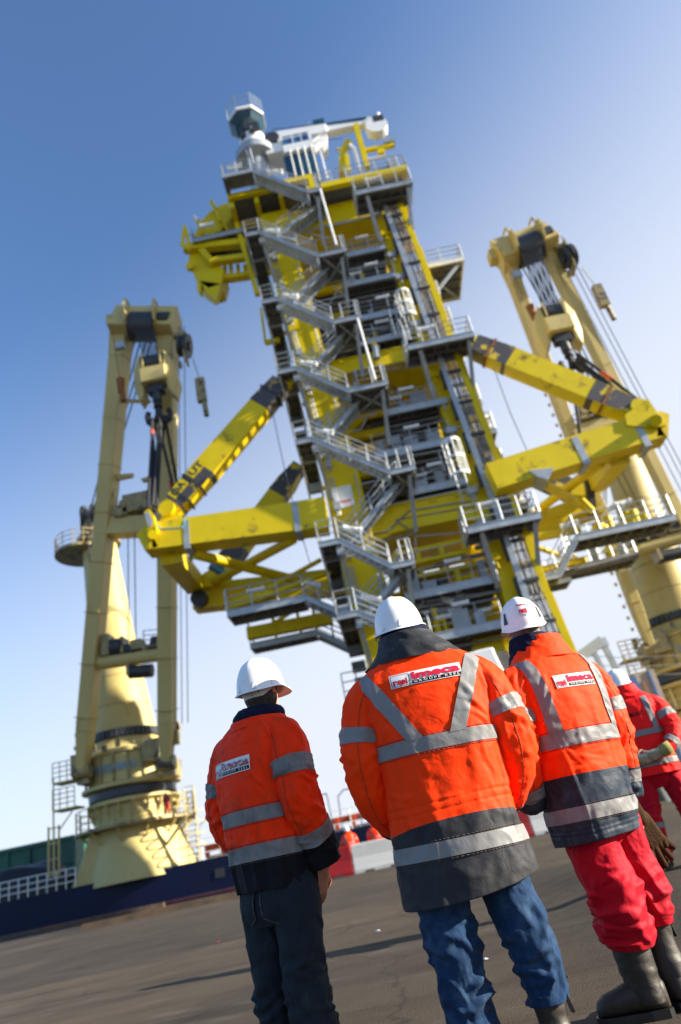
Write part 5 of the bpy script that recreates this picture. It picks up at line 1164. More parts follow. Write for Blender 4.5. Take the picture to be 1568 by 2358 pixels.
M['plastic'] = mat('black_plastic', (.012, .012, .013), .35)

M['seamthread'] = cloth('dark_seam_thread', (.10, .06, .05), rough=.8)

class Surf:
    def __init__(s, keys, limb=False, disp=None):
        s.limb = limb; s.disp = disp
        s.P = [V(k[0]) for k in keys]; s.q = [(k[1], k[2], k[3]) for k in keys]
        if limb:
            c = [0.0]
            for a, b in zip(s.P, s.P[1:]): c.append(c[-1] + (b - a).length)
            s.len = c[-1]; s.t = [x / c[-1] for x in c]
        else: s.t = [p.z for p in s.P]
    def ev(s, t):
        T = s.t; n = len(T); i = 0
        t = max(T[0], min(T[-1], t))
        while i < n - 2 and t > T[i + 1]: i += 1
        h = T[i + 1] - T[i]; u = (t - T[i]) / h
        def tan(j, g):
            if j == 0: return (g(1) - g(0)) / (T[1] - T[0])
            if j == n - 1: return (g(n - 1) - g(n - 2)) / (T[-1] - T[-2])
            return (g(j + 1) - g(j - 1)) / (T[j + 1] - T[j - 1])
        h00 = 2 * u ** 3 - 3 * u * u + 1; h10 = u ** 3 - 2 * u * u + u; h01 = -2 * u ** 3 + 3 * u * u; h11 = u ** 3 - u * u
        def H(g): return g(i) * h00 + tan(i, g) * (h * h10) + g(i + 1) * h01 + tan(i + 1, g) * (h * h11)
        return H(lambda j: s.P[j]), max(1e-3, H(lambda j: s.q[j][0])), max(1e-3, H(lambda j: s.q[j][1])), s.q[i][2] * (1 - u) + s.q[i + 1][2] * u
    def pos(s, t, th, off=0.0):
        c, a, b, n = s.ev(t)
        if s.limb:
            e = .012; c0 = s.ev(max(0, t - e))[0]; c1_ = s.ev(min(1, t + e))[0]; d = (c1_ - c0).normalized()
            ax = (V((1, 0, 0)) - d * d.x).normalized(); ay = ax.cross(d)
        else: ax = V((1, 0, 0)); ay = V((0, 1, 0))
        sn, cs = sin(th), cos(th)
        p = c + ax * (a * sgp(sn, 2 / n)) - ay * (b * sgp(cs, 2 / n))
        nr = (ax * (sn / a) - ay * (cs / b)).normalized()
        d = (s.disp(t, th) if s.disp else 0.0) + off
        return p + nr * d
    def th_of(s, z, x):
        c, a, b, n = s.ev(z); v = max(-.999, min(.999, (x - c.x) / a)); return math.asin(sgp(v, n / 2))
    def back(s, x, z, off=0.0): return s.pos(z, s.th_of(z, x), off)

def const(v): return lambda th: v
def grid(mb, su, tA, tB, nt_, nth, th0=0, th1=2 * pi, off=0.0, lip=0.0):
    full = abs(th1 - th0 - 2 * pi) < 1e-6; m = nth if full else nth + 1
    tA = tA if callable(tA) else const(tA); tB = tB if callable(tB) else const(tB); vs = []
    for j in range(nt_ + 1):
        for i in range(m):
            th = th0 + (th1 - th0) * i / nth; a, b = tA(th), tB(th); vs.append(su.pos(a + (b - a) * j / nt_, th, off))
    rows = nt_ + 1
    if lip:
        for k in (1, 2):
            for i in range(m):
                th = th0 + (th1 - th0) * i / nth; a, b = tA(th), tB(th)
                vs.append(su.pos(b if k == 1 else b + (a - b) * min(1, abs(.04 / max(.05, abs(b - a)))), th, off - lip))
        rows += 2
    fs = []
    for j in range(rows - 1):
        for i in range(nth):
            k = (i + 1) % m; fs.append((j * m + i, j * m + k, (j + 1) * m + k, (j + 1) * m + i))
    mb.add(vs, fs)

def pbuild(mb, name, m, parent, smooth=True, label=None):
    me = bpy.data.meshes.new(name); me.from_pydata(mb.v, [], mb.f); me.update()
    bm = bmesh.new(); bm.from_mesh(me); bmesh.ops.recalc_face_normals(bm, faces=bm.faces[:]); bm.to_mesh(me); bm.free()
    o = bpy.data.objects.new(name, me); COL.objects.link(o); me.materials.append(m)
    if smooth: me.polygons.foreach_set('use_smooth', [True] * len(me.polygons))
    o.parent = parent
    if label: o['label'] = label
    return o

def fuse(o, vox=.007, sm=4):
    md = o.modifiers.new('r', 'REMESH'); md.mode = 'VOXEL'; md.voxel_size = vox; md.use_smooth_shade = True
    s = o.modifiers.new('s', 'SMOOTH'); s.factor = .5; s.iterations = sm
    bpy.context.view_layer.update()
    me = bpy.data.meshes.new_from_object(o.evaluated_get(bpy.context.evaluated_depsgraph_get()))
    o.modifiers.clear(); ma = o.data.materials[0]; old = o.data; o.data = me; bpy.data.meshes.remove(old)
    me.name = o.name
    if not me.materials: me.materials.append(ma)
    me.polygons.foreach_set('use_smooth', [True] * len(me.polygons))

def ball(mb, c, r, sx=1, sy=1, sz=1, n=10):
    c = V(c); vs = [c + V((0, 0, -r * sz))]; fs = []
    for j in range(1, n):
        ph = -pi / 2 + pi * j / n
        for i in range(n): t = 2 * pi * i / n; vs.append(c + V((r * sx * cos(ph) * cos(t), r * sy * cos(ph) * sin(t), r * sz * sin(ph))))
    vs.append(c + V((0, 0, r * sz)))
    for i in range(n): fs.append((0, 1 + (i + 1) % n, 1 + i)); fs.append((len(vs) - 1, 1 + (n - 2) * n + i, 1 + (n - 2) * n + (i + 1) % n))
    for j in range(n - 2):
        for i in range(n): fs.append((1 + j * n + i, 1 + j * n + (i + 1) % n, 1 + (j + 1) * n + (i + 1) % n, 1 + (j + 1) * n + i))
    mb.add(vs, fs)
def limb(mb, pts):
    for (a, ra), (b, rb) in zip(pts, pts[1:]):
        mb.tube(a, b, ra, 12, rb); ball(mb, a, ra); ball(mb, b, rb)

def hand(mb, w, d, nrm, k=1.0, curl=.5, side=1, spread=.12, fat=1.0):
    """palm and five fingers from wrist w pointing along d; nrm is the palm side the fingers close towards"""
    d = V(d).normalized(); nrm = V(nrm); nrm = (nrm - d * nrm.dot(d)).normalized(); s = d.cross(nrm).normalized() * side
    for a in (-.028, -.01, .01, .028):
        limb(mb, [(V(w) + s * a * .6 * k, .018 * k * fat), (V(w) + s * a * k + d * .085 * k, .0145 * k * fat)])
    for i, (a, L) in enumerate(((-.033, .058), (-.011, .073), (.011, .078), (.033, .068))):
        p = V(w) + s * a * k + d * .088 * k; ang = 0.0; r = .0098 * k * fat; chain = [(p, r * 1.05)]; cr = curl * (1 + .12 * (i - 1.5))
        dd_ = (d + s * a / .033 * spread).normalized()
        for seg, ln_ in enumerate((.45, .32, .25)):
            ang += cr * (.7, 1.0, .8)[seg]; p = p + (dd_ * cos(ang) + nrm * sin(ang)) * L * 1.15 * ln_ * k; r *= .93; chain.append((p, r))
        limb(mb, chain)
    p = V(w) + s * .028 * k + d * .02 * k + nrm * .006; q = p + (s * .75 + d * .6 + nrm * .35).normalized() * .042 * k; z = q + (s * .25 + d * .85 + nrm * (.3 + curl * .5)).normalized() * .034 * k; z2 = z + (d * .9 - s * .1 + nrm * (.3 + curl * .5)).normalized() * .026 * k
    limb(mb, [(p, .015 * k * fat), (q, .0125 * k * fat), (z, .0108 * k * fat), (z2, .009 * k * fat)])

HEADROWS = [(-.13, .062, .05, .066), (-.05, .058, .048, .064), (-.015, .056, .06, .064), (.0, .05, .084, .062), (.025, .059, .091, .066), (.055, .066, .094, .074), (.085, .070, .094, .084), (.115, .073, .088, .093), (.145, .076, .093, .098), (.18, .077, .092, .098), (.21, .069, .08, .086), (.228, .046, .052, .056), (.237, .012, .014, .015)]
def headpos(z, th, off=0.0):
    R = HEADROWS; i = 0; z = max(R[0][0], min(R[-1][0], z))
    while i < len(R) - 2 and z > R[i + 1][0]: i += 1
    u = (z - R[i][0]) / (R[i + 1][0] - R[i][0]); u = u * u * (3 - 2 * u) * .5 + u * .5
    a, f, b = [R[i][k] + (R[i + 1][k] - R[i][k]) * u for k in (1, 2, 3)]
    sn, cs = sin(th), cos(th)
    x = a * sgp(sn, .92); y = -cs * (b if cs > 0 else f) - .004
    if cs < 0:
        y += .024 * math.exp(-(sn / .15) ** 2) * math.exp(-((z - .085) / .016) ** 2) + .013 * math.exp(-(sn / .13) ** 2) * bump01(z, .088, .128, .015)
        y -= .010 * (math.exp(-((sn - .42) / .16) ** 2) + math.exp(-((sn + .42) / .16) ** 2)) * math.exp(-((z - .118) / .012) ** 2)
        y += .005 * math.exp(-(sn / .3) ** 2) * (math.exp(-((z - .058) / .006) ** 2) + math.exp(-((z - .045) / .006) ** 2)) - .004 * math.exp(-(sn / .3) ** 2) * math.exp(-((z - .0515) / .003) ** 2)
    return V((x + off * sn, y - off * cs, z))

def helmet_shell(kind):
    """rows of a helmet shell in head space (z=0 at the rim plane), returns MB"""
    mb = MB(); nth = 64; rows = []
    for j in range(25):
        ph = pi / 2 * (1 - j / 24)
        rows.append(('d', ph))
    rows += [('b', 0.35), ('b', 1.0), ('l', 0.0), ('i', 0.0), ('i2', 0)]
    vs = []
    for k, p in rows:
        for i in range(nth):
            th = 2 * pi * i / nth; sn, cs = sin(th), cos(th); fr = max(0, -cs)
            A, Bk, Ft, Hh = (.110, .126, .128, .150) if kind == 'ind' else (.113, .130, .128, .152)
            ex = .82 if kind == 'ind' else .9
            def shell(ph, sc=1.0):
                c = cos(ph) ** ex; x = A * c * sn; y = -cs * c * (Bk if cs > 0 else Ft); z = Hh * sin(ph) ** 1.02
                if kind == 'ind':
                    z += .0035 * math.exp(-(x / .016) ** 4) * smooth01((z - .06) / .05) + .002 * (math.exp(-((x - .05) / .01) ** 4) + math.exp(-((x + .05) / .01) ** 4)) * smooth01((z - .06) / .04)
                else:
                    z += .004 * math.exp(-(x / .022) ** 4) * smooth01((z - .05) / .06)
                return V((x * sc, y * sc, z))
            low = -.014 * smooth01((cs - .1) / .9) - .012 * smooth01((fr - .3) / .7) if kind == 'ind' else -.030 * smooth01((cs - .0) / .9) - .012 * smooth01((fr - .3) / .7)
            if k == 'd':
                v = shell(p); f = 1 - sin(p); v.z += low * f * f
            else:
                base = shell(0); out = V((sn, -cs, 0)).normalized()
                ext = (.011 + .034 * smooth01((fr - .35) / .65)) if kind == 'ind' else (.006 + .03 * smooth01((fr - .45) / .55))
                if k == 'b': v = base + out * ext * p + V((0, 0, low - .006 * p - .004 * smooth01((fr - .3) / .7) * p))
                elif k == 'l': v = base + out * (ext + .001) + V((0, 0, low - .011 - .004 * smooth01((fr - .3) / .7)))
                elif k == 'i': v = base - out * .004 + V((0, 0, low - .004))
                else: v = shell(.5, .94)
            vs.append(v)
    fs = []; R = len(rows)
    for j in range(R - 1):
        for i in range(nth): fs.append((j * nth + i, j * nth + (i + 1) % nth, (j + 1) * nth + (i + 1) % nth, (j + 1) * nth + i))
    mb.add(vs, fs); return mb

def person(P):
    g = P.get('q', 1.0); NT = max(24, int(150 * g)); NTH = max(24, int(150 * g))
    root = bpy.data.objects.new('person', bpy.data.meshes.new('person')); COL.objects.link(root)
    root.location = P['loc']; root.rotation_euler = (0, 0, radians(P['yaw']))
    k = P.get('scale', 1.0); root.scale = (k, k, k)
    tag(root, P['label'], 'person', P.get('group'))
    seed = P.get('seed', 0) * 7.3
    # --- jacket body
    amp = P.get('amp', 1.0)
    rr = random.Random(P.get('seed', 0) * 31 + 3); ty = lambda a, b: (lambda r: r.uniform(a, b)); ga = lambda m, d_: (lambda r: r.gauss(m, d_))
    TF = []
    for sg in (-1, 1):
        TF += make_folds(rr, 5, lambda r, sg=sg: sg * r.uniform(.14, .30), ty(1.16, 1.40), (35, 75) if sg < 0 else (105, 145), (.10, .24), (.008, .014), (.004, .009))
        TF += make_folds(rr, 5, lambda r, sg=sg: sg * r.uniform(.10, .36), ty(P['hem'] + .05, 1.08), (60, 120), (.10, .26), (.009, .016), (.003, .007))
    TF += make_folds(rr, 5, ty(-.16, .16), ty(P['hem'] + .05, 1.15), (70, 110), (.12, .30), (.010, .018), (.002, .005))
    TF += make_folds(rr, 4, ty(-.25, .25), ty(P['split'] - .02, P['split'] + .14), (-20, 20), (.08, .2), (.008, .013), (.003, .006))
    AF = {}; LF = {}
    for sg in (-1, 1):
        AF[sg] = make_folds(rr, 15, ty(-.26, .26), ga(.37, .09), (-32, 32), (.07, .17), (.008, .013), (.005, .011)) + make_folds(rr, 6, ty(-.26, .26), ty(.08, .26), (55, 125), (.12, .22), (.009, .015), (.004, .008)) + make_folds(rr, 7, ty(-.26, .26), ty(.5, .64), (-25, 25), (.07, .15), (.008, .012), (.004, .008))
        LF[sg] = make_folds(rr, 13, ty(-.26, .26), ga(P.get('knee', .46), .05), (-25, 25), (.09, .20), (.009, .015), (.006, .013)) + make_folds(rr, 14, ty(-.26, .26), ty(P.get('foldlow', .2), .38), (-22, 22), (.10, .22), (.009, .014), (.006, .013)) + make_folds(rr, 6, ty(-.26, .26), ty(.52, .74), (40, 140), (.12, .26), (.010, .018), (.004, .008))
    def tdisp(z, th):
        x = th if th < pi else th - 2 * pi
        wx = NZ(V((x * 2 + seed, z * 4, 3))) * .35
        d = .0075 * ridge(NZ(V((x * 2.6 + wx + seed, z * 2.2 + wx, 1.3)))) * (.55 + .8 * smooth01((1.25 - z) / .4))
        d += .009 * ridge(NZ(V((x * 1.5 + z * 2.6 + seed, z * 5.0 - x * 1.1 + wx * 2, 5.1)))) * bump01(z, .9, 1.44, .08) * smooth01((abs(x) - .25) / .6)
        d += .006 * ridge(NZ(V((x * 1.4 + seed, z * 10 + wx * 3, 8.7)))) * bump01(z, P['hem'], P['split'] + .05, .05)
        d = d * .8 + foldsum(TF, x * .25, z)
        d += .0035 * NZ(V((x * 5 + seed, z * 14, 2.2))) + .0018 * NZ(V((x * 13, z * 34, seed)))
        hm = P['hem']; d += .012 * NZ(V((x * 2.2 + seed, 4, 4))) * smooth01((hm + .22 - z) / .25) + P.get('flare', 0) * math.exp(-((x - 1.25) / .45) ** 2) * smooth01((hm + .3 - z) / .3)
        for zs_ in P.get('seams', ()): d -= .0035 * math.exp(-((z - zs_ - .006 * sin(x * 2)) / .0055) ** 2) + .0007 * math.exp(-((z - zs_) / .03) ** 2) * sin(x * 46 + 5 * NZ(V((x * 3, zs_, 1))))
        if 'patch' in P:
            x0, x1, z0, z1 = P['patch']; d *= 1 - .85 * bump01(x * .25, x0 - .03, x1 + .03, .03) * bump01(z, z0 - .02, z1 + .02, .02)
        return d * amp
    T = Surf([(V((cx, cy, z)), a, b, n) for z, cx, cy, a, b, n in sorted(P['torso'])], False, tdisp)
    hem = P['hem']; top = max(r[0] for r in P['torso'])
    hemf = P.get('hemf', lambda th: hem); spl = P['split'] if callable(P.get('splitf')) is False else P['split']
    splf = P.get('splitf', lambda th: P['split'])
    jm = M[P['jacket']]; dm = M[P['dark']]; rm = M[P.get('tape', 'reflect')]
    b = MB(); grid(b, T, top, splf, NT, NTH)
    jk = pbuild(b, 'jacket', jm, root)
    b = MB(); grid(b, T, splf, hemf, max(12, NT // 3), NTH, lip=.006); pbuild(b, 'lower_panel', dm, jk)
    def strip(za, zb, th0=-pi, th1=pi, off=.0045, m=None, parent=None):
        b = MB(); grid(b, T, za, zb, 12, int(NTH * (th1 - th0) / 2 / pi) + 2, th0, th1, off); return pbuild(b, 'reflective_strip', m or rm, parent or jk)
    for s in P['strips']: strip(*s)
    if g > .6:
        b = MB()
        for s in P['strips']:
            for zq in (s[0] + .006, s[1] - .006):
                pts = [T.pos(zq, 2 * pi * i / 110, .003) for i in range(111)]; b.path(pts, .0012, 4)
        pbuild(b, 'tape_stitching', M['seamthread'], jk)
    def band(x0, z0, x1, z1, wd, off=.006):
        L = sqrt((x1 - x0) ** 2 + (z1 - z0) ** 2); n = int(max(8, 90 * g)); NB = 9; d = ((x1 - x0) / L, (z1 - z0) / L); vs = []
        for i in range(n + 1):
            for j in range(NB):
                # the band keeps its ends level with the horizontal strip
                w_ = wd * (j / (NB - 1) - .5) / max(.35, abs(d[1])); x = x0 + (x1 - x0) * i / n + w_; z = z0 + (z1 - z0) * i / n; vs.append(T.back(x, z, off))
        bb = MB().add(vs, [(i * NB + j, i * NB + j + 1, (i + 1) * NB + j + 1, (i + 1) * NB + j) for i in range(n) for j in range(NB - 1)])
        pbuild(bb, 'reflective_strip', rm, jk)
    for s in P.get('bands', ()): band(*s)
    # --- sleeves
    for side, A in P['arms'].items():
        sd = 1 if side == 'R' else -1
        def adisp(t, th, sd=sd):
            x = th if th < pi else th - 2 * pi
            e = P.get('elbow', .55); w_ = .35 + .9 * math.exp(-((t - e) / .18) ** 2) + .5 * math.exp(-((t - .93) / .08) ** 2)
            wq = NZ(V((x * 1.2 + seed + sd * 3, t * 5, 6))) * .5
            d = .0115 * ridge(NZ(V((x * .75 + seed + sd * 5 + wq, t * 8.5 + sin(x + sd) * .55 + wq, 2.5)))) * w_
            d += .007 * ridge(NZ(V((x * 1.4 + t * 3 + sd, t * 4 - x * .6 + wq, 9)))) * bump01(t, .02, .5, .1)
            d = d * .75 + foldsum(AF[sd], x * .09, t * .66)
            d += .003 * NZ(V((x * 4, t * 26, sd + seed))) + .0015 * NZ(V((x * 9, t * 60, sd + seed)))
            return d * amp
        S = Surf([(V(p[:3]), p[3], p[4] if len(p) > 4 else p[3], 2.0) for p in A], True, adisp)
        cu = P.get('cuff', .93); nt2 = int(110 * g) + 10; n2 = max(20, int(80 * g))
        b = MB(); grid(b, S, 0.0, cu, nt2, n2, lip=.004 if cu > .98 else 0)
        sl_ = pbuild(b, 'sleeve', jm, jk)
        if g > .6:
            b = MB(); b.path([S.pos(cu * i / 70, .15 * sd, .0012) for i in range(71)], .0013, 4); b.path([S.pos(cu - .012, 2 * pi * i / 40, .001) for i in range(41)], .0013, 4); pbuild(b, 'sleeve_seam', M['seamthread'], sl_ if False else jk)
        if cu < .99:
            b = MB(); grid(b, S, cu, 1.0, 12, n2, off=.002, lip=.006); pbuild(b, 'cuff', dm, jk)
        for a, c in P['sleevestrips'].get(side, P['sleevestrips'].get('both', ())):
            b = MB(); grid(b, S, a, c, 14, n2, off=.0045); pbuild(b, 'reflective_strip', rm, jk)
        P['S' + side] = S
    # --- collar and scarf
    for nm, mt, rows in P['collars']:
        def cdisp(z, th): x = th if th < pi else th - 2 * pi; return (.006 * ridge(NZ(V((x * 1.5 + seed, z * 14 + x * .8, 3)))) + .003 * NZ(V((x * 5, z * 30, seed))))
        C = Surf([(V((cx, cy, z)), a, bb, 2.0) for z, cx, cy, a, bb in rows], False, cdisp); tl = P.get('collartilt', lambda th: 0)
        b = MB(); grid(b, C, rows[0][0], rows[-1][0], int(24 * g) + 8, max(20, int(90 * g)), lip=.007)
        o = pbuild(b, nm, M[mt], jk if nm == 'collar' else root)
    # --- label patch with lettering on the back
    if 'patch' in P:
        x0, x1, z0, z1 = P['patch']; n = 24; W_, H_ = x1 - x0, z1 - z0
        def plate(a0, a1, b0, b1, off, m, nm, nx=16, ny=4):
            vs = [T.back(x0 + W_ * (a0 + (a1 - a0) * i / nx), z0 + H_ * (b0 + (b1 - b0) * j / ny), off) for j in range(ny + 1) for i in range(nx + 1)]
            return pbuild(MB().add(vs, [(j * (nx + 1) + i, j * (nx + 1) + i + 1, (j + 1) * (nx + 1) + i + 1, (j + 1) * (nx + 1) + i) for j in range(ny) for i in range(nx)]), nm, m, jk)
        def lett(txt, a0, a1, b0, b1, m, off, bold=.0, mirror=False, shear=0):
            vf = fit(text_mesh(txt, 1, bold, shear, mirror=mirror, sub=.12), x0 + W_ * a0, z0 + H_ * b0, W_ * (a1 - a0), H_ * (b1 - b0))
            return pbuild(MB().add([T.back(x, z, off) for x, z in vf[0]], vf[1]), 'patch_lettering', m, jk, smooth=False)
        plate(0, 1, 0, 1, .0045, M['signwhite'], 'back_patch', 40, 12)
        fr = [(.015, .27, .06, .085), (.015, .27, .915, .94), (.015, .022, .06, .94), (.263, .27, .06, .94)]
        for a in fr: plate(*a, .0064, M['signblack'], 'patch_frame_line', 6, 8)
        if P.get('worn'):
            lr = M['faded'] = M.get('faded') or mat('faded_red_lettering', (.30, .06, .08), .6, dirt=(.6, .58, .56), dscale=40, dlo=.5, dhi=.55)
        else: lr = M['signred']
        lett('r', .04, .105, .14, .52, lr, .0076, .045); lett('e', .10, .165, .14, .52, lr, .0076, .035); lett('e', .155, .215, .14, .52, lr, .0076, .035, mirror=True); lett('l', .215, .24, .14, .6, lr, .0076, .04)
        lett('imeca', .30, .985, .36, .93, lr, .0076, .05)
        plate(.30, .985, .07, .29, .0064, M['signblack'], 'patch_bar', 24, 3)
        lett('G R O U P E   R E E L', .325, .96, .115, .245, M['signwl'], .0082, .01)
    if 'backtext' in P:
        tx, x0, x1, z0, z1 = P['backtext']; vf = fit(text_mesh(tx, 1, .03, sub=.2), x0, z0, x1 - x0, z1 - z0)
        pbuild(MB().add([T.back(x, z, .006) for x, z in vf[0]], vf[1]), 'back_lettering', M['signblack'], jk, smooth=False)
    # --- trousers
    def ldisp_for(sd):
        def ld(t, th):
            x = th if th < pi else th - 2 * pi; L = P['legs']['R' if sd > 0 else 'L']; z = L[0][2] + (L[-1][2] - L[0][2]) * t
            wq = NZ(V((x * 1.1 + seed + sd, z * 6, 2))) * .55
            kn = P.get('knee', .46); w_ = .25 + 1.0 * math.exp(-((z - kn) / .10) ** 2) + P.get('bag', .9) * smooth01((.40 - z) / .12)
            d = P.get('fold', .013) * ridge(NZ(V((x * .8 + seed + sd * 4 + wq, z * 9.5 + sin(x * 1.0 + sd) * .5 + wq, 4)))) * w_
            d += .008 * ridge(NZ(V((x * 1.3 + z * 2 * sd + seed, z * 4 + x * .5 * sd, 7)))) * bump01(z, .55, .9, .1)
            d = d * .75 + foldsum(LF[sd], x * .09, z)
            d += .0028 * NZ(V((x * 4, z * 22, sd + seed))) + .0015 * NZ(V((x * 9, z * 50, sd + seed)))
            d += .003 * math.exp(-((abs(x) - 1.55) / .035) ** 2)
            return d
        return ld
    tm = M[P['trousers']]; b = MB()
    for side, A in P['legs'].items():
        sd = 1 if side == 'R' else -1
        S = Surf([(V(p[:3]), p[3], p[4], 2.0) for p in A], True, ldisp_for(sd)); grid(b, S, 0, 1, int(150 * g) + 16, max(22, int(100 * g)), lip=.004); P['L' + side] = S
    hp = P['hips']; HS = Surf([(V((cx, cy, z)), a, bb, 2.3) for z, cx, cy, a, bb in hp], False, lambda z, th: .004 * ridge(NZ(V((th * 1.2 + seed, z * 9, 1)))) + .002 * NZ(V((th * 4, z * 20, seed))))
    grid(b, HS, hp[0][0], hp[-1][0], int(30 * g) + 6, max(22, int(90 * g)))
    tr_ = pbuild(b, 'trousers', tm, root)
    for side in P['legs']:
        for a, c in P.get('legstrips', ()):
            bb = MB(); grid(bb, P['L' + side], a, c, 6, max(20, int(60 * g)), off=.004); pbuild(bb, 'reflective_strip', rm, tr_)
    if P.get('pockets'):
        for sx in (-1, 1):
            c0 = sx * .088; out = [(-.068, .09), (.068, .09), (.066, -.03), (0, -.065), (-.066, -.03)]; nn = 8; vs = []; 
            rows_ = [(.09, .068), (.06, .068), (.03, .067), (0, .067), (-.03, .066), (-.05, .03), (-.064, .004)]
            for zz_, hw in rows_:
                for i in range(nn + 1):
                    x = c0 + hw * (2 * i / nn - 1); z = P['pockets'] + zz_; vs.append(HS.back(x, z, .006) if z > hp[0][0] else HS.back(x, hp[0][0], .006) + V((0, 0, z - hp[0][0])))
            pk = pbuild(MB().add(vs, [(j * (nn + 1) + i, j * (nn + 1) + i + 1, (j + 1) * (nn + 1) + i + 1, (j + 1) * (nn + 1) + i) for j in range(len(rows_) - 1) for i in range(nn)]), 'back_pocket', tm, tr_)
            st = MB()
            edge = [vs[i] for i in range(nn + 1)] + [vs[j * (nn + 1) + nn] for j in range(1, len(rows_))] + [vs[j * (nn + 1)] for j in range(len(rows_) - 1, 0, -1)] + [vs[0]]
            st.path([v + V((0, -.001, 0)) for v in edge], .0022, 4); pbuild(st, 'pocket_seam', M['jeanseam'] if 'jeanseam' in M else tm, tr_)
    # --- boots
    for side, A in P['legs'].items():
        bx, by, bz, br, _ = A[-1]; tp = P.get('boottop', .27); fx = P.get('toe', {}).get(side, 0.0)
        ks = [(V((bx, by, tp)), br * P.get('bootw', .92), br * P.get('bootw', .92), 2), (V((bx, by, tp - .1)), br * .86, br * .88, 2), (V((bx, by - .005, .13)), .068, .078, 2), (V((bx, by - .005, .06)), .064, .085, 2)]
        S = Surf(ks, True, lambda t, th: .004 * NZ(V((th * 1.5, t * 9, seed))) + .003 * ridge(NZ(V((th, t * 10, 1)))) * bump01(t, .45, .9, .1))
        b = MB(); grid(b, S, 0, 1, 26, 28)
        up_r = [(V((bx, by, tp + .004)), br * P.get('bootw', .92) * 1.05, br * P.get('bootw', .92) * 1.05, 2), (V((bx, by, tp - .022)), br * P.get('bootw', .92) * 1.04, br * P.get('bootw', .92) * 1.04, 2)]
        grid(b, Surf(up_r, True), 0, 1, 3, 28, lip=.012)
        fd = V((sin(fx), cos(fx), 0)); F_ = [(-.085, .03, .045), (-.07, .052, .055), (-.02, .06, .06), (.06, .055, .055), (.12, .054, .045), (.17, .05, .038), (.205, .032, .028), (.215, .01, .015)]
        vs = []; nn = 16; sidev = V((fd.y, -fd.x, 0))
        for y, hw, hh in F_:
            for i in range(nn):
                t = 2 * pi * i / nn; vs.append(V((bx, by, 0)) + fd * y + sidev * hw * sgp(cos(t), .7) + V((0, 0, .028 + hh + hh * sgp(sin(t), .8))))
        b.add(vs, [(j * nn + i, j * nn + (i + 1) % nn, (j + 1) * nn + (i + 1) % nn, (j + 1) * nn + i) for j in range(len(F_) - 1) for i in range(nn)] + [tuple(range(nn))])
        bt = pbuild(b, 'boot', M['rubber'], root)
        b = MB(); so_ = [(-.09, .035), (-.07, .056), (0, .062), (.06, .054), (.12, .058), (.18, .054), (.215, .034), (.225, .01)]
        ol = [V((bx, by, 0)) + fd * y + sidev * hw for y, hw in so_] + [V((bx, by, 0)) + fd * y - sidev * hw for y, hw in reversed(so_)]
        b.prism(ol, (0, 0, .032)); pbuild(b, 'sole', M['plastic'], bt, smooth=False)
        if P.get('strap'):
            b = MB(); p0 = V((bx + br * .9, by - .01, tp + .01)); b.beam(p0, p0 + V((.02, 0, -.09)), .012, .03, (0, 1, 0)); b.beam(p0 + V((0, 0, 0)), p0 + V((.03, 0, .02)), .012, .03, (0, 1, 0)); pbuild(b, 'boot_strap', M['plastic'], bt, smooth=False)
    # --- head, helmet, hair
    hx, hy, ht = P['head']; HM = Matrix.Translation((hx, hy, ht - .262)) @ Matrix.Rotation(radians(P.get('hyaw', 0)), 4, 'Z') @ Matrix.Rotation(radians(P.get('hroll', 0)), 4, 'Y') @ Matrix.Rotation(radians(P.get('htilt', 0)), 4, 'X')
    def hd(mb): mb.v = [HM @ v for v in mb.v]; return mb
    b = MB(); n = 40; R = 40; vs = []
    for j in range(R + 1):
        for i in range(n): vs.append(headpos(-.13 + .367 * j / R, 2 * pi * i / n))
    b.add(vs, [(j * n + i, j * n + (i + 1) % n, (j + 1) * n + (i + 1) % n, (j + 1) * n + i) for j in range(R) for i in range(n)] + [tuple(range(n))[::-1], tuple(range(R * n, R * n + n))])
    for s in (-1, 1):
        e = MB()
        for q in range(9):
            t = -pi * .62 + pi * 1.45 * q / 8; c = V((s * .082, -.012 - .017 * cos(t) * .9, .102 + .029 * sin(t))); ball(e, c, .0085, .75, 1, 1, 8)
        ball(e, V((s * .077, -.006, .103)), .02, .35, .8, 1.35, 8); ball(e, V((s * .079, -.002, .074)), .0095, .7, 1, 1, 8); b.add(e.v, e.f)
    hd(b)
    # neck, trunk, arms, hands and legs inside the clothes, fused with the head into one skin
    limb(b, [(V((hx, hy - .012, ht - .36)), .055), (V((hx * .6, hy * .5, ht - .42)), .06)])
    limb(b, [(V((-.13, 0, 1.40 / 1.855 * ht)), .05), (V((.13, 0, 1.40 / 1.855 * ht)), .05)])
    limb(b, [(V((hx * .6, hy * .5, ht - .42)), .06), (V((0, 0, 1.2)), .10), (V((0, 0, .98)), .10)])
    for side, A in P['arms'].items():
        pts = [(V(p[:3]), max(.03, min(.042, p[3] * .45))) for p in A]; pts = [(V((-.13 if side == 'L' else .13, 0, 1.40 / 1.855 * ht)), .05)] + pts; limb(b, pts)
        if side in P['hands']:
            w_, d, nm_, cu = P['hands'][side]; limb(b, [(V(A[-1][:3]), .031), (V(w_), .026)]); hand(b, w_, d, nm_, 1.0, cu, P.get('thumb', {}).get(side, 1))
    for side, A in P['legs'].items(): limb(b, [(V((0, 0, .98)), .09)] + [(V(p[:3]), min(p[3], p[4]) * .6) for p in A] + [(V((A[-1][0], A[-1][1], .08)), .035)])
    me = root.data; me.from_pydata(b.v, [], b.f); me.update(); me.materials.append(M['skin'])
    fuse(root, .0065 if g > .6 else .014, 3)
    hb = MB(); vs = []; n = 60; R = 26; zt_ = .16; ext = P.get('hairside', 1.75)
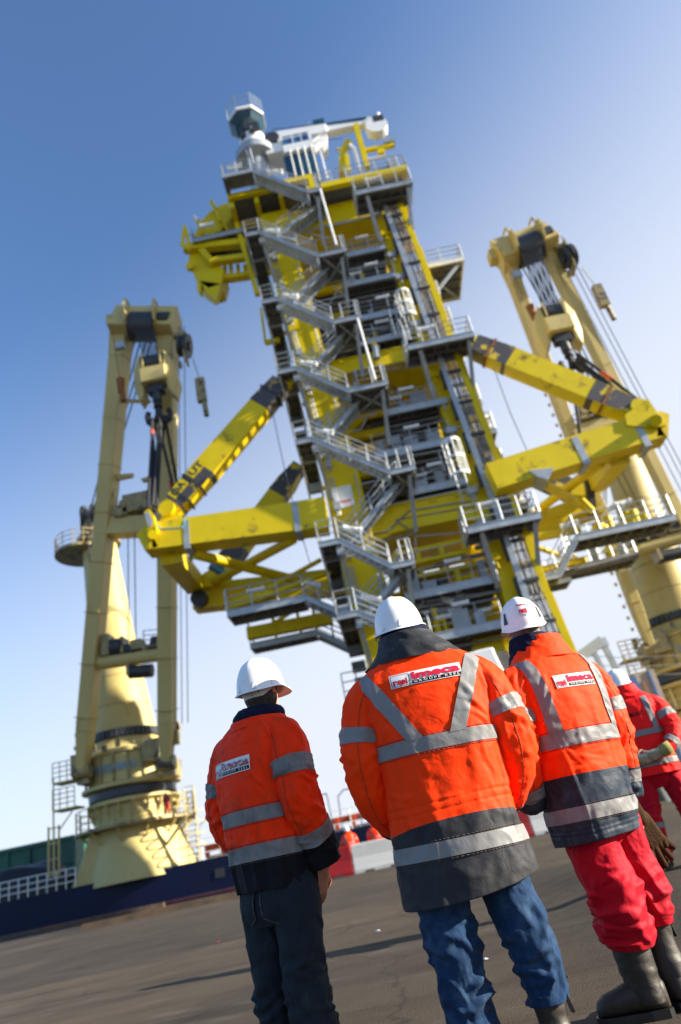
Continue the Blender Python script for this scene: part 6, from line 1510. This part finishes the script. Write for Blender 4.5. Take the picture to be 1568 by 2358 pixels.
    for j in range(R + 1):
        for i in range(n + 1):
            th = -ext + 2 * ext * i / n; zl = -.035 + .055 * smooth01((abs(th) - .9) / .7) + .006 * NZ(V((th * 14, 0, seed)))
            z = zl + (zt_ - zl) * j / R; vs.append(headpos(z, th, .0045 + .004 * NZ(V((th * 18, z * 25, seed))) + .005 * smooth01(j / 5) * (1 - .0)))
    hb.add(vs, [(j * (n + 1) + i, j * (n + 1) + i + 1, (j + 1) * (n + 1) + i + 1, (j + 1) * (n + 1) + i) for j in range(R) for i in range(n)]); hd(hb); pbuild(hb, 'hair', M[P['hair']], root)
    HO = Matrix.Translation((0, 0, P.get('helz', .105)))
    hs = helmet_shell(P['helmet']); hs.v = [HM @ (HO @ v) for v in hs.v]; he = pbuild(hs, 'helmet', M['helmet'], root)
    try: he.data.set_sharp_from_angle(angle=radians(50))
    except Exception: pass
    def hput(mb, nm, m, sm=False): mb.v = [HM @ (HO @ v) for v in mb.v]; return pbuild(mb, nm, m, he, smooth=sm)
    if P['helmet'] == 'ind':
        b = MB()
        for th in (-2.3, -1.2, -.4, .4, 1.2, 2.3):
            c = V((sin(th) * .110, -cos(th) * .125, .002)); o_ = V((sin(th), -cos(th), 0)); s_ = V((o_.y, -o_.x, 0))
            b.add([c + s_ * .011 + o_ * .008 + V((0, 0, -.012)), c - s_ * .011 + o_ * .008 + V((0, 0, -.012)), c - o_ * .008 + V((0, 0, .045)), c - o_ * .01 + V((0, 0, -.01))], [(0, 1, 2), (1, 0, 3), (0, 2, 3), (2, 1, 3)])
        hput(b, 'helmet_rib', M['helmet'])
        b = MB(); vs = []; n = 30
        for j in (0, 1):
            for i in range(n + 1):
                th = -1.45 + 2.9 * i / n; p = headpos(P.get('bandz', .085) + .036 * j + .028 * smooth01((abs(th) - .6) / .8), th, .012); vs.append(p)
        b.add(vs, [(i, i + 1, n + 2 + i, n + 1 + i) for i in range(n)]); b.v = [HM @ v for v in b.v]; pbuild(b, 'headband', M['headband'] if 'headband' in M else M['helmet'], he)
    else:
        for s in (-1, 1):
            vs = []; 
            for (dx, dz) in ((-.5, 0), (.5, .05), (.25, 1), (-.15, 1)):
                th = s * (.95 + dx * .30 * 1); ph = .12 + dz * .36; c = cos(ph) ** .9; vs.append(V((.113 * c * sin(th), -cos(th) * c * .130, .152 * sin(ph) - .010 * (1 - dz))) * 1.018)
            hput(MB().add(vs, [(0, 1, 2, 3)]), 'helmet_vent', M['plastic'])
            vs = [v * 1.006 + V((0, 0, .004)) for v in vs]
        def hs_pt(x, zf, off=1.022):
            ph = zf; c = cos(ph) ** .9; sn = max(-.99, min(.99, x / (.113 * c))); cs = sqrt(1 - sn * sn); return V((.113 * c * sn, -cs * c * .130, .152 * sin(ph) + .004 * math.exp(-(x / .022) ** 4))) * off
        def hplate(x0, x1, p0, p1, m, nm, off=1.014):
            n = 6; vs = [hs_pt(x0 + (x1 - x0) * i / n, p0 + (p1 - p0) * j / n, off) for j in range(n + 1) for i in range(n + 1)]
            hput(MB().add(vs, [(j * (n + 1) + i, j * (n + 1) + i + 1, (j + 1) * (n + 1) + i + 1, (j + 1) * (n + 1) + i) for j in range(n) for i in range(n)]), nm, m, True)
        hplate(-.020, .034, .20, .66, M['signwhite'], 'helmet_sticker', 1.016)
        def hlet(t, x0, x1, p0, p1, m, bold=.03, mirror=False):
            vf = fit(text_mesh(t, 1, bold, mirror=mirror, sub=.2), x0, p0, x1 - x0, p1 - p0); hput(MB().add([hs_pt(x, p, 1.03) for x, p in vf[0]], vf[1]), 'sticker_lettering', m)
        hlet('imeca', -.018, .032, .55, .64, M['signred']); hlet('r', -.013, -.004, .24, .40, M['signred'], .05); hlet('e', -.005, .007, .24, .40, M['signred'], .04); hlet('e', .006, .018, .24, .40, M['signred'], .04, True); hlet('l', .02, .026, .24, .43, M['signred'], .05)
        b = MB(); vs = []; n = 30
        for j in (0, 1):
            for i in range(n + 1):
                th = -1.6 + 3.2 * i / n; vs.append(headpos(.072 + .024 * j + .012 * abs(th), th, .012))
        b.add(vs, [(i, i + 1, n + 2 + i, n + 1 + i) for i in range(n)]); b.v = [HM @ v for v in b.v]; pbuild(b, 'headband', M['plastic'], he)
    if P.get('glasses'):
        b = MB(); s = -1
        for s in (-1, 1): b.path([V((s * .083, -.02, .112)), V((s * .083, .03, .118)), V((s * .076, .085, .118))], .0022, 6)
        b.path([V((-.09, -.03, .13)), V((-.108, -.03, .10)), V((-.112, -.045, .075)), V((-.100, -.06, .07))], .0022, 6)
        hd(b); pbuild(b, 'glasses', M['plastic'], root)
    return root, T, HM

M['headband'] = mat('pale_headband', (.55, .55, .54), .45)
M['jeanseam'] = mat('denim_stitching', (.07, .065, .06), .8)

# middle man
person(dict(label='man in blue jeans and long orange jacket with charcoal lower half, standing in the middle', loc=(.19, 3.05, 0), yaw=0, seed=1,
    torso=[(1.575, -.005, .0, .12, .095, 2.2), (1.55, -.003, -.0, .175, .11, 2.3), (1.52, 0, 0, .225, .12, 2.4), (1.48, 0, -.005, .262, .135, 2.5), (1.42, 0, -.01, .275, .155, 2.4), (1.30, 0, -.01, .272, .172, 2.3), (1.15, 0, -.01, .256, .175, 2.3), (1.0, -.003, 0, .246, .175, 2.3), (.86, -.005, 0, .248, .18, 2.3), (.74, -.008, 0, .255, .188, 2.3), (.60, -.010, 0, .262, .198, 2.3)],
    hem=.635, split=.87, splitf=lambda th: .862 + .030 * cos(th - .3), hemf=lambda th: .632 + .03 * sin(th) * (1 if sin(th) > 0 else .6) - .018 * cos(th), flare=.016, seams=(.955, .925),
    strips=[(1.195, 1.14), (.818, .762)], bands=[(-.085, 1.19, -.255, 1.50, .058), (.085, 1.19, .235, 1.505, .058)],
    arms={'L': [(-.16, 0, 1.455, .08), (-.245, -.005, 1.40, .09), (-.292, -.012, 1.27, .09), (-.310, -.012, 1.13, .083), (-.297, .03, 1.02, .077), (-.255, .10, .94, .066), (-.225, .15, .90, .058)],
          'R': [(.16, 0, 1.455, .08), (.245, -.005, 1.40, .09), (.293, -.012, 1.27, .091), (.312, -.012, 1.13, .083), (.298, .03, 1.02, .077), (.26, .10, .94, .066), (.23, .15, .90, .058)]},
    cuff=.93, sleevestrips={'both': [(.325, .415)]}, jacket='orange', dark='charcoal',
    collars=[('collar', 'charcoal', [(1.53, -.004, .0, .222, .122), (1.57, -.004, .005, .178, .122), (1.605, -.008, .018, .148, .12), (1.64, -.018, .03, .128, .118), (1.66, -.02, .035, .122, .116)]), ('scarf', 'fleece', [(1.60, -.02, .035, .112, .112), (1.645, -.022, .042, .113, .112), (1.672, -.023, .045, .11, .11), (1.695, -.024, .05, .098, .102)])],
    patch=(-.135, .165, 1.405, 1.463), trousers='jeans',
    legs={'L': [(-.105, 0, .90, .125, .135), (-.115, 0, .75, .112, .12), (-.118, -.005, .60, .098, .105), (-.112, -.02, .45, .086, .09), (-.11, -.015, .34, .082, .086), (-.105, 0, .24, .078, .082), (-.10, 0, .14, .075, .08)],
          'R': [(.105, 0, .90, .125, .135), (.12, 0, .75, .105, .12), (.135, -.005, .60, .092, .105), (.165, -.015, .45, .084, .09), (.175, -.01, .36, .078, .084), (.178, 0, .28, .068, .072), (.178, 0, .235, .062, .066)]},
    hips=[(.655, 0, 0, .09, .08), (.70, 0, 0, .17, .12), (.78, 0, 0, .205, .135), (.95, 0, 0, .2, .13)], boottop=.275, bootw=1.02, knee=.47, fold=.017, bag=.9, strap=True, toe={'L': -.15, 'R': .3},
    hands={'L': (V((-.2, .17, .87)), (.3, .2, -1), (0, .3, 1), .3), 'R': (V((.2, .17, .87)), (-.3, .2, -1), (0, .3, 1), .3)},
    head=(-.033, .06, 1.862), hyaw=-18, htilt=4, hair='hairgrey', helmet='ind', glasses=True))

# man on the left, turned to the right
person(dict(label='man in dark jeans and soiled short orange jacket, leftmost of the three men in front', loc=(-.585, 3.27, 0), yaw=-36, seed=2,
    torso=[(1.475, 0, .01, .10, .09, 2.2), (1.45, -.005, .005, .14, .105, 2.3), (1.42, -.01, 0, .175, .118, 2.3), (1.38, -.015, -.005, .198, .132, 2.4), (1.30, -.02, -.012, .206, .15, 2.4), (1.18, -.02, -.012, .198, .158, 2.3), (1.05, -.015, -.005, .188, .156, 2.3), (.93, -.01, .0, .184, .150, 2.3), (.82, -.005, 0, .18, .142, 2.3), (.74, -.005, .0, .176, .136, 2.3)],
    hem=.765, split=.885, hemf=lambda th: .762 + .012 * cos(th), amp=1.1, seams=(1.345,),
    strips=[(1.085, 1.03), (.945, .885)], 
    arms={'L': [(-.13, 0, 1.385, .08), (-.205, 0, 1.335, .088), (-.245, -.01, 1.22, .086), (-.262, -.015, 1.10, .08), (-.255, .02, 1.0, .072), (-.22, .09, .92, .062), (-.19, .13, .88, .056)],
          'R': [(.095, 0, 1.395, .075), (.16, -.005, 1.345, .086), (.192, -.015, 1.24, .087), (.208, -.018, 1.12, .082), (.206, .015, 1.01, .08), (.195, .065, .92, .077), (.185, .10, .83, .072)]},
    cuff=.83, sleevestrips={'L': [(.33, .43), (.80, .90)], 'R': [(.30, .41), (.73, .83)]}, jacket='orange_dirty', dark='blackcloth', tape='reflect_dirty',
    collars=[('collar', 'orange_dirty', [(1.425, 0, .0, .165, .12), (1.44, 0, .005, .146, .119), (1.455, 0, .008, .138, .117), (1.465, 0, .01, .134, .115)]), ('scarf', 'fleece', [(1.42, 0, .012, .118, .108), (1.46, 0, .015, .124, .113), (1.49, .0, .02, .122, .112), (1.518, .0, .026, .098, .098)])],
    patch=(-.150, .085, 1.238, 1.300), worn=True, trousers='darkjeans',
    legs={'L': [(-.07, 0, .86, .07, .09), (-.088, -.005, .75, .090, .106), (-.09, -.005, .60, .086, .094), (-.085, -.01, .46, .078, .084), (-.085, -.005, .34, .078, .084), (-.088, 0, .22, .08, .086), (-.09, 0, .1, .082, .09)],
          'R': [(.07, 0, .86, .07, .09), (.09, -.005, .75, .090, .106), (.095, -.005, .60, .086, .094), (.098, -.015, .46, .08, .086), (.10, -.01, .34, .08, .086), (.104, 0, .22, .082, .088), (.106, 0, .1, .084, .092)]},
    hips=[(.64, 0, -.005, .13, .095), (.69, 0, -.006, .165, .12), (.76, 0, -.006, .158, .116), (.86, 0, 0, .155, .11)], pockets=.705, boottop=.16, foldlow=.08, knee=.44, fold=.011, bag=.9, 
    hands={'L': (V((-.16, .15, .83)), (.3, .2, -1), (0, .3, 1), .3), 'R': (V((.165, .10, .79)), (-.55, .05, -1), (-1, .3, 0), .35)},
    head=(.012, .045, 1.765), hyaw=12, htilt=2, hair='hairbrown', helmet='ind', hairside=1.75, bandz=.060))

# man in red trousers on the right
PR = dict(label='man in red trousers and orange jacket with navy lower half, holding brown gloves', loc=(.865, 3.6, 0), yaw=24, seed=4,
    torso=[(1.57, 0, .01, .11, .09, 2.2), (1.545, 0, .005, .155, .105, 2.3), (1.51, 0, 0, .205, .12, 2.4), (1.46, 0, -.005, .24, .14, 2.5), (1.38, 0, -.012, .25, .158, 2.4), (1.26, 0, -.012, .244, .17, 2.3), (1.1, 0, -.01, .225, .17, 2.3), (.97, 0, -.002, .215, .168, 2.3), (.85, -.006, 0, .21, .165, 2.3), (.76, -.012, 0, .205, .165, 2.3), (.66, -.014, .0, .192, .158, 2.3)],
    hem=.69, split=.962, splitf=lambda th: .962, hemf=lambda th: .69 + .01 * sin(th), seams=(.74, .722),
    strips=[(1.152, 1.085), (.832, .772)], bands=[(-.165, 1.15, -.185, 1.515, .055), (.165, 1.15, .175, 1.515, .055)],
    arms={'L': [(-.15, 0, 1.45, .08), (-.235, -.005, 1.39, .093), (-.285, -.01, 1.25, .094), (-.30, -.012, 1.12, .086), (-.29, .03, 1.0, .08), (-.26, .08, .93, .074), (-.235, .12, .885, .066)],
          'R': [(.15, 0, 1.45, .08), (.23, 0, 1.39, .093), (.262, 0, 1.26, .092), (.268, -.005, 1.12, .086), (.265, .005, 1.0, .08), (.262, .015, .90, .066), (.26, .02, .82, .054)]},
    cuff=.80, sleevestrips={'L': [(.32, .42), (.80, .89)], 'R': [(.32, .42), (.815, .90)]}, jacket='orange', dark='navycloth',
    collars=[('collar', 'orange', [(1.515, .0, .0, .195, .125), (1.55, 0, .01, .165, .125), (1.59, .008, .02, .14, .12), (1.62, .016, .028, .126, .115), (1.642, .018, .03, .12, .11)]), ('scarf', 'fleece', [(1.54, -.035, .03, .128, .118), (1.60, -.03, .035, .112, .108), (1.64, -.022, .04, .105, .102), (1.662, -.022, .042, .096, .096)])],
    patch=(-.105, .125, 1.345, 1.408), trousers='redtrouser',
    legs={'L': [(-.055, 0, .90, .12, .135), (-.06, 0, .75, .112, .125), (-.058, -.005, .60, .108, .116), (-.048, -.03, .46, .108, .112), (-.038, -.02, .37, .11, .114), (-.03, -.005, .30, .106, .11), (-.03, 0, .262, .092, .094)],
          'R': [(.10, 0, .90, .11, .13), (.105, 0, .75, .10, .118), (.112, -.005, .60, .09, .104), (.125, -.02, .48, .088, .096), (.13, -.01, .40, .088, .094), (.132, 0, .34, .084, .09), (.132, 0, .305, .072, .076)]},
    hips=[(.63, .02, 0, .07, .07), (.70, .02, 0, .155, .118), (.77, .02, 0, .185, .135), (.95, .01, 0, .185, .13)], boottop=.325, foldlow=.30, bootw=.92, knee=.45, fold=.018, bag=.5, strap=True, toe={'L': -1.0, 'R': .1},
    hands={'R': (V((.258, .02, .80)), (.02, .05, -1), (-1, .2, 0), .75)}, thumb={'R': 1},
    head=(-.022, .05, 1.882), hyaw=-30, htilt=3, hair='hairgrey', helmet='climb', helz=.108)
rp, TP, _ = person(PR)

# the pair of brown gloves in his hand
Rz = Matrix.Rotation(radians(24), 4, 'Z'); LP = lambda x, y, z: (Matrix.Translation((.865, 3.6, 0)) @ Rz) @ V((x, y, z))
for i, (o_, d, nm_, cu, lab) in enumerate([((.262, .015, .715), (.42, .10, -.9), (-.2, -1, 0), .08, 'upper brown work glove, fingers spread, hanging from the hand of the man in red trousers'), ((.258, .05, .70), (.18, .12, -1), (0, -1, .1), .15, 'lower brown work glove hanging beside the red trouser leg')]):
    b = MB(); hand(b, V((0, 0, 0)), d, nm_, 1.2, cu, 1 if i == 0 else -1, .34, 1.62)
    limb(b, [(V((0, 0, 0)), .042), (V(d).normalized() * -.06, .044)])
    gm = bpy.data.meshes.new('work_glove'); gm.from_pydata(b.v, [], b.f); go = bpy.data.objects.new('work_glove', gm); COL.objects.link(go); gm.materials.append(M['glove_brown'])
    go.matrix_world = Matrix.Translation(LP(*o_)) @ Rz; fuse(go, .005, 3); tag(go, lab, 'glove', 'brown gloves held in one hand')

# the man behind on the right, hands clasped behind him
Y4 = 7.25; p4 = U(dd, 1548, 2003, Y4)
P4 = dict(label='man in all red with pale gloved hands clasped behind his back at right edge', loc=(2.42, Y4, gz(2.3, Y4)), yaw=-14, seed=6, q=.7, scale=1.02,
    torso=[(1.55, 0, .01, .11, .09, 2.2), (1.52, 0, .005, .155, .105, 2.3), (1.48, 0, 0, .2, .12, 2.4), (1.44, 0, -.005, .225, .14, 2.5), (1.36, 0, -.012, .235, .158, 2.4), (1.24, 0, -.012, .23, .165, 2.3), (1.1, 0, -.01, .22, .162, 2.3), (.97, 0, -.002, .22, .165, 2.3), (.86, 0, 0, .235, .178, 2.3), (.76, 0, 0, .25, .19, 2.3)],
    hem=.775, split=.85, strips=[(1.17, 1.12), (.90, .85)], bands=[(.15, 1.15, .13, 1.47, .05), (-.16, 1.15, -.15, 1.47, .05)],
    arms={'L': [(-.14, 0, 1.43, .075), (-.215, -.01, 1.37, .088), (-.265, -.05, 1.25, .086), (-.28, -.10, 1.12, .08), (-.26, -.16, 1.02, .07), (-.20, -.215, .955, .06), (-.17, -.235, .935, .054)],
          'R': [(.14, 0, 1.43, .075), (.215, -.01, 1.37, .088), (.27, -.05, 1.26, .086), (.29, -.10, 1.13, .08), (.26, -.17, 1.04, .07), (.19, -.23, .985, .06), (.16, -.245, .965, .054)]},
    cuff=1.0, sleevestrips={'both': [(.32, .42), (.82, .92)]}, jacket='red_jacket', dark='red_jacket',
    collars=[('collar', 'red_jacket', [(1.49, 0, .0, .17, .12), (1.53, 0, .008, .14, .115), (1.58, 0, .02, .12, .11), (1.61, 0, .025, .112, .108)])],
    backtext=('UNIBLOC.', -.12, .09, 1.30, 1.335), trousers='redtrouser', legstrips=[(.615, .67)],
    legs={'L': [(-.10, 0, .90, .115, .13), (-.12, 0, .75, .11, .12), (-.14, 0, .60, .10, .105), (-.16, 0, .45, .092, .098), (-.175, 0, .30, .09, .094), (-.185, 0, .18, .092, .096), (-.19, 0, .07, .092, .098)],
          'R': [(.10, 0, .90, .115, .13), (.13, .02, .75, .11, .12), (.155, .03, .60, .10, .105), (.18, .04, .45, .092, .098), (.2, .04, .30, .09, .094), (.21, .04, .18, .092, .096), (.215, .04, .07, .092, .098)]},
    hips=[(.66, 0, 0, .09, .08), (.72, 0, 0, .16, .115), (.80, 0, 0, .19, .13), (.95, 0, 0, .185, .13)], boottop=.13, foldlow=.1, knee=.45, fold=.010, bag=.5,
    hands={'L': (V((-.14, -.25, .925)), (1, -.10, -.05), (0, 1, .3), .5), 'R': (V((.125, -.268, .955)), (-1, -.06, -.22), (0, 1, .3), .5)},
    head=(-.02, .05, 1.80), hyaw=-15, htilt=2, hair='hairgrey', helmet='ind')
r4, _, _ = person(P4)
for sd, w_, d in ((-1, V((-.14, -.25, .925)), V((1, -.10, -.05))), (1, V((.125, -.268, .955)), V((-1, -.06, -.22)))):
    b = MB(); hand(b, w_, d, (0, .6, .5), 1.12, .55, sd, .1, 1.3); o = pbuild(b, 'glove', M['glove_pale'], r4); fuse(o, .006, 3)
    b = MB(); b.tube(w_ + d.normalized() * .03, w_ - d.normalized() * .07, .05, 18, .062); pbuild(b, 'glove_cuff', M['glove_cuff'], o)

# workers beyond the barriers and one on the crane walkway (small in the picture)
def far_man(label, loc, yaw, col, trou, seed, scale=1.0, grp='workers beyond the barriers'):
    P = dict(P4); P.pop('backtext', None); P.update(label=label, loc=loc, yaw=yaw, seed=seed, q=.16, scale=scale, jacket=col, dark=col, trousers=trou, group=grp, legstrips=(), amp=.8)
    P['arms'] = {'L': [(-.14, 0, 1.43, .075), (-.215, -.01, 1.37, .088), (-.265, -.01, 1.25, .086), (-.285, 0, 1.12, .08), (-.27, .05, 1.02, .07), (-.23, .13, .95, .06)], 'R': [(.14, 0, 1.43, .075), (.215, -.01, 1.37, .088), (.265, -.01, 1.25, .086), (.285, 0, 1.12, .08), (.27, .05, 1.02, .07), (.23, .13, .95, .06)]}
    P['hands'] = {'L': (V((-.2, .16, .92)), (.3, .3, -1), (1, 0, 0), .4), 'R': (V((.2, .16, .92)), (-.3, .3, -1), (-1, 0, 0), .4)}
    P['collars'] = [('collar', col, [(1.49, 0, .0, .17, .12), (1.53, 0, .008, .14, .115), (1.58, 0, .02, .12, .11)])]
    return person(P)
for (x, y, Y0, lab, yw, sd, col) in ((798, 1901, 27.5, 'worker in orange jacket behind the red barrier, nearest the man in dark jeans', 12, 11, 'orange'), (858, 1886, 27.9, 'worker in orange jacket behind the white barrier, middle of the three far workers', 4, 12, 'orange'), (893, 1893, 28.4, 'worker in orange and navy behind the white barrier, half hidden by the middle man', -10, 13, 'orange')):
    p = U(dd, x, y, Y0); far_man(lab, (p.x, Y0, 0), yw, col, 'redtrouser', sd, p.z / 1.80)
p = U(c4, 1048, 1188, 41.6); far_man('person in dark red overalls standing on the ring walkway of the left crane', (p.x, 41.6, 4.49), 60, 'redtrouser', 'redtrouser', 14, (p.z - 4.49) / 1.8, None)
